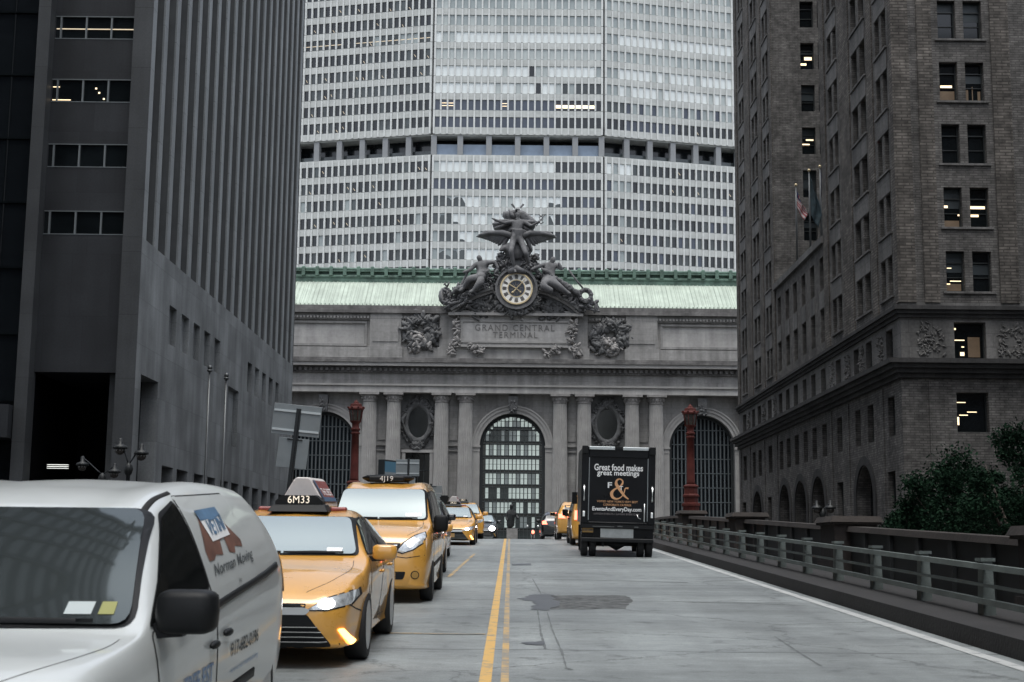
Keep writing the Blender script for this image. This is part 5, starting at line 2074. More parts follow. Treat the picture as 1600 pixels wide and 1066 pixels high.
# broken segmental pediment
zc_, Rp = fz(601), 153 * S_
q = MB(o_)
q.box(fx(-102), fx(108), YB - .55, Y0 + .5, fz(498), fz(494))
q.box(fx(-100), fx(106), YB - .2, Y0 + .5, fz(494), fz(490))
pb = q.build('pediment', 'column_stone', root)
pcx = fx(3.2)
for sgn in (-1, 1):
    for r0, r1, pr in ((0, 4, .9), (4, 8, .6), (8, 13, .3)):
        a = MB(o_)
        pts, fs = [], []
        n = 18
        d0, d1 = 102.5 / 153, 36 / 153
        for k in range(n + 1):
            an = lerp(math.asin(d0), math.asin(d1), k / n)
            for rr, y in ((Rp - r0 * S_, YB - pr), (Rp - r1 * S_, YB - pr), (Rp - r1 * S_, Y0), (Rp - r0 * S_, Y0)):
                pts.append((pcx + sgn * rr * math.sin(an), y, zc_ + rr * math.cos(an)))
        for k in range(n):
            for j in range(4):
                fs.append((4 * k + j, 4 * k + (j + 1) % 4, 4 * k + 4 + (j + 1) % 4, 4 * k + 4 + j))
        fs += [(0, 1, 2, 3), (4 * n + 3, 4 * n + 2, 4 * n + 1, 4 * n)]
        a.add(pts, fs)
        a.build('pediment_arc', 'carving' if r0 != 4 else 'carving_pale', pb)
tym = MB(o_)
poly = [(pcx - 98 * S_, fz(490)), (pcx + 98 * S_, fz(490))]
for k in range(17):
    an = lerp(math.asin(98 / 153), -math.asin(98 / 153), k / 16)
    poly.append((pcx + (Rp - 13 * S_) * math.sin(an), zc_ + (Rp - 13 * S_) * math.cos(an)))
tym.prism(poly, lambda a, b, d: (a, d, b), YB + .25, Y0)
tym.build('tympanum', 'carving', pb)
garland('garland', [(733, 488), (745, 478), (755, 486), (764, 478), (740, 490), (766, 492)], 110, .2, .48, 'carving', .4, YB, pb)
garland('garland', [(876, 490), (864, 480), (855, 488), (846, 479), (870, 492), (845, 493)], 110, .2, .48, 'carving', .4, YB, pb)
garland('garland', [(772, 468), (779, 484), (792, 492), (805, 494), (818, 492), (830, 485), (838, 470)], 130, .2, .42, 'carving', .3, YB - .5, pb)

# ------------------------------------------------------------------ the clock
CC = Vector((fx(3.5), YB - .9, fz(457.3)))
ck = thing('clock', 'round terminal clock with a cream ring of numerals and gold hands', 'clock', tuple(CC))
RC = 24.5 * S_


def disc(mb, r0, r1, y0, y1, n=40, mi=0):
    pts, fs = [], []
    for k in range(n):
        a = 2 * math.pi * k / n
        for rr, y in ((r0, y0), (r1, y0), (r1, y1), (r0, y1)):
            pts.append((rr * math.cos(a), y, rr * math.sin(a)))
    for k in range(n):
        for j in range(4):
            fs.append((4 * k + j, 4 * k + (j + 1) % 4, 4 * ((k + 1) % n) + (j + 1) % 4, 4 * ((k + 1) % n) + j))
    mb.add(pts, fs, mi)


q = MB()
disc(q, RC * .55, RC * .96, -.05, .3)
q.build('dial_ring', 'clock_cream', ck)
q = MB()
disc(q, RC * .95, RC * 1.04, -.16, .3)
disc(q, RC * .52, RC * .57, -.10, .3)
q.build('rim', 'gold', ck)
q = MB()
disc(q, .01, RC * .54, .0, .3)
q.build('dial', 'clock_blue', ck)
q = MB()
for k in range(12):
    a = 2 * math.pi * k / 12
    d, tn = Vector((math.sin(a), 0, math.cos(a))), Vector((math.cos(a), 0, -math.sin(a)))
    for off, wd, r1_ in ((-.085, .03, .88), (0, .036, .90), (.085, .03, .88)):
        p = [d * RC * .62 + tn * (off - wd) * RC * .8, d * RC * .62 + tn * (off + wd) * RC * .8, d * RC * r1_ + tn * (off + wd * 1.2) * RC, d * RC * r1_ + tn * (off - wd * 1.2) * RC]
        if k % 3 == 1 and off > 0:
            continue
        q.add([x + Vector((0, -.07, 0)) for x in p], [(0, 1, 2, 3)])
q.build('numerals', 'letter_dark', ck)
q = MB()
for k in range(24):
    a = 2 * math.pi * (k + .5) / 24
    if k % 2:
        q.add([Vector((math.sin(a - .03) * RC * .2, -.02, math.cos(a - .03) * RC * .2)), Vector((math.sin(a + .03) * RC * .2, -.02, math.cos(a + .03) * RC * .2)), Vector((math.sin(a) * RC * .48, -.02, math.cos(a) * RC * .48))], [(0, 1, 2)])
q.build('sunburst', 'gold', ck)
for nm, an, ln, wd in (('hour_hand', R(-60), .52, .07), ('minute_hand', R(42), .82, .05), ('counterweight', R(222), .36, .075), ('counterweight', R(132), .36, .05)):
    q = MB()
    d, tn = Vector((math.sin(an), 0, math.cos(an))), Vector((math.cos(an), 0, -math.sin(an)))
    q.hexa([tn * -wd * .5 * RC + Vector((0, -.18, 0)), tn * wd * .5 * RC + Vector((0, -.18, 0)), tn * wd * .5 * RC + Vector((0, -.12, 0)), tn * -wd * .5 * RC + Vector((0, -.12, 0))],
           [d * RC * ln + tn * -wd * .3 * RC + Vector((0, -.18, 0)), d * RC * ln + tn * wd * .3 * RC + Vector((0, -.18, 0)), d * RC * ln + tn * wd * .3 * RC + Vector((0, -.12, 0)), d * RC * ln + tn * -wd * .3 * RC + Vector((0, -.12, 0))])
    if nm == 'counterweight':
        q.ball(d * RC * ln + Vector((0, -.15, 0)), (RC * wd, .06, RC * wd), 8)
    q.build(nm, 'gold', ck)

# ------------------------------------------------------------------ the sculpture over the clock
YS_ = YB - .6


def J(u, v, r, dy=0.0):
    return (Vector((fx(u - 801.3), YS_ + dy, fz(v, YS_ + dy))), r * 1.42)


sg = thing('sculpture_group', 'dark stone sculpture of three figures with wings spread above the terminal clock', 'sculpture', (CC.x, YS_, fz(494)))
so = sg.location
u_ = S_
sculpt('figure', 'sculpture', {
    'pel': J(804.4, 371.5, 5.6 * u_, -.2), 'waist': J(805.5, 362, 4.7 * u_), 'chest': J(806.6, 351, 6.6 * u_), 'neckb': J(806.4, 344, 3.4 * u_), 'neck': J(806.0, 341.0, 2.0 * u_), 'head': J(805.4, 336.5, 2.9 * u_, -.1), 'crown': J(805.4, 331.5, 2.5 * u_),
    'shl': J(797.4, 346.4, 2.6 * u_), 'ell': J(784.5, 349, 1.9 * u_, -.5), 'wrl': J(772.5, 344.6, 1.35 * u_, -.9), 'hal': J(768.2, 342.8, 1.2 * u_, -1.0), 'fil': J(765.0, 341.2, .6 * u_, -1.1),
    'shr': J(816, 346.6, 2.6 * u_), 'elr': J(827, 353.0, 1.9 * u_, -.4), 'wrr': J(835.4, 348.4, 1.35 * u_, -.9), 'har': J(840.5, 345.0, 1.5 * u_, -1.0),
    'hl': J(798.8, 374, 4.0 * u_, -.3), 'kl': J(795.6, 392.5, 2.9 * u_, -1.6), 'cl': J(797.8, 403, 2.5 * u_, -1.2), 'al': J(801.6, 420, 1.4 * u_, -.8), 'fl': J(803.0, 425.6, 1.3 * u_, -1.5),
    'hr': J(811.4, 376, 4.0 * u_, -.3), 'kr': J(818.6, 395.5, 2.8 * u_, -1.3), 'cr': J(821.5, 403, 2.3 * u_, -.8), 'ar': J(825.0, 412, 1.4 * u_, -.2), 'fr': J(827.5, 416.5, 1.2 * u_, -.6)},
    [('pel', 'waist'), ('waist', 'chest'), ('chest', 'neckb'), ('neckb', 'neck'), ('neck', 'head'), ('head', 'crown'), ('chest', 'shl'), ('shl', 'ell'), ('ell', 'wrl'), ('wrl', 'hal'), ('hal', 'fil'),
     ('chest', 'shr'), ('shr', 'elr'), ('elr', 'wrr'), ('wrr', 'har'), ('pel', 'hl'), ('hl', 'kl'), ('kl', 'cl'), ('cl', 'al'), ('al', 'fl'), ('pel', 'hr'), ('hr', 'kr'), ('kr', 'cr'), ('cr', 'ar'), ('ar', 'fr')], sg, so)
# winged hat, staff, cape, loincloth
q = MB(so)
q.lathe([(.05, 5.2), (2.6, 4.6), (3.2, 2.6), (4.0, 2.2)], (0, 0, 0), 14)
q.v = [(fx(4.1) + p[0] * u_, YS_ + p[1] * u_, fz(337.5) + p[2] * u_) for p in q.v]
for s in (-1, 1):
    for k in range(5):
        q.hexa([(fx(4.1 + s * 4), YS_ - .1, fz(333 - k * .5)), (fx(4.1 + s * 4.6), YS_ - .1, fz(333.5 - k * .5)), (fx(4.1 + s * 4.6), YS_ + .1, fz(333.5 - k * .5)), (fx(4.1 + s * 4), YS_ + .1, fz(333 - k * .5))],
               [(fx(4.1 + s * (6 + k * .5)), YS_ - .06, fz(330 - k * 1.1)), (fx(4.1 + s * (7.2 + k * .9)), YS_ - .06, fz(331 - k * .9)), (fx(4.1 + s * (7.2 + k * .9)), YS_ + .06, fz(331 - k * .9)), (fx(4.1 + s * (6 + k * .5)), YS_ + .06, fz(330 - k * 1.1))])
q.build('winged_hat', 'sculpture', sg)
q = MB(so)
ph = J(841, 344.5, 1, -1.0)[0]
q.tube([ph + Vector((-.5, 0, -.7)), ph + Vector((.55, 0, .75))], .07, 6)
for s in (-1, 1):
    q.tube([ph + Vector((.1 + s * .3 * math.sin(k * 1.3), 0, -.4 + k * .2)) for k in range(7)], .06, 6)
q.build('staff', 'sculpture', sg)
q = MB(so)
outl = [(803, 333), (792, 334), (783, 337), (781, 343), (787, 350), (777, 352), (769, 351), (766, 356), (768, 363), (776, 369), (790, 371), (803, 372), (817, 371), (828, 369), (833, 360), (836, 352), (830, 345), (824, 341), (817, 336), (811, 333)]
n = len(outl)
pts = []
for ring, (k, dy) in enumerate(((1, .5), (1, .2), (.82, -.10), (.55, .05))):
    for i, (u, v) in enumerate(outl):
        uu, vv = lerp(803, u, k), lerp(354, v, k)
        w_ = .22 * math.sin(i * 2.4) * (1 if ring else 0)
        pts.append((fx(uu - 801.3), YS_ + .5 + dy + w_, fz(vv)))
fs = [(r_ * n + i, r_ * n + (i + 1) % n, (r_ + 1) * n + (i + 1) % n, (r_ + 1) * n + i) for r_ in range(3) for i in range(n)]
fs += [tuple(range(n)), tuple(range(3 * n, 4 * n))[::-1]]
q.add(pts, fs, 0, True)
for _ in range(16):
    a = random.choice(outl)
    b = (lerp(a[0], 804, .75), lerp(a[1], 352, .75))
    q.tube([(fx(a[0] - 801.3), YS_ + .45, fz(a[1])), (fx((a[0] + b[0]) / 2 - 801.3), YS_ + .15, fz((a[1] + b[1]) / 2 + 1.5)), (fx(b[0] - 801.3), YS_ + .2, fz(b[1]))], [.10, .28, .2], 6)
q.build('cape', 'sculpture', sg)
q = MB(so)
for k in range(9):
    v = 368 + k * 1.1
    q.tube([(fx(-5 + k * .6), YS_ - .3, fz(v - 2)), (fx(2), YS_ - .62, fz(v + .5)), (fx(10), YS_ - .5, fz(v)), (fx(18 - k), YS_ - .2, fz(v + 1 + k * .8))], [.12, .2, .22, .12], 6)
q.build('loincloth', 'sculpture', sg)
# eagle wings spread behind the knees
for s in (-1, 1):
    q = MB(so)
    nf = 13
    for k in range(nf):
        t_ = k / (nf - 1)
        u0, v0 = 804.5 + s * lerp(12, 34, t_), lerp(375, 371.5, t_)
        u1, v1 = 804.5 + s * lerp(24, 63.5, t_ ** .8), lerp(399, 375.5, t_ ** .38)
        a = Vector((fx(u0 - 801.3), YS_ + .05 - k * .02, fz(v0)))
        b = Vector((fx(u1 - 801.3), YS_ + .35 + k * .03, fz(v1)))
        mid = a.lerp(b, .5) + Vector((0, -.1, .25))
        q.tube([a, mid, a.lerp(b, .85), b], [.30, .30, .22, .06], 6)
    q.tube([(fx(s * 6 + 3.2), YS_ - .1, fz(377)), (fx(s * 22 + 3.2), YS_ - .25, fz(371.5)), (fx(s * 42 + 3.2), YS_ - .1, fz(371.5)), (fx(s * 60 + 3.2), YS_ + .1, fz(374.5))], [.45, .38, .26, .08], 8)
    q.build('wing', 'sculpture', sg)
sculpt('eagle', 'sculpture', {'b': J(800, 395, 9 * u_, .6), 't': J(806, 408, 8 * u_, .8), 'c': J(812, 388, 8 * u_, .6), 'n': J(786, 386, 4 * u_, .1), 'h': J(781, 390, 3 * u_, -.2), 'k': J(777.5, 392, 1.2 * u_, -.4), 'w': J(826, 396, 7 * u_, .4)},
       [('b', 't'), ('b', 'c'), ('b', 'n'), ('n', 'h'), ('h', 'k'), ('c', 'w')], sg, so)
# seated figure on the left
sculpt('figure', 'sculpture', {
    'pel': J(752, 434, 6.4 * u_, -.2), 'waist': J(751, 426, 5.4 * u_), 'chest': J(750, 416.5, 6.6 * u_), 'neck': J(748.5, 409, 2.4 * u_), 'head': J(746.2, 404, 3.4 * u_, -.1), 'cr': J(744.5, 399.5, 2.5 * u_),
    'shl': J(741, 414, 2.9 * u_), 'ell': J(731.5, 423, 2.3 * u_, -.4), 'hal': J(721, 427, 1.6 * u_, -.8), 'shr': J(759.5, 410.5, 2.9 * u_), 'elr': J(771.5, 410.5, 2.2 * u_, -.2), 'har': J(776.5, 421, 1.6 * u_, -.4),
    'kl': J(731, 436.5, 3.9 * u_, -1.8), 'al': J(722, 452, 2.2 * u_, -1.4), 'fl': J(716, 456, 1.6 * u_, -1.8), 'kr': J(748, 442.5, 4.2 * u_, -2.0), 'ar': J(738, 455, 2.3 * u_, -1.5), 'fr': J(731, 458, 1.6 * u_, -1.9)},
    [('pel', 'waist'), ('waist', 'chest'), ('chest', 'neck'), ('neck', 'head'), ('head', 'cr'), ('chest', 'shl'), ('shl', 'ell'), ('ell', 'hal'), ('chest', 'shr'), ('shr', 'elr'), ('elr', 'har'), ('pel', 'kl'), ('kl', 'al'), ('al', 'fl'), ('pel', 'kr'), ('kr', 'ar'), ('ar', 'fr')], sg, so)
# reclining draped figure on the right
sculpt('figure', 'sculpture', {
    'pel': J(856, 437, 7.2 * u_, -.2), 'waist': J(855, 428, 5.6 * u_), 'chest': J(856, 418, 6.0 * u_), 'neck': J(859.5, 411, 2.3 * u_), 'head': J(861.6, 405.5, 3.5 * u_, -.1), 'cr': J(863, 400.5, 2.7 * u_),
    'shl': J(848, 413.5, 2.8 * u_), 'ell': J(837, 417, 2.1 * u_, -.4), 'hal': J(826.5, 421.5, 1.5 * u_, -.8), 'shr': J(866.5, 413.5, 2.7 * u_), 'elr': J(876, 421, 2.1 * u_, -.3), 'har': J(869.5, 409, 1.6 * u_, -.5),
    'kl': J(845, 447, 4.6 * u_, -1.8), 'al': J(862, 455, 3.2 * u_, -1.5), 'kr': J(868, 446, 4.6 * u_, -1.5), 'ar': J(882, 455.5, 2.8 * u_, -1.2), 'fr': J(889, 459, 1.6 * u_, -1.4)},
    [('pel', 'waist'), ('waist', 'chest'), ('chest', 'neck'), ('neck', 'head'), ('head', 'cr'), ('chest', 'shl'), ('shl', 'ell'), ('ell', 'hal'), ('chest', 'shr'), ('shr', 'elr'), ('elr', 'har'), ('pel', 'kl'), ('kl', 'al'), ('pel', 'kr'), ('kr', 'ar'), ('ar', 'fr')], sg, so)
# rocks, drapery and emblems filling the slopes, and the cartouche round the clock
q = MB(so)
for k in range(620):
    t_ = random.random()
    s = random.choice((-1, 1))
    du = s * lerp(28, 108, t_ ** .9)
    top = lerp(418, 470, (abs(du) - 28) / 80.0) + 6
    bot = 601 - math.sqrt(max(0, 153 ** 2 - min(abs(du), 103) ** 2)) + 3
    v = random.uniform(top, max(top + 2, bot))
    r_ = random.uniform(1.6, 4.6) * u_
    q.lump((fx(3.2 + du), YS_ + random.uniform(-.3, .9), fz(v)), r_, 0, .9)
for s in (-1, 1):
    for k in range(26):
        u, v = 804.5 + s * random.uniform(36, 92), 0
        v = lerp(424, 462, (abs(u - 804.5) - 36) / 60)
        dx = s * random.uniform(4, 14)
        q.tube([(fx(u - 801.3), YS_ - .3, fz(v)), (fx(u + dx * .6 - 801.3), YS_ - .7, fz(v + 5)), (fx(u + dx - 801.3), YS_ - .4, fz(v + random.uniform(8, 16)))], [.16, .32, .12], 6)
for k in range(200):
    s = random.choice((-1, 1))
    du = s * random.uniform(7, 34)
    v = random.uniform(388 + abs(du) * .5, 428)
    r_ = random.uniform(1.8, 4.2) * u_
    q.lump((fx(3.2 + du), YS_ + random.uniform(.2, 1.0), fz(v)), r_, 0, .9)
q.build('rockwork', 'sculpture', sg)
q = MB(so)
disc(q, RC * 1.03, RC * 1.32, .0, 1.2, 36)
disc(q, RC * 1.22, RC * 1.36, -.3, 1.2, 36)
q.v = [(p[0] + CC.x, p[1] + CC.y, p[2] + CC.z) for p in q.v]
q.hexa([(fx(-26), YS_ + .1, fz(452)), (fx(33), YS_ + .1, fz(452)), (fx(33), Y0, fz(452)), (fx(-26), Y0, fz(452))], [(fx(-9), YS_ + .5, fz(392)), (fx(16), YS_ + .5, fz(392)), (fx(16), Y0, fz(392)), (fx(-9), Y0, fz(392))])
q.hexa([(fx(-33), YS_ + .4, fz(490)), (fx(40), YS_ + .4, fz(490)), (fx(40), Y0, fz(490)), (fx(-33), Y0, fz(490))], [(fx(-31), YS_ + .4, fz(445)), (fx(38), YS_ + .4, fz(445)), (fx(38), Y0, fz(445)), (fx(-31), Y0, fz(445))])
q.tube([(fx(-10), CC.y - .1, fz(433)), (fx(3.5), CC.y - .5, fz(428)), (fx(17), CC.y - .1, fz(433))], [.3, .5, .3], 8)
q.build('cartouche', 'sculpture', sg)
q = MB(so)
ac = Vector((fx(-101), YS_ - .3, fz(481)))
q.tube([ac + Vector((-1.0, 0, 1.6)), ac + Vector((-.9, 0, .3)), ac + Vector((0, 0, -.1)), ac + Vector((1.3, 0, .2)), ac + Vector((1.9, 0, .9))], [.08, .2, .26, .2, .06], 8)
q.tube([ac + Vector((.2, 0, 0)), ac + Vector((1.6, 0, 2.6)), ac + Vector((2.4, 0, 4.2))], [.16, .16, .12], 8)
q.ball(ac + Vector((-.5, .6, 1.0)), (.9, .5, 1.2), 10)
for k in range(60):
    q.lump(ac + Vector((random.uniform(-.8, 3.4), random.uniform(-.2, .6), random.uniform(-.5, 2.6))), random.uniform(.16, .38), 0, .9)
q.build('anchor', 'sculpture', sg)
q = MB(so)
wc = Vector((fx(111), YS_ - .2, fz(467)))
disc(q, .45, .95, -.4, .4, 20)
q.v = [(p[0] + wc.x, p[1] + wc.y, p[2] + wc.z) for p in q.v]
for k in range(40):
    a = random.uniform(0, 6.28)
    q.ball(wc + Vector((.72 * math.cos(a), -.3, .72 * math.sin(a))), random.uniform(.15, .3), 6)
relief(q, (0, YS_, 0), (1, 0, 0), (0, -1, 0), wc.x - 1.2, wc.x + 1.5, wc.z - 1.8, wc.z - .7, 30, .2, .4)
q.tube([(fx(85), YS_ - .4, fz(428)), (fx(95), YS_ - .5, fz(442)), (fx(112), YS_ - .4, fz(462))], .12, 6)
q.build('wreath', 'sculpture', sg)

# ------------------------------------------------------------------ bronze statue before the middle arch
YV = 158.0
cv = at(800, 843, YV)
t = thing('statue', 'dark bronze standing statue in a long coat before the middle arched window', 'statue', (cv.x, YV, zr(YV)))
so = t.location
q = MB(so)
hw = 8.5 * YV / F
q.box(cv.x - hw * 1.15, cv.x + hw * 1.15, YV - .75, YV + .75, zr(YV), zr(YV) + .25)
q.box(cv.x - hw, cv.x + hw, YV - .62, YV + .62, zr(YV) + .25, zat(826, YV))
q.build('pedestal', 'carving_pale', t)


def V(u, v, r, dy=0):
    return (Vector((at(u, v, YV).x, YV + dy, zat(v, YV, u))), r * 1.12)


k = YV / F
sculpt('figure', 'bronze', {'coat': V(798.5, 811, 6.0 * k), 'hem': V(797.5, 821, 6.2 * k), 'hem2': V(800, 825, 5.2 * k), 'chest': V(799, 803, 5.4 * k), 'neck': V(799, 796.0, 1.9 * k), 'head': V(799.2, 791.5, 3.3 * k), 'crown': V(799.3, 787.6, 2.4 * k),
                            'sl': V(793.5, 801, 2.6 * k), 'el': V(791.2, 809, 2.0 * k, -.1), 'hl': V(793.0, 814, 1.4 * k, -.4), 'sr': V(804.5, 801, 2.6 * k), 'er': V(807.5, 807, 2.2 * k, -.1), 'hr': V(810.5, 811.5, 1.7 * k, -.5)},
       [('coat', 'hem'), ('hem', 'hem2'), ('coat', 'chest'), ('chest', 'neck'), ('neck', 'head'), ('head', 'crown'), ('chest', 'sl'), ('sl', 'el'), ('el', 'hl'), ('chest', 'sr'), ('sr', 'er'), ('er', 'hr')], t, so)

# ================================================================== vehicles
def mono(xs, ys, q):
    """Monotone cubic interpolation, so bodywork never overshoots its stations."""
    xs, ys, q = np.array(xs, float), np.array(ys, float), np.array(q, float)
    h = np.diff(xs)
    d = np.diff(ys) / h
    m = np.zeros(len(xs))
    m[0], m[-1] = d[0], d[-1]
    for i in range(1, len(xs) - 1):
        m[i] = 0 if d[i - 1] * d[i] <= 0 else 2 * d[i - 1] * d[i] / (d[i - 1] + d[i])
    i = np.clip(np.searchsorted(xs, q) - 1, 0, len(h) - 1)
    t = (q - xs[i]) / h[i]
    return ((1 + 2 * t) * (1 - t) ** 2 * ys[i] + t * (1 - t) ** 2 * h[i] * m[i] + t * t * (3 - 2 * t) * ys[i + 1] + t * t * (t - 1) * h[i] * m[i + 1])


def spline2(P, seg):
    P = np.array(P, float)
    out = []
    n = len(P)
    for i in range(n - 1):
        p0, p1, p2, p3 = P[max(i - 1, 0)], P[i], P[i + 1], P[min(i + 2, n - 1)]
        if i == 0:
            p0 = p1 * [-1, 1]
        if i == n - 2:
            p3 = p2 + (p2 - p1) * [1, 0]
        for k in range(seg):
            t = k / seg
            out.append(0.5 * ((2 * p1) + (p2 - p0) * t + (2 * p0 - 5 * p1 + 4 * p2 - p3) * t * t + (3 * p1 - p0 - 3 * p2 + p3) * t ** 3))
    out.append(P[-1])
    return np.array(out)


def make_shell(st, seg=6):
    ys = [s[0] for s in st]
    q = sorted(set(list(np.round(np.linspace(ys[0], ys[-1], 104), 4)) + [round(y, 4) for y in ys] + [ys[0] + .02, ys[0] + .1, ys[-1] - .03]))
    C = [mono(ys, [s[k] for s in st], q) for k in range(1, 12)]
    pts, fs = [], []
    for j, y in enumerate(q):
        zb, wb, ws, zs2, wm, zm, wt, zt, wr, zr3, ztop = [c[j] for c in C]
        prof = spline2([(0, zb), (wb, zb), (ws, zs2), (wm, zm), (wt, zt), (wr, zr3), (wr * .55, zr3 + (ztop - zr3) * .72), (0, ztop)], seg)
        half = [(max(0, a), b) for a, b in prof]
        loop = [(a, y, b) for a, b in half] + [(-a, y, b) for a, b in half[-2:0:-1]]
        pts.append(loop)
    n = len(pts[0])
    flat = [p for l in pts for p in l]
    for j in range(len(pts) - 1):
        for k in range(n):
            fs.append((j * n + k, j * n + (k + 1) % n, (j + 1) * n + (k + 1) % n, (j + 1) * n + k))
    fs.append(tuple(range(n))[::-1])
    fs.append(tuple((len(pts) - 1) * n + k for k in range(n)))
    return flat, fs


STN = {
    'sedan': [
        (0.00, .24, .46, .52, .30, .54, .44, .52, .54, .40, .585, .60), (0.05, .20, .60, .66, .28, .68, .46, .65, .58, .55, .63, .645), (0.16, .18, .70, .76, .28, .78, .50, .75, .64, .65, .70, .72),
        (0.42, .18, .74, .815, .28, .835, .54, .82, .72, .73, .79, .82), (0.66, .18, .76, .85, .28, .875, .58, .855, .77, .76, .845, .88), (0.97, .18, .76, .86, .28, .905, .62, .875, .83, .78, .89, .925), (1.32, .18, .76, .835, .28, .885, .63, .875, .90, .78, .975, 1.005),
        (1.60, .18, .76, .83, .28, .885, .64, .872, .92, .71, 1.13, 1.17), (2.05, .18, .76, .83, .28, .885, .65, .870, .94, .62, 1.345, 1.40), (2.65, .18, .76, .83, .28, .885, .65, .870, .95, .60, 1.41, 1.47), (3.2, .18, .76, .84, .28, .89, .66, .870, .96, .60, 1.385, 1.445),
        (3.9, .2, .80, .89, .30, .91, .66, .87, .97, .64, 1.20, 1.25), (4.25, .22, .78, .88, .32, .90, .68, .86, .97, .68, 1.05, 1.085), (4.65, .26, .72, .84, .36, .86, .68, .82, .94, .66, 1.0, 1.03), (4.80, .30, .66, .77, .40, .79, .66, .75, .88, .6, .95, .98), (4.85, .36, .56, .66, .44, .68, .66, .64, .82, .5, .88, .90)],
    'van': [   # compact taxi van with a short steep bonnet
        (0.00, .28, .48, .56, .36, .60, .56, .56, .76, .44, .83, .85), (0.05, .24, .62, .70, .34, .73, .58, .70, .84, .58, .92, .95), (0.16, .22, .70, .78, .34, .81, .62, .78, .94, .66, 1.02, 1.05),
        (0.45, .20, .74, .82, .32, .86, .66, .835, 1.03, .72, 1.11, 1.145), (0.85, .20, .76, .84, .32, .87, .68, .85, 1.12, .74, 1.19, 1.225), (1.00, .20, .76, .84, .32, .87, .68, .85, 1.14, .745, 1.24, 1.28),
        (1.35, .20, .76, .84, .32, .87, .70, .85, 1.15, .715, 1.50, 1.55), (1.75, .20, .76, .84, .32, .87, .70, .85, 1.16, .68, 1.745, 1.80), (2.3, .20, .76, .84, .32, .87, .70, .85, 1.17, .665, 1.83, 1.89), (3.6, .20, .76, .84, .32, .87, .70, .85, 1.17, .665, 1.84, 1.90),
        (4.45, .24, .74, .83, .34, .86, .70, .84, 1.17, .66, 1.81, 1.87), (4.65, .28, .70, .80, .38, .83, .70, .81, 1.16, .63, 1.74, 1.79), (4.73, .34, .6, .72, .42, .75, .70, .73, 1.14, .56, 1.62, 1.66)],
    'minivan': [
        (0.00, .26, .50, .58, .34, .60, .52, .57, .66, .44, .72, .74), (0.06, .22, .68, .77, .32, .79, .54, .76, .72, .62, .78, .80), (0.18, .20, .80, .88, .32, .90, .58, .87, .78, .72, .84, .865),
        (0.50, .20, .86, .94, .32, .965, .62, .93, .85, .80, .91, .935), (0.95, .20, .86, .95, .32, .985, .64, .945, .90, .85, .935, .96), (1.12, .20, .86, .95, .32, .985, .66, .945, .92, .86, .955, .98),
        (1.55, .20, .86, .95, .32, .985, .68, .945, .98, .81, 1.22, 1.26), (2.02, .20, .86, .95, .32, .985, .70, .945, 1.02, .73, 1.475, 1.525), (2.5, .20, .86, .95, .32, .985, .70, .945, 1.06, .715, 1.565, 1.615), (3.4, .20, .86, .95, .32, .985, .72, .945, 1.12, .71, 1.605, 1.665),
        (4.35, .24, .84, .94, .34, .975, .74, .935, 1.16, .70, 1.585, 1.655), (4.68, .28, .80, .92, .38, .955, .76, .92, 1.17, .70, 1.51, 1.575), (4.9, .32, .76, .88, .42, .91, .76, .88, 1.14, .70, 1.32, 1.36), (5.0, .38, .66, .80, .46, .83, .76, .80, 1.08, .62, 1.16, 1.19)],
    'suv': [
        (0.00, .30, .48, .56, .40, .58, .58, .55, .76, .44, .82, .84), (0.05, .27, .64, .73, .38, .75, .60, .72, .82, .60, .88, .90), (0.16, .25, .76, .84, .38, .86, .64, .82, .88, .70, .94, .965),
        (0.45, .25, .82, .89, .38, .91, .68, .88, .95, .76, 1.0, 1.03), (0.95, .25, .82, .90, .38, .92, .70, .895, 1.0, .79, 1.06, 1.09), (1.2, .25, .82, .90, .38, .92, .72, .895, 1.04, .79, 1.10, 1.135),
        (1.6, .25, .82, .90, .38, .92, .73, .89, 1.08, .73, 1.36, 1.40), (2.0, .25, .82, .90, .38, .92, .74, .885, 1.10, .66, 1.56, 1.61), (2.6, .25, .82, .90, .38, .92, .74, .885, 1.11, .64, 1.635, 1.69), (3.6, .25, .82, .90, .38, .92, .75, .88, 1.12, .64, 1.61, 1.67),
        (4.2, .28, .80, .89, .40, .91, .75, .87, 1.13, .66, 1.45, 1.50), (4.45, .32, .74, .85, .44, .87, .74, .83, 1.10, .66, 1.22, 1.26), (4.56, .38, .62, .74, .48, .76, .72, .72, 1.02, .56, 1.08, 1.11)],
}
SPEC = {   # wheel radius, width, front and rear axle, arch radius, track inset
    'sedan': (.335, .215, .97, 3.75, .385, .922), 'van': (.325, .20, .86, 3.78, .375, .89), 'minivan': (.345, .225, .96, 4.04, .40, .975), 'suv': (.36, .225, .93, 3.60, .41, .915)}


def rounded(poly, r, n=4):
    """Polygon with its corners rounded off."""
    out = []
    k = len(poly)
    for i in range(k):
        p, a, b = Vector(poly[i]), Vector(poly[i - 1]), Vector(poly[(i + 1) % k])
        da, db = (a - p), (b - p)
        ra_ = min(r, da.length * .45, db.length * .45)
        s, e = p + da.normalized() * ra_, p + db.normalized() * ra_
        for j in range(n + 1):
            t = j / n
            out.append(tuple(s * (1 - t) ** 2 + p * 2 * t * (1 - t) + e * t * t))
    return out


AX = {'front': (lambda a, b: (Vector((a, -3, b)), Vector((0, 1, 0)))), 'rear': (lambda a, b: (Vector((a, 9, b)), Vector((0, -1, 0)))),
      'right': (lambda a, b: (Vector((3, a, b)), Vector((-1, 0, 0)))), 'left': (lambda a, b: (Vector((-3, a, b)), Vector((1, 0, 0)))),
      'top': (lambda a, b: (Vector((a, b, 4)), Vector((0, 0, -1))))}


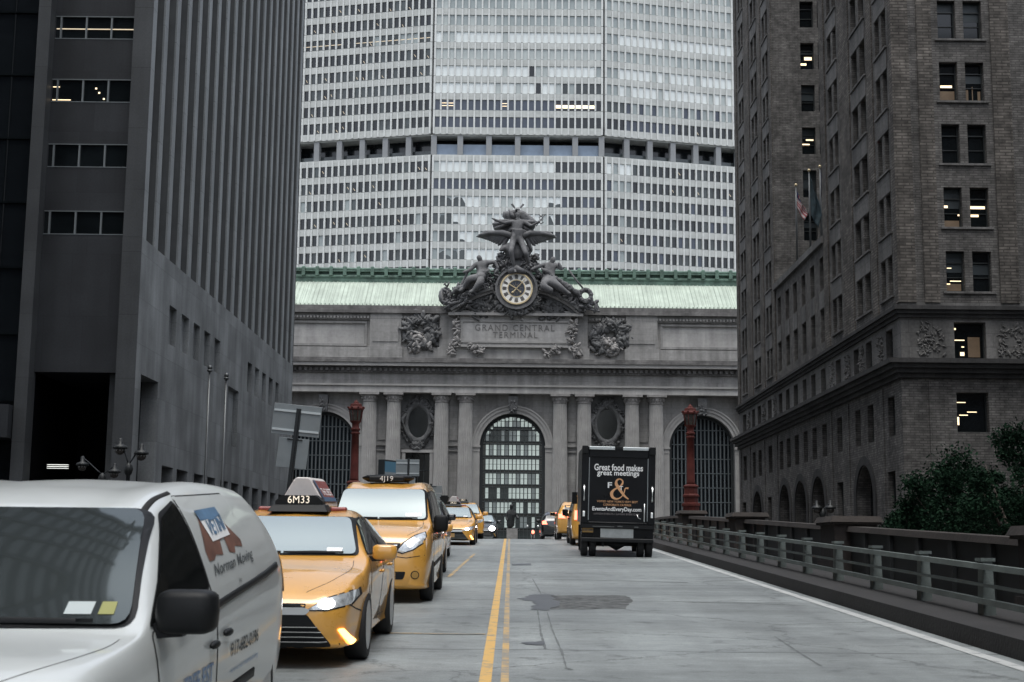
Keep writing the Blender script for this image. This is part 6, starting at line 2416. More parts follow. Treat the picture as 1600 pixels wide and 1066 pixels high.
class Body:
    """A car shell with its wheel arches cut, on which trim, glass and lamps are laid."""

    def __init__(self, root, kind, paint):
        self.root, self.kind, self.paint = root, kind, paint
        self.pane = None
        pts, fs = make_shell(STN[kind])
        mb = MB()
        mb.add(pts, fs, 0, True)
        ob = mb.build('body', [paint, 'seam'], root, uv=False)
        self.bvh = BVHTree.FromPolygons([Vector(p) for p in pts], [tuple(f) for f in fs])
        wr, ww, ya, yb, ar, tr = SPEC[kind]
        cut = MB()
        for y in (ya, yb):
            for s in (-1, 1):
                a, b = sorted((s * (tr - .36), s * 1.3))
                cut.lathe([(ar, a), (ar, b)], (0, y, wr), 28, 0, 'X', False)
        co = cut.build('cutter', ['seam'], None, uv=False)
        bm_ = ob.modifiers.new('b', 'BOOLEAN')
        bm_.operation, bm_.object, bm_.solver = 'DIFFERENCE', co, 'EXACT'
        bm_.material_mode = 'TRANSFER'
        old = ob.data
        me = eval_mesh(ob)
        ob.modifiers.clear()
        ob.data = me
        me.name = 'body'
        bpy.data.meshes.remove(old)
        cm = co.data
        bpy.data.objects.remove(co)
        bpy.data.meshes.remove(cm)
        me.set_sharp_from_angle(angle=R(38))
        self.body = ob

    def hit(self, a, b, axis, off):
        o, d = AX[axis](a, b)
        p, n, i, _ = self.bvh.ray_cast(o, d)
        if p is None:
            q, n, i, _ = self.bvh.find_nearest(o + d * 3)
            p = q
        if n.dot(d) > 0:
            n = -n
        return p + n * off

    def decal(self, name, poly, axis, mat, off=.006, cuts=3, parent=None, smooth=True, thick=0.0, el_=.07):
        bm = bmesh.new()
        vs = [bm.verts.new((p[0], p[1], 0)) for p in poly]
        f = bm.faces.new(vs)
        bmesh.ops.triangulate(bm, faces=[f])
        for _ in range(cuts):
            el = [e for e in bm.edges if e.calc_length() > el_]
            if not el:
                break
            bmesh.ops.subdivide_edges(bm, edges=el, cuts=1, use_grid_fill=False)
            bmesh.ops.triangulate(bm, faces=bm.faces[:])
        shell_ = self.bvh
        if name == 'sticker' and self.pane:
            self.bvh = self.pane
        for v in bm.verts:
            v.co = self.hit(v.co.x, v.co.y, axis, off)
        self.bvh = shell_
        if name == 'windscreen':                           # one smooth curved pane through the points of the shell
            A = np.array([[1, v.co.z, v.co.z ** 2, v.co.x ** 2, v.co.x ** 2 * v.co.z, v.co.x ** 4, v.co.z ** 3] for v in bm.verts])
            yv = np.array([v.co.y for v in bm.verts])
            fit = A @ np.linalg.lstsq(A, yv, rcond=None)[0]
            sh = max(0.0, float(np.percentile(fit - yv, 96)))
            for v, y in zip(bm.verts, fit):
                v.co.y = y - sh
        elif ('window' in name or 'windscreen' in name) and 'surround' not in name:      # even out the pane
            inner = [v for v in bm.verts if not v.is_boundary]
            for _ in range(8):
                bmesh.ops.smooth_vert(bm, verts=inner, factor=.5, use_axis_x=True, use_axis_y=True, use_axis_z=True)
        if name == 'windscreen':
            self.pane = BVHTree.FromBMesh(bm)
        me = bpy.data.meshes.new(name)
        for f in bm.faces:
            f.smooth = smooth
        o, d = AX[axis](0, 0)
        bmesh.ops.recalc_face_normals(bm, faces=bm.faces)
        avg = sum((f.normal * f.calc_area() for f in bm.faces), Vector())
        if avg.dot(d) > 0:
            bmesh.ops.reverse_faces(bm, faces=bm.faces[:])
        bm.to_mesh(me)
        bm.free()
        me.materials.append(M[mat])
        ob = bpy.data.objects.new(name, me)
        COL.objects.link(ob)
        ob.parent = parent or self.root
        return ob

    def line(self, name, path, axis, mat, wd, off=.007, parent=None):
        """A raised strip along a path on the body (mouldings, seams, bars)."""
        mb = MB()
        P = []
        for i in range(len(path) - 1):
            n = max(1, int((Vector(path[i + 1]) - Vector(path[i])).length / .06))
            P += [Vector(path[i]).lerp(Vector(path[i + 1]), k / n) for k in range(n)]
        P.append(Vector(path[-1]))
        pts, fs = [], []
        shell_ = self.bvh
        if name == 'wiper' and self.pane:
            self.bvh = self.pane
        for i, p in enumerate(P):
            t = (P[min(i + 1, len(P) - 1)] - P[max(i - 1, 0)]).normalized()
            s = Vector((-t.y, t.x)) * wd * .5
            pts += [self.hit(p.x + s.x, p.y + s.y, axis, .001), self.hit(p.x + s.x * .7, p.y + s.y * .7, axis, off), self.hit(p.x - s.x * .7, p.y - s.y * .7, axis, off), self.hit(p.x - s.x, p.y - s.y, axis, .001)]
        self.bvh = shell_
        for i in range(len(P) - 1):
            for j in range(3):
                fs.append((4 * i + j, 4 * i + j + 1, 4 * i + 5 + j, 4 * i + 4 + j))
        mb.add(pts, fs, 0, True)
        return mb.build(name, mat, parent or self.root, uv=False)

    def text(self, s, axis, a0, a1, b0, b1, mat, off=.008, shear=0, bold=0, parent=None, tilt=0, ext=0.0, name='lettering'):
        vs, fs = text_mesh(s, 1.0, ext, bold, shear)
        xs, ys = [p.x for p in vs], [p.y for p in vs]
        mb = MB()
        fl = a1 < a0
        out = []
        for p in vs:
            t = (p.x - min(xs)) / (max(xs) - min(xs))
            q = (p.y - min(ys)) / (max(ys) - min(ys))
            out.append(self.hit(lerp(a0, a1, t), lerp(b0, b1, q) + tilt * t, axis, off))
        mb.add(out, fs)
        return mb.build(name, mat, parent or self.root, uv=False, fix=False)


def curve(P, k=6):
    return [tuple(x) for x in spline2([(a, b) for a, b in P], 1)] if len(P) < 3 else [tuple(cr(P, i, j / k)) for i in range(len(P) - 1) for j in range(k)] + [P[-1]]


def cr(P, i, t):
    p0, p1, p2, p3 = [Vector(P[min(max(i + d, 0), len(P) - 1)]) for d in (-1, 0, 1, 2)]
    return 0.5 * ((2 * p1) + (p2 - p0) * t + (2 * p0 - 5 * p1 + 4 * p2 - p3) * t * t + (3 * p1 - p0 - 3 * p2 + p3) * t ** 3)


def mirror_poly(p):
    return [(-a, b) for a, b in p]


def wheels(root, kind, rim='alloy', spokes=10, hub=False):
    wr, ww, ya, yb, ar, tr = SPEC[kind]
    for y in (ya, yb):
        for s in (-1, 1):
            x = s * (tr - .012)
            t = MB()
            k = s
            t.lathe([(wr * .68, -ww * k), (wr * .93, -ww * k), (wr, -ww * .85 * k), (wr, -ww * .15 * k), (wr * .93, 0), (wr * .68, -.008 * k), (wr * .66, -.06 * k)], (x, y, wr), 30, 0, 'X')
            wo = t.build('wheel', 'rubber', root, uv=False)
            q = MB()
            q.lathe([(.02, -.05 * k), (wr * .16, -.03 * k), (wr * .17, -.055 * k)], (x, y, wr), 16, 0, 'X')
            q.lathe([(wr * .72, -.002 * k), (wr * .68, -.006 * k), (wr * .64, -.04 * k), (wr * .62, -.12 * k)], (x, y, wr), 30, 0, 'X')
            for i in range(spokes):
                a = 2 * math.pi * i / spokes
                d, tn = Vector((0, math.cos(a), math.sin(a))), Vector((0, -math.sin(a), math.cos(a)))
                c = Vector((x, y, wr))
                w0_, w1_ = wr * .055, wr * .085
                xo = Vector((-.012 * k, 0, 0))
                xi = Vector((-.085 * k, 0, 0))
                q.hexa([c + d * wr * .12 - tn * w0_ + xi, c + d * wr * .12 + tn * w0_ + xi, c + d * wr * .12 + tn * w0_ + xo, c + d * wr * .12 - tn * w0_ + xo],
                       [c + d * wr * .65 - tn * w1_ + xi, c + d * wr * .65 + tn * w1_ + xi, c + d * wr * .65 + tn * w1_ * .8 + xo * .6, c + d * wr * .65 - tn * w1_ * .8 + xo * .6])
            q.build('rim', rim, wo, uv=False)
            q = MB()
            q.lathe([(.02, -.13 * k), (wr * .6, -.13 * k), (wr * .6, -.15 * k)], (x, y, wr), 20, 0, 'X')
            q.build('brake_disc', 'trim', wo, uv=False)


def car_mirror(root, x, y, z, s, paint, wx=.24, hz=.15, dy=.16):
    q = MB()
    ax = x + s * wx * .55
    pts = []
    n, h = 14, 8
    fs = []
    for i in range(h + 1):
        th = math.pi * i / h
        for k in range(n):
            a = 2 * math.pi * k / n
            c1, s1 = math.cos(a), math.sin(a)
            sg_ = lambda t, e: math.copysign(abs(t) ** (e * .8), t)
            pts.append((ax + wx * .5 * sg_(math.sin(th), .55) * sg_(c1, .6), y + dy * .5 * sg_(math.sin(th), .6) * sg_(s1, .7), z + hz * .5 * sg_(math.cos(th), .6)))
    for i in range(h):
        for k in range(n):
            fs.append((i * n + k, i * n + (k + 1) % n, (i + 1) * n + (k + 1) % n, (i + 1) * n + k))
    q.add(pts, fs, 0, True)
    mo = q.build('side_mirror', paint, root, uv=False)
    q = MB()
    q.hexa([(x - s * .04, y - .03, z - hz * .62), (x + s * .14, y - .03, z - hz * .55), (x + s * .14, y + .05, z - hz * .55), (x - s * .04, y + .05, z - hz * .62)], [(x - s * .04, y - .03, z - hz * .25), (x + s * .14, y - .03, z - hz * .3), (x + s * .14, y + .05, z - hz * .3), (x - s * .04, y + .05, z - hz * .25)])
    q.build('mirror_arm', 'trim', mo, uv=False)
    q = MB()
    q.box(ax - wx * .42, ax + wx * .42, y + dy * .49, y + dy * .51, z - hz * .36, z + hz * .36)
    q.build('mirror_glass', 'car_glass_dark', mo, uv=False)


def place(name, label, cat, xc, y, yaw=0.0, group=None, lean=0.0):
    """Root of a vehicle resting on the roadway, tilted with the ramp."""
    t = thing(name, label, cat, (xc, y, zr(y) + .004), group)
    y2 = y + (4.5 if abs(yaw) < 1 else -.1)
    y1 = y if abs(yaw) < 1 else y - .1
    tilt = math.atan((zr(y + 4) - zr(y)) / 4.0) if abs(yaw) < 1 else math.atan((zr(y + 4) - zr(y)) / 4.0)
    t.rotation_euler = (Matrix.Rotation(tilt, 3, 'X') @ Matrix.Rotation(lean, 3, 'Y') @ Matrix.Rotation(yaw, 3, 'Z')).to_euler()
    return t


def seat_row(*a):
    pass


def glasshouse(b, kind, glass='car_glass', side_glass='car_glass_dark', panel_rear=False):
    """Windscreen, side and rear windows with their black surrounds."""
    g = {
        'sedan': dict(ws=[(-.73, 1.005), (.73, 1.005), (.585, 1.372), (-.585, 1.372)], r=.06,
                      side=[[(1.50, 1.01), (2.12, 1.335), (2.52, 1.375), (2.60, 1.01)], [(2.68, 1.01), (2.62, 1.375), (3.20, 1.345), (3.66, 1.17), (3.72, 1.02)]], rw=[(-.62, 1.09), (.62, 1.09), (.54, 1.36), (-.54, 1.36)]),
        'van': dict(ws=[(-.735, 1.275), (.735, 1.275), (.655, 1.755), (-.655, 1.755)], r=.07,
                    side=[[(1.12, 1.24), (1.70, 1.69), (2.30, 1.73), (2.32, 1.22)], [(2.42, 1.22), (2.40, 1.74), (3.35, 1.74), (3.36, 1.22)], [(3.46, 1.24), (3.45, 1.73), (4.30, 1.71), (4.38, 1.26)]], rw=[(-.60, 1.22), (.60, 1.22), (.54, 1.70), (-.54, 1.70)]),
        'minivan': dict(ws=[(-.86, .985), (.86, .985), (.715, 1.49), (-.715, 1.49)], r=.08,
                        side=[[(1.28, .985), (1.62, 1.18), (2.06, 1.45), (2.38, 1.53), (2.42, 1.09)]], rw=[(-.62, 1.16), (.62, 1.16), (.60, 1.5), (-.60, 1.5)]),
        'suv': dict(ws=[(-.74, 1.15), (.74, 1.15), (.615, 1.575), (-.615, 1.575)], r=.06,
                    side=[[(1.48, 1.17), (2.02, 1.53), (2.45, 1.58), (2.48, 1.16)], [(2.56, 1.16), (2.53, 1.585), (3.35, 1.57), (3.38, 1.18)], [(3.46, 1.19), (3.44, 1.56), (3.85, 1.50), (4.05, 1.24)]], rw=[(-.60, 1.26), (.60, 1.26), (.56, 1.50), (-.56, 1.50)]),
    }[kind]

    def grow(p, k):
        c = sum((Vector(x) for x in p), Vector((0, 0))) / len(p)
        return [tuple(Vector(x) + (Vector(x) - c).normalized() * k) for x in p]
    wsf = b.decal('window_surround', rounded(grow(g['ws'], .035 if kind != 'minivan' else .022), g['r']), 'front', 'trim', .008, 6, None, True, 0, .045)
    if kind == 'minivan':
        glass = 'van_glass'
    wsd = b.decal('windscreen', rounded(g['ws'], g['r']), 'front', glass, .017, 6, None, True, 0, .045)
    zl = g['ws'][0][1]
    xw = g['ws'][1][0]
    for x0, x1 in ((-xw * .9, -.05), (-.02, xw * .82)):
        b.line('wiper', [(x0, zl + .008), (lerp(x0, x1, .5), zl + .016), (x1, zl + .012)], 'front', 'trim', .014, .022, wsd)
    for side in ('right', 'left'):
        for p in g['side']:
            b.decal('window_surround', rounded(grow(p, .03), .04), side, 'trim', .005, 5, None, True, 0, .05)
            b.decal('side_window', rounded(p, .04), side, side_glass, .010, 5, None, True, 0, .05)
    if not panel_rear:
        b.decal('rear_window', rounded(g['rw'], .05), 'rear', side_glass, .007)
    return wsd


def door(b, polys, handle, sides=('right', 'left')):
    """Door skins standing 3 mm off a dark gap, each with its handle."""
    for side in sides:
        s = 1 if side == 'right' else -1
        for p, h in zip(polys, handle):
            c = sum((Vector(x) for x in p), Vector((0, 0))) / len(p)
            b.decal('door_gap', rounded([tuple(Vector(x) + (Vector(x) - c).normalized() * .012) for x in p], .05), side, 'seam', .0015, 4)
            d = b.decal('door', rounded(p, .05), side, b.paint, .004, 4)
            q = MB()
            hp = b.hit(h[0], h[1], side, .02)
            q.ball(hp, (.022, .095, .022), 10)
            q.build('handle', h[2] if len(h) > 2 else b.paint, d, uv=False)


def taxi_roof(b, number, kind, y, z, w=.5, x=0.0):
    """The roof light box with the medallion number."""
    t = MB()
    t.hexa([(x - w * .72, y - .14, z - .03), (x + w * .72, y - .14, z - .03), (x + w * .72, y + .32, z - .03), (x - w * .72, y + .32, z - .03)], [(x - w * .62, y - .06, z + .05), (x + w * .62, y - .06, z + .05), (x + w * .62, y + .26, z + .05), (x - w * .62, y + .26, z + .05)])
    bs = t.build('roof_light', 'trim', b.root, uv=False, bevel=.008)
    t = MB()
    poly = [(-w * .56, .05), (w * .56, .05), (w * .56, .085), (w * .40, .15), (-w * .40, .15), (-w * .56, .085)]
    t.prism(poly, lambda a, c, d: (x + a, d, z + c), y - .05, y + .22)
    t.build('light_box', 'trim', bs, uv=False)
    vs, fs = text_mesh(number, .115, .002, .0, 0, 1.05, .92)
    t = MB()
    t.add([(x + p.x, y - .054 - p.z, z + .10 + p.y) for p in vs], fs)
    t.build('lettering', 'text_lit', bs, uv=False)
    return bs


def ad_tent(b, y0, y1, z, w=.22, h=.36, ads=True):
    """Tent-shaped advertising topper."""
    t = MB()
    t.prism([(-w, .0), (w, .0), (w * .95, .05), (w * .38, h), (w * .26, h + .03), (-w * .26, h + .03), (-w * .38, h), (-w * .95, .05)], lambda a, c, d: (a, d, z + c), y0, y1)
    o = t.build('advertising_topper', 'white_plastic', b.root, uv=False, bevel=.012)
    if ads:
        for s in (-1, 1):
            def pt(u, v):
                q0, q1 = Vector((s * w * .955, 0, .055)), Vector((s * w * .385, 0, h - .005))
                c = q0.lerp(q1, v) + Vector((s * .006, 0, .004))
                return (c.x, lerp(y0 + .06, y1 - .05, u), z + c.z)
            for nm, u0, u1, v0, v1, mt in (('poster', 0, 1, .0, 1, 'ad_red'), ('poster', .0, 1, .02, .22, 'ad_blue'), ('poster', 0, .12, .2, 1, 'ad_blue')):
                q = MB()
                e = .0 if mt == 'ad_red' else .003
                q.add([Vector(pt(u0, v0)) + Vector((s * e, 0, e)), Vector(pt(u1, v0)) + Vector((s * e, 0, e)), Vector(pt(u1, v1)) + Vector((s * e, 0, e)), Vector(pt(u0, v1)) + Vector((s * e, 0, e))], [(0, 1, 2, 3)])
                q.build(nm, mt, o, uv=False)
            vs, fs = text_mesh('THE BEST', 1, 0, .01)
            xs, ys = [p.x for p in vs], [p.y for p in vs]
            q = MB()
            q.add([Vector(pt(lerp(.16, .95, ((p.x - min(xs)) / (max(xs) - min(xs))) if s > 0 else 1 - (p.x - min(xs)) / (max(xs) - min(xs))), lerp(.30, .62, (p.y - min(ys)) / (max(ys) - min(ys))))) + Vector((s * .005, 0, .005)) for p in vs], fs)
            q.build('lettering', 'text_white', o, uv=False)
    return o


def sedan(label, xc, y, yaw=0.0, paint='paint_yellow', number=None, tent=False, group=None, lit=1, name='taxi', cat='taxi', detail=True):
    root = place(name, label, cat, xc, y, yaw, group)
    b = Body(root, 'sedan', paint)
    glasshouse(b, 'sedan')
    wheels(root, 'sedan')
    # face: upper slot and chrome bar, big trapezoid grille with slats
    b.decal('upper_grille', rounded([(-.40, .545), (.40, .545), (.42, .60), (-.42, .60)], .02), 'front', 'trim', .006)
    cb = b.decal('chrome_bar', rounded([(-.42, .50), (.42, .50), (.46, .545), (.40, .568), (-.40, .568), (-.46, .545)], .02), 'front', 'chrome', .022)
    gr = b.decal('grille', rounded([(-.66, .212), (.66, .212), (.43, .505), (-.43, .505)], .03), 'front', 'trim', .016, 4)
    for z in (.25, .295, .34, .385):
        hw = lerp(.64, .46, (z - .2) / .3)
        b.line('slat', [(-hw, z), (hw, z)], 'front', 'pole_metal', .014, .036, gr)
    em = MB()
    p = b.hit(0, .535, 'front', .03)
    for k in range(16):
        a0, a1 = 2 * math.pi * k / 16, 2 * math.pi * (k + 1) / 16
        em.tube([p + Vector((.055 * math.cos(a0), 0, .037 * math.sin(a0))), p + Vector((.055 * math.cos(a1), 0, .037 * math.sin(a1)))], .007, 5)
    em.build('emblem', 'chrome', cb, uv=False)
    b.decal('number_plate', [(-.15, .30), (.15, .30), (.15, .44), (-.15, .44)], 'front', 'plate_amber', .035, 1)
    for s in (1, -1):
        hl = [(.43, .545), (.60, .545), (.80, .585), (.855, .66), (.845, .715), (.60, .640)]
        tl = [(.70, .365), (.755, .375), (.835, .22), (.80, .205)]
        inner = [(.60 + .075 * math.cos(2 * math.pi * k / 14), .595 + .045 * math.sin(2 * math.pi * k / 14)) for k in range(14)]
        mir = (lambda q: q) if s > 0 else mirror_poly
        b.decal('headlight_rim', mir([(.41, .535), (.60, .532), (.815, .575), (.872, .66), (.86, .73), (.60, .655)]), 'front', 'seam', .004, 4)
        ho = b.decal('headlight', mir(hl), 'front', 'lens_clear', .009, 4)
        b.decal('lamp', mir(inner), 'front', 'light_white' if lit else 'lens_clear', .016, 2, ho)
        b.decal('turn_signal', mir(rounded(tl, .02)), 'front', 'light_amber' if lit == 1 else 'plate_amber', .012, 3)
    # seams: bonnet, bumper
    for s in (1, -1):
        b.line('bonnet_seam', curve([(s * .72, 1.22), (s * .735, .95), (s * .70, .65), (s * .58, .34), (s * .40, .13)]), 'top', 'seam', .006, .002)
        b.line('bumper_seam', [(.22, .585), (.42, .535), (.62, .50)], 'right' if s > 0 else 'left', 'seam', .014, .004)
    door(b, [[(1.42, .30), (1.40, .95), (2.58, .97), (2.58, .30)], [(2.64, .30), (2.64, .97), (3.55, .98), (3.42, .62), (3.32, .40), (3.28, .30)]], [(2.42, .80), (3.42, .83)])
    for s in (1, -1):
        car_mirror(root, s * .86, 1.58, 1.03, s, paint, .26, .16, .17)
    b.decal('bumper', rounded([(-.70, .185), (.70, .185), (.74, .235), (-.74, .235)], .02), 'front', 'trim', .002)
    for s in (1, -1):
        tl = [(.50, .78), (.70, .78), (.74, .90), (.50, .92)]
        b.decal('tail_light', tl if s > 0 else mirror_poly(tl), 'rear', 'lens_red', .008)
    b.decal('number_plate', [(-.15, .70), (.15, .70), (.15, .84), (-.15, .84)], 'rear', 'plate_amber', .01, 1)
    if number:
        taxi_roof(b, number, 'sedan', 2.22, 1.465, .46)
        for s in (1, -1):
            q = MB()
            q.box(s * .40 - .09, s * .40 + .09, 2.45, 2.56, 1.44, 1.49)
            q.build('roof_marker', 'ad_red', root, uv=False, bevel=.015)
    if tent:
        ad_tent(b, 2.40, 3.60, 1.485, .255, .30)
    # paper stickers in the windscreen corner
    b.decal('sticker', [(.42, 1.035), (.58, 1.035), (.58, 1.075), (.42, 1.075)], 'front', 'text_white', .004, 1)
    return root, b


def taxi_van(label, xc, y, yaw=0.0, paint='paint_yellow', number=None, group=None, lean=0.0):
    root = place('taxi_van', label, 'taxi', xc, y, yaw, group, lean)
    b = Body(root, 'van', paint)
    glasshouse(b, 'van')
    wheels(root, 'van', 'trim', 6)
    for s in (1, -1):
        mir = (lambda q: q) if s > 0 else mirror_poly
        hl = [(.36, .80), (.44, .775), (.60, .83), (.735, .92), (.785, 1.03), (.76, 1.085), (.62, 1.03), (.46, .92)]
        b.decal('headlight_rim', mir([(.335, .79), (.44, .758), (.61, .815), (.755, .91), (.80, 1.03), (.775, 1.10), (.61, 1.045), (.44, .93)]), 'front', 'seam', .004, 4)
        ho = b.decal('headlight', mir(hl), 'front', 'lens_clear', .009, 4)
        b.decal('lamp', mir([(.56 + .055 * math.cos(2 * math.pi * k / 12), .90 + .05 * math.sin(2 * math.pi * k / 12)) for k in range(12)]), 'front', 'chrome', .013, 2, ho)
        fog = [(.64 + .052 * math.cos(2 * math.pi * k / 16), .44 + .052 * math.sin(2 * math.pi * k / 16)) for k in range(16)]
        b.decal('fog_lamp_rim', mir([(.64 + .066 * math.cos(2 * math.pi * k / 16), .44 + .066 * math.sin(2 * math.pi * k / 16)) for k in range(16)]), 'front', 'seam', .004, 2)
        b.decal('fog_lamp', mir(fog), 'front', 'plate_amber', .008, 2)
        b.line('bonnet_seam', curve([(s * .70, 1.0), (s * .70, .7), (s * .64, .4), (s * .50, .16)]), 'top', 'seam', .007, .002)
        b.line('bumper_seam', [(s * .20, .735), (s * .50, .70), (s * .78, .74)], 'front', 'seam', .012, .003)
        tl = [(.60, .95), (.76, .95), (.74, 1.30), (.64, 1.30)]
        b.decal('tail_light', tl if s > 0 else mirror_poly(tl), 'rear', 'light_red' if abs(yaw) > 1 else 'lens_red', .01)
        car_mirror(root, s * .84, 1.22, 1.22, s, 'trim', .24, .27, .15)
    g = b.decal('grille', rounded([(-.36, .80), (.36, .80), (.42, .92), (-.42, .92)], .03), 'front', 'trim', .008)
    for z in (.835, .885):
        b.line('slat', [(-.36, z), (.36, z)], 'front', 'chrome', .016, .016, g)
    b.decal('lower_grille', rounded([(-.46, .37), (.46, .37), (.50, .49), (-.50, .49)], .03), 'front', 'trim', .008)
    b.decal('number_plate', [(-.15, .54), (.15, .54), (.15, .68), (-.15, .68)], 'front', 'plate_amber', .02, 1)
    b.decal('number_plate', [(-.15, .95), (.15, .95), (.15, 1.09), (-.15, 1.09)], 'rear', 'plate_amber', .02, 1)
    door(b, [[(1.18, .36), (1.10, 1.18), (2.34, 1.19), (2.36, .36)], [(2.42, .36), (2.40, 1.19), (3.34, 1.19), (3.32, .36)]], [(2.2, .98, 'trim'), (2.58, 1.0, 'trim')])
    for s in (1, -1):
        b.line('side_moulding', [(1.3, .55), (3.3, .58)], 'right' if s > 0 else 'left', 'trim', .09, .012)
    b.decal('sticker', [(.40, 1.32), (.66, 1.32), (.66, 1.38), (.40, 1.38)], 'front', 'text_white', .004, 1)
    if number:
        q = MB()
        q.lathe([(.02, .0), (.34, .0), (.44, .05), (.45, .08), (.36, .115), (.02, .13)], (0, 0, 0), 36)
        q.v = [(p[0], p[1] * .75 + 2.35, p[2] + 1.895) for p in q.v]
        so_ = q.build('roof_light', 'trim', root, uv=False)
        q = MB()
        q.box(-.30, .30, 2.0, 2.12, 1.90, 1.985)
        q.build('light_box', 'trim', so_, uv=False, bevel=.015)
        vs, fs = text_mesh(number, .12, .002, .0, 0, 1.12)
        q = MB()
        q.add([(p.x, 1.995 - p.z, 1.945 + p.y) for p in vs], fs)
        q.build('lettering', 'text_white', so_, uv=False)
    return root, b


def suv(label, xc, y, yaw=0.0, paint='paint_black', name='suv', cat='car', group=None, lit=0, brake=False, number=None):
    root = place(name, label, cat, xc, y, yaw, group)
    b = Body(root, 'suv', paint)
    glasshouse(b, 'suv', side_glass='car_glass_dark')
    wheels(root, 'suv')
    g = b.decal('grille', rounded([(-.42, .62), (.42, .62), (.46, .80), (-.46, .80)], .03), 'front', 'trim', .008)
    for z in (.67, .71, .75):
        b.line('slat', [(-.40, z), (.40, z)], 'front', 'chrome', .014, .016, g)
    b.decal('lower_grille', rounded([(-.55, .38), (.55, .38), (.50, .52), (-.50, .52)], .03), 'front', 'trim', .008)
    for s in (1, -1):
        mir = (lambda q: q) if s > 0 else mirror_poly
        ho = b.decal('headlight', mir([(.50, .71), (.72, .73), (.85, .82), (.86, .90), (.70, .86), (.52, .80)]), 'front', 'lens_clear', .009, 4)
        b.decal('lamp', mir([(.66 + .05 * math.cos(2 * math.pi * k / 12), .785 + .04 * math.sin(2 * math.pi * k / 12)) for k in range(12)]), 'front', 'light_white' if lit else 'chrome', .013, 2, ho)
        tl = [(.56, .92), (.84, .92), (.84, 1.10), (.64, 1.12)]
        b.decal('tail_light', mir(tl), 'rear', 'light_red' if brake else 'lens_red', .012)
        b.line('bonnet_seam', [(s * .68, 1.15), (s * .72, .8), (s * .66, .4), (s * .52, .14)], 'top', 'seam', .012, .003)
        car_mirror(root, s * .88, 1.55, 1.16, s, paint, .25, .18, .17)
    if brake:
        b.decal('high_brake_light', [(-.12, 1.555), (.12, 1.555), (.12, 1.60), (-.12, 1.60)], 'rear', 'light_red', .012, 1)
    b.decal('number_plate', [(-.16, .80), (.16, .80), (.16, .96), (-.16, .96)], 'rear', 'plate_white', .02, 1)
    door(b, [[(1.45, .42), (1.42, 1.10), (2.50, 1.12), (2.50, .42)], [(2.55, .42), (2.55, 1.12), (3.40, 1.13), (3.25, .72), (3.18, .42)]], [(2.3, .97), (3.25, 1.0)])
    if number:
        taxi_roof(b, number, 'suv', 2.2, 1.69, .36)
    return root, b


TG = 'yellow taxis queuing on the left of the road'
sedan('yellow taxi sedan with lit roof number under a tent-shaped poster, right behind the white van', -2.31, 13.35, 0, number='6M33', tent=True, group=TG)
taxi_van('tall yellow taxi van with a flat black roof sign, facing the camera', -2.10, 22.0, 0, number='4J19', group=TG)
sedan('yellow taxi sedan mostly hidden behind the tall taxi van', -2.34, 28.4, 0, group=TG, lit=0)
suv('black car squeezed between yellow taxis in the left queue', -2.66, 38.2, 0, 'paint_black', 'parked_car', 'car')
sedan('distant yellow taxi sedan with a white roof tent at the crest', -2.20, 52.6, 0, number='3K52', tent=True, group=TG)
suv('farthest yellow taxi with a small roof sign turning out at the crest', -2.06, 64.2, R(4), 'paint_yellow', 'taxi', 'taxi', TG, number='5B21')
r_, b_ = sedan('dark car with a glaring headlight coming over the crest', -1.62, 78, 0, 'paint_black', name='car', cat='car', lit=0)
for s in (1, -1):
    b_.decal('lamp', [(s * .62 + .15 * math.cos(2 * math.pi * k / 14), .62 + .12 * math.sin(2 * math.pi * k / 14)) for k in range(14)], 'front', 'light_glare', .03, 2)
taxi_van('yellow taxi van driving away just left of the black truck', 3.18, 53.5 + 4.73, math.pi, group='yellow taxis driving away')
suv('yellow taxi driving away ahead of the taxi van beside the truck', 2.98, 62.5 + 4.56, math.pi, 'paint_yellow', 'taxi', 'taxi', 'yellow taxis driving away', brake=True)
suv('black car with glowing brake lights driving away over the crest', 2.66, 80 + 4.56, math.pi, 'paint_black', 'car', 'car', brake=True)

# scooter far ahead, seen from behind
t = place('scooter', 'small dark scooter with a red tail light beyond the crest', 'scooter', 1.55, 96)
q = MB()
q.lathe([(.14, -.06), (.24, -.05), (.26, 0), (.24, .05), (.14, .06)], (0, .1, .26), 18, 0, 'X')
q.build('wheel', 'rubber', t)
q = MB()
q.lathe([(.14, -.06), (.24, -.05), (.26, 0), (.24, .05), (.14, .06)], (0, 1.3, .26), 18, 0, 'X')
q.build('wheel', 'rubber', t)
q = MB()
q.tube([(0, -.05, .62), (0, .35, .66), (0, .7, .5), (0, .95, .35), (0, 1.1, .7), (0, 1.15, .95)], [.14, .17, .14, .12, .12, .06], 10)
q.build('body', 'paint_black', t)
q = MB()
q.tube([(-.33, 1.05, 1.0), (0, 1.12, .98), (.33, 1.05, 1.0)], .025, 6)
q.build('handlebar', 'trim', t)
for s in (-1, 1):
    q = MB()
    q.ball((s * .36, 1.05, 1.12), (.08, .03, .07), 8)
    q.tube([(s * .3, 1.05, 1.0), (s * .36, 1.05, 1.1)], .012, 5)
    q.build('side_mirror', 'chrome', t)
q = MB()
q.ball((-.0, -.16, .70), (.11, .05, .12), 10)
q.build('tail_light', 'light_red', t)

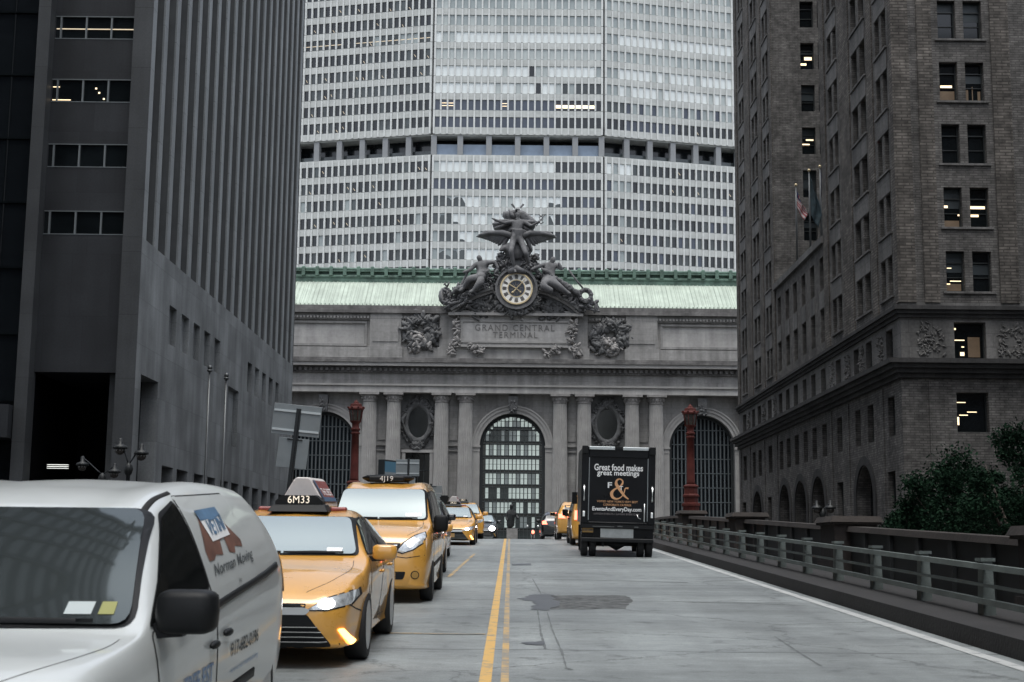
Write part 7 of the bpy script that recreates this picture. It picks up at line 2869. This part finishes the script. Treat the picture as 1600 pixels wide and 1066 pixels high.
# ------------------------------------------------------------------ white van in the foreground
root = place('cargo_van', 'white panel van with painted lettering and a black side mirror in the left foreground', 'van', -2.55, 5.2, R(-.4))
b = Body(root, 'minivan', 'paint_white')
wsd = glasshouse(b, 'minivan', side_glass='van_side_glass', panel_rear=True)
wheels(root, 'minivan', 'alloy', 9)
for s in (1, -1):
    mir = (lambda q: q) if s > 0 else mirror_poly
    b.decal('headlight', mir([(.50, .60), (.80, .62), (.90, .74), (.88, .80), (.66, .76), (.50, .72)]), 'front', 'lens_clear', .009, 4)
    b.line('bonnet_seam', curve([(s * .86, 1.05), (s * .85, .8), (s * .78, .45), (s * .60, .16)]), 'top', 'seam', .005, .0015)
    car_mirror(root, s * .93, 1.34, 1.045, s, 'trim', .28, .20, .19)
    side = 'right' if s > 0 else 'left'
    b.line('track_moulding', [(2.46, .985), (3.2, 1.035), (4.02, 1.085), (4.45, 1.12)], side, 'trim', .045, .012)
    b.line('side_moulding', [(2.52, .50), (3.55, .52)], side, 'trim', .07, .012)
    b.line('roof_seam', curve([(1.90, 1.455), (2.04, 1.505), (2.25, 1.555), (2.5, 1.585)]), side, 'seam', .016, .004)
    tl = [(4.72, .92), (4.92, .92), (4.88, 1.16), (4.74, 1.2)]
    b.decal('tail_light', tl, side, 'lens_red', .01, 3)
b.decal('grille', rounded([(-.45, .56), (.45, .56), (.45, .72), (-.45, .72)], .03), 'front', 'trim', .008)
b.decal('lower_grille', rounded([(-.6, .34), (.6, .34), (.6, .48), (-.6, .48)], .03), 'front', 'trim', .008)
b.decal('sticker', [(.56, 1.035), (.68, 1.035), (.68, 1.085), (.56, 1.085)], 'front', 'sticker_white', .004, 2, wsd)
b.decal('sticker', [(.71, 1.035), (.78, 1.035), (.775, 1.085), (.71, 1.085)], 'front', 'sticker_yellow', .004, 2, wsd)
door(b, [[(1.30, .34), (1.26, .95), (2.40, 1.05), (2.43, .34)]], [(2.33, .80, 'trim')])
door(b, [[(2.49, .34), (2.47, 1.04), (2.44, 1.56), (3.66, 1.585), (3.70, 1.07), (3.62, .62), (3.56, .34)]], [(2.66, .835, 'trim')])
# painted lettering on the near side: a paint brush with a blue sign, script, phone number
br_ = b.decal('brush_sign', [(2.58, 1.27), (2.66, 1.40), (2.70, 1.475), (3.16, 1.49), (3.28, 1.40), (3.52, 1.31), (3.50, 1.27), (3.3, 1.28), (3.26, 1.24), (3.12, 1.25), (3.10, 1.33), (2.98, 1.32), (2.95, 1.24), (2.78, 1.245), (2.72, 1.22), (2.60, 1.215)], 'right', 'van_brown', .007, 4)
bs_ = b.decal('sign', [(2.66, 1.485), (3.18, 1.505), (3.27, 1.345), (2.80, 1.315)], 'right', 'text_white', .010, 4)
b.decal('sign', [(2.66, 1.485), (3.18, 1.505), (3.21, 1.455), (2.705, 1.43)], 'right', 'van_blue', .012, 4)
b.text('VETINI', 'right', 2.80, 3.20, 1.345, 1.435, 'van_blue', .014, 0, .02, bs_, .03)
b.text('Norman Moving', 'right', 2.62, 3.72, 1.115, 1.195, 'text_dark', .009, .35, .012, None, .06)
b.text('inc', 'right', 3.14, 3.22, 1.075, 1.10, 'text_dark', .009, .3, .01)
b.text('917-682-0196', 'right', 2.80, 3.62, .685, .765, 'text_dark', .009, 0, .02, None, .012)
b.text('www.normanmoving', 'right', 2.82, 3.64, .585, .625, 'text_blue', .009, .2, .0, None, .012)
b.text('FREE EST', 'right', 1.72, 2.36, .60, .70, 'text_blue', .009, 0, .02, None, .012)
b.text('CALL', 'right', 2.14, 2.38, .50, .56, 'text_blue', .009, 0, .02)

# the driver, an elbow on the sill of the open window
dl = Vector((-2.55, 5.2, zr(5.2)))
pr_ = thing('person', 'driver of the white van in a light grey shirt, elbow on the window sill', 'person', (-2.0, 6.9, zr(6.9) + .55))


def W(x, y, z, r):
    return (dl + Vector((x, y, z + SLOPE * y)), r)


sculpt('body', 'shirt', {'hip': W(.48, 1.95, .55, .15), 'waist': W(.48, 1.92, .75, .14), 'chest': W(.50, 1.86, .98, .16), 'neckb': W(.50, 1.84, 1.12, .08), 'sl': W(.70, 1.86, 1.14, .095), 'el': W(.985, 1.66, 1.02, .07), 'wr': W(.86, 1.42, 1.0, .045), 'ha': W(.74, 1.30, .98, .03), 'sr': W(.34, 1.82, 1.06, .085), 'er': W(.28, 1.60, .84, .055), 'wrr': W(.34, 1.35, .92, .04)},
       [('hip', 'waist'), ('waist', 'chest'), ('chest', 'neckb'), ('chest', 'sl'), ('sl', 'el'), ('el', 'wr'), ('wr', 'ha'), ('chest', 'sr'), ('sr', 'er'), ('er', 'wrr')], pr_, pr_.location)
sculpt('head', 'skin', {'n': W(.50, 1.83, 1.14, .055), 'h': W(.50, 1.80, 1.24, .095), 'c': W(.50, 1.82, 1.32, .085)}, [('n', 'h'), ('h', 'c')], pr_, pr_.location)

# ------------------------------------------------------------------ black catering truck seen from behind
TYR = 42.4
root = thing('box_truck', 'black box truck with white lettering on its rear door, driving away on the right', 'truck', (3.19, TYR, zr(TYR) + .004))
root.rotation_euler = (Matrix.Rotation(RAMP, 3, 'X') @ Matrix.Rotation(R(1.0), 3, 'Y') @ Matrix.Rotation(R(-1.3), 3, 'Z')).to_euler()
HW, ZB, ZT, LT = 1.09, .98, 3.26, 4.9
q = MB()
q.box(-HW, HW, .03, LT, ZB, ZT)
bx_ = q.build('cargo_box', 'truck_black', root, uv=False, bevel=.02)
q = MB()
for x0, x1, z0, z1 in ((-HW - .01, -HW + .20, ZB, ZT), (HW - .20, HW + .01, ZB, ZT), (-HW + .20, HW - .20, ZT - .30, ZT), (-HW + .2, HW - .2, ZB, ZB + .05)):
    q.box(x0, x1, -.03, .03, z0, z1)
q.build('door_frame', 'truck_black', root, uv=False, bevel=.012)
q = MB()
q.box(-HW + .20, HW - .20, .0, .028, ZB + .05, ZT - .30)
dr = q.build('rear_door', 'truck_black', root, uv=False)
for xa, xb in ((-HW + .20, -HW + .225), (HW - .225, HW - .20)):
    q = MB()
    q.box(xa, xb, -.05, -.0, ZB + .1, ZT - .32)
    q.build('door_track', 'sign_back', dr, uv=False)
q = MB()
q.box(-HW + .20, -.12, -.07, .05, ZT - .08, ZT + .015)
q.box(.12, HW - .20, -.07, .05, ZT - .08, ZT + .015)
q.build('roof_edge', 'sign_rib', root, uv=False, bevel=.01)
q = MB()
q.box(-.12, .12, -.05, .05, ZT - .06, ZT + .01)
q.build('marker_light', 'trim', root, uv=False)
for s in (-1, 1):
    q = MB()
    q.box(s * (HW - .08) - .09, s * (HW - .08) + .09, -.10, .06, ZT - .20, ZT + .03)
    q.build('corner_lamp', 'trim', root, uv=False, bevel=.01)
    q = MB()
    xx = s * (HW - .075)
    q.tube([(xx, -.02, ZT - 1.60), (xx, -.10, ZT - 1.55), (xx, -.10, ZT - 1.20), (xx, -.02, ZT - 1.15)], .022, 8)
    q.build('grab_handle', 'chrome', root, uv=False)
    q = MB()
    q.box(xx - .035, xx + .035, -.06, -.02, ZB + .20, ZB + .36)
    q.build('hinge', 'chrome', root, uv=False, bevel=.008)
q = MB()
q.tube([(HW - .30, -.05, ZB + .08), (HW - .30, -.05, ZB + .62)], .018, 8)
q.tube([(HW - .52, -.04, ZB + .30), (HW - .48, -.05, ZB + .20), (HW - .40, -.05, ZB + .16)], .012, 6)
q.build('latch', 'chrome', dr, uv=False)
q = MB()
q.box(-HW, HW, -.02, .25, ZB - .14, ZB - .002)
q.build('sill', 'trim', root, uv=False, bevel=.012)
q = MB()
q.box(-HW + .35, -.1, -.04, -.02, ZB - .10, ZB - .07)
q.box(.0, .15, -.05, -.02, ZB - .09, ZB - .05)
q.box(.5, .62, -.05, -.02, ZB - .10, ZB - .06)
q.build('lift_bracket', 'pole_metal', root, uv=False)
q = MB()
q.box(-HW + .02, HW - .02, .12, .30, .44, ZB - .14)
q.build('tail_lift', 'truck_black', root, uv=False)
q = MB()
q.box(-HW + .02, HW - .02, -.06, .1, .44, .56)
q.build('bumper', 'trim', root, uv=False, bevel=.02)
q = MB()
q.box(-.50, .48, .08, .12, .57, .87)
q.build('metal_panel', 'plate_white', root, uv=False)
q = MB()
q.box(-1.04, -.72, .08, .12, .71, .85)
pl = q.build('number_plate', 'plate_amber', root, uv=False)
vs, fs = text_mesh('64810MJ', .085, .001, .002)
q = MB()
q.add([(-.88 + p.x, .076 - p.z, .78 + p.y) for p in vs], fs)
q.build('lettering', 'text_dark', pl, uv=False)
for x, y in ((-.97, .55), (-.72, .55), (.97, .55), (.72, .55), (-.90, 5.6), (.90, 5.6)):
    q = MB()
    s = 1 if x > 0 else -1
    q.lathe([(.2, -.1), (.36, -.1), (.385, -.07), (.385, .07), (.36, .1), (.2, .1)], (x, y, .385), 26, 0, 'X')
    wo = q.build('wheel', 'rubber', root, uv=False)
    q = MB()
    q.lathe([(.02, -.06), (.2, -.06), (.2, .06), (.02, .06)], (x, y, .385), 18, 0, 'X')
    q.build('rim', 'pole_dark', wo, uv=False)
for s in (-1, 1):
    q = MB()
    q.box(s * .86 - .28, s * .86 + .28, .98, 1.0, .25, .92)
    q.build('mud_flap', 'trim', root, uv=False)
q = MB()
q.tube([(-.75, .55, .385), (-.25, .55, .385), (0, .55, .36), (.25, .55, .385), (.75, .55, .385)], [.06, .07, .19, .07, .06], 10)
q.build('axle', 'trim', root, uv=False)
q = MB()
q.box(-.42, -.36, .15, 5.5, .5, .8)
q.box(.36, .42, .15, 5.5, .5, .8)
q.box(-.45, -.38, .2, .26, .30, .5)
q.build('chassis', 'trim', root, uv=False)
q = MB()
q.hexa([(-.98, 5.0, .45), (.98, 5.0, .45), (.98, 6.6, .45), (-.98, 6.6, .45)], [(-.94, 5.0, 2.35), (.94, 5.0, 2.35), (.90, 6.1, 2.30), (-.90, 6.1, 2.30)])
q.build('cab', 'truck_black', root, uv=False, bevel=.05)
for s in (-1, 1):
    q = MB()
    q.box(s * 1.16 - .09, s * 1.16 + .09, 6.0, 6.08, 1.55, 1.95)
    q.tube([(s * .95, 6.05, 1.75), (s * 1.16, 6.05, 1.75)], .02, 6)
    q.build('side_mirror', 'trim', root, uv=False)
for s, cx_, z_, w_, h_, mt, bold, sh in (('Great food makes', .0, 2.66, 1.46, .20, 'text_white', .022, 0), ('great meetings', -.01, 2.47, 1.26, .20, 'text_white', .022, 0), 
                                          ('VOTED NEW YORK\'S VERY BEST', -.02, 1.645, 1.22, .062, 'text_orange', .006, 0), ('CORPORATE CATERER', -.02, 1.545, .84, .062, 'text_orange', .006, 0),
                                          ('EventsAndEveryDay.com', -.03, 1.405, 1.46, .155, 'text_white', .02, 0), ('LAVISH EVENTS / LAVISH EVERYDAY', -.03, 1.275, 1.36, .055, 'text_grey', .0, 0),
                                          ('F', -.25, 2.13, .13, .17, 'text_white', .02, 0), ('T', .09, 2.05, .11, .12, 'text_white', .02, 0)):
    vs, fs = text_mesh(s, 1.0, .0, bold, sh)
    xs, ys = [p.x for p in vs], [p.y for p in vs]
    kx, kz = w_ / (max(xs) - min(xs)), h_ / (max(ys) - min(ys))
    q = MB()
    yo = -.012 if mt != 'text_orange' else -.008
    q.add([(cx_ + (p.x - (max(xs) + min(xs)) / 2) * kx, yo, z_ + (p.y - (max(ys) + min(ys)) / 2) * kz) for p in vs], fs)
    q.build('lettering', mt, dr, uv=False)

# the swash ampersand: one ribbon with thick and thin strokes
path = [(1.0, -.98), (.55, -.62), (.05, .02), (-.28, .50), (-.22, .86), (.08, 1.0), (.36, .82), (.34, .52), (.02, .22), (-.46, -.06), (-.74, -.42), (-.62, -.82), (-.22, -.98), (.20, -.82), (.52, -.42), (.66, .06), (.98, .10)]
wid = [.05, .11, .16, .15, .09, .06, .07, .10, .06, .09, .16, .14, .08, .05, .05, .06, .10]
q = MB()
pts, fs = [], []
P_ = curve(path)
n = len(P_)
for i in range(n):
    t = i / 6
    k = min(int(t), len(wid) - 2)
    wv = lerp(wid[k], wid[k + 1], t - k)
    a, b_ = Vector(P_[max(i - 1, 0)]), Vector(P_[min(i + 1, n - 1)])
    d = (b_ - a).normalized()
    nn = Vector((-d.y, d.x)) * wv
    for s in (-1, 1):
        x, z = P_[i][0] + nn.x * s, P_[i][1] + nn.y * s
        pts.append((.02 + x * .29, -.008 - .00004 * i, 2.02 + z * .30))
for i in range(n - 1):
    fs.append((2 * i, 2 * i + 1, 2 * i + 3, 2 * i + 2))
q.add(pts, fs)
q.build('lettering', 'text_orange', dr, uv=False)

# ================================================================== street trees behind the right-hand parapet
def tree(u, vtop, Y, rx_, rz_, label, n, seed):
    rnd = random.Random(seed)
    ct = at(u, vtop, Y)
    zc = ct.z - rz_
    t = thing('tree', label, 'tree', (ct.x, Y, GZ), 'trees behind the right parapet')
    o = Vector(t.location)
    tr = MB(o)
    base = Vector((ct.x, Y, GZ))
    fork = Vector((ct.x + .1, Y, lerp(GZ, zc - rz_, .85)))
    tr.tube([base, base.lerp(fork, .5) + Vector((.06, .04, 0)), fork], [.20, .16, .14], 9)
    tips = []
    for k in range(9):
        a = 2 * math.pi * k / 9 + rnd.uniform(-.3, .3)
        e = Vector((ct.x + rx_ * .7 * math.cos(a), Y + rx_ * .7 * math.sin(a), zc + rz_ * rnd.uniform(-.5, .75)))
        m = fork.lerp(e, .5) + Vector((0, 0, .35))
        tr.tube([fork, m, e], [.10, .06, .02], 6)
        tips += [m, e]
    tr.build('trunk', 'bark', t, uv=False)
    # clumps of leaves at uneven distances, so that the outline is ragged and light passes between
    clumps = []
    for k in range(46):
        d = Vector((rnd.gauss(0, 1), rnd.gauss(0, 1), rnd.gauss(0, 1))).normalized()
        q = rnd.uniform(.35, 1.0) ** .6
        c = Vector((ct.x + d.x * rx_ * q, Y + d.y * rx_ * q, zc + d.z * rz_ * q))
        clumps.append((c, rnd.uniform(.28, .62) * rx_ * .42))
    lf = MB(o)
    for k in range(n):
        c, r = clumps[rnd.randrange(len(clumps))]
        d = Vector((rnd.gauss(0, 1), rnd.gauss(0, 1), rnd.gauss(0, .7))).normalized() * r * rnd.uniform(.4, 1.15)
        p = c + d
        L = rnd.uniform(.07, .15)
        a = Vector((rnd.gauss(0, 1), rnd.gauss(0, 1), rnd.gauss(0, .5))).normalized()
        b = a.cross(Vector((rnd.gauss(0, 1), rnd.gauss(0, 1), rnd.gauss(0, 1)))).normalized() * L * .36
        a = a * L
        lf.add([p - a * .5, p + b + a * .05, p + a * .6 + Vector((0, 0, -.03)), p - b + a * .05], [(0, 1, 2, 3)], 0 if rnd.random() < .6 else 1)
    lf.build('crown', ['leaf', 'leaf_light'], t, fix=False, uv=False)
    return t


tree(1590, 668, 47, 2.9, 2.5, 'largest dark leafy tree at the right edge behind the parapet', 20000, 3)
tree(1500, 722, 52, 2.3, 1.9, 'middle sized leafy tree left of the largest tree behind the parapet', 15000, 5)
tree(1432, 785, 55, 1.5, 1.2, 'smallest leafy tree at the foot of the brick corner behind the parapet', 9000, 8)
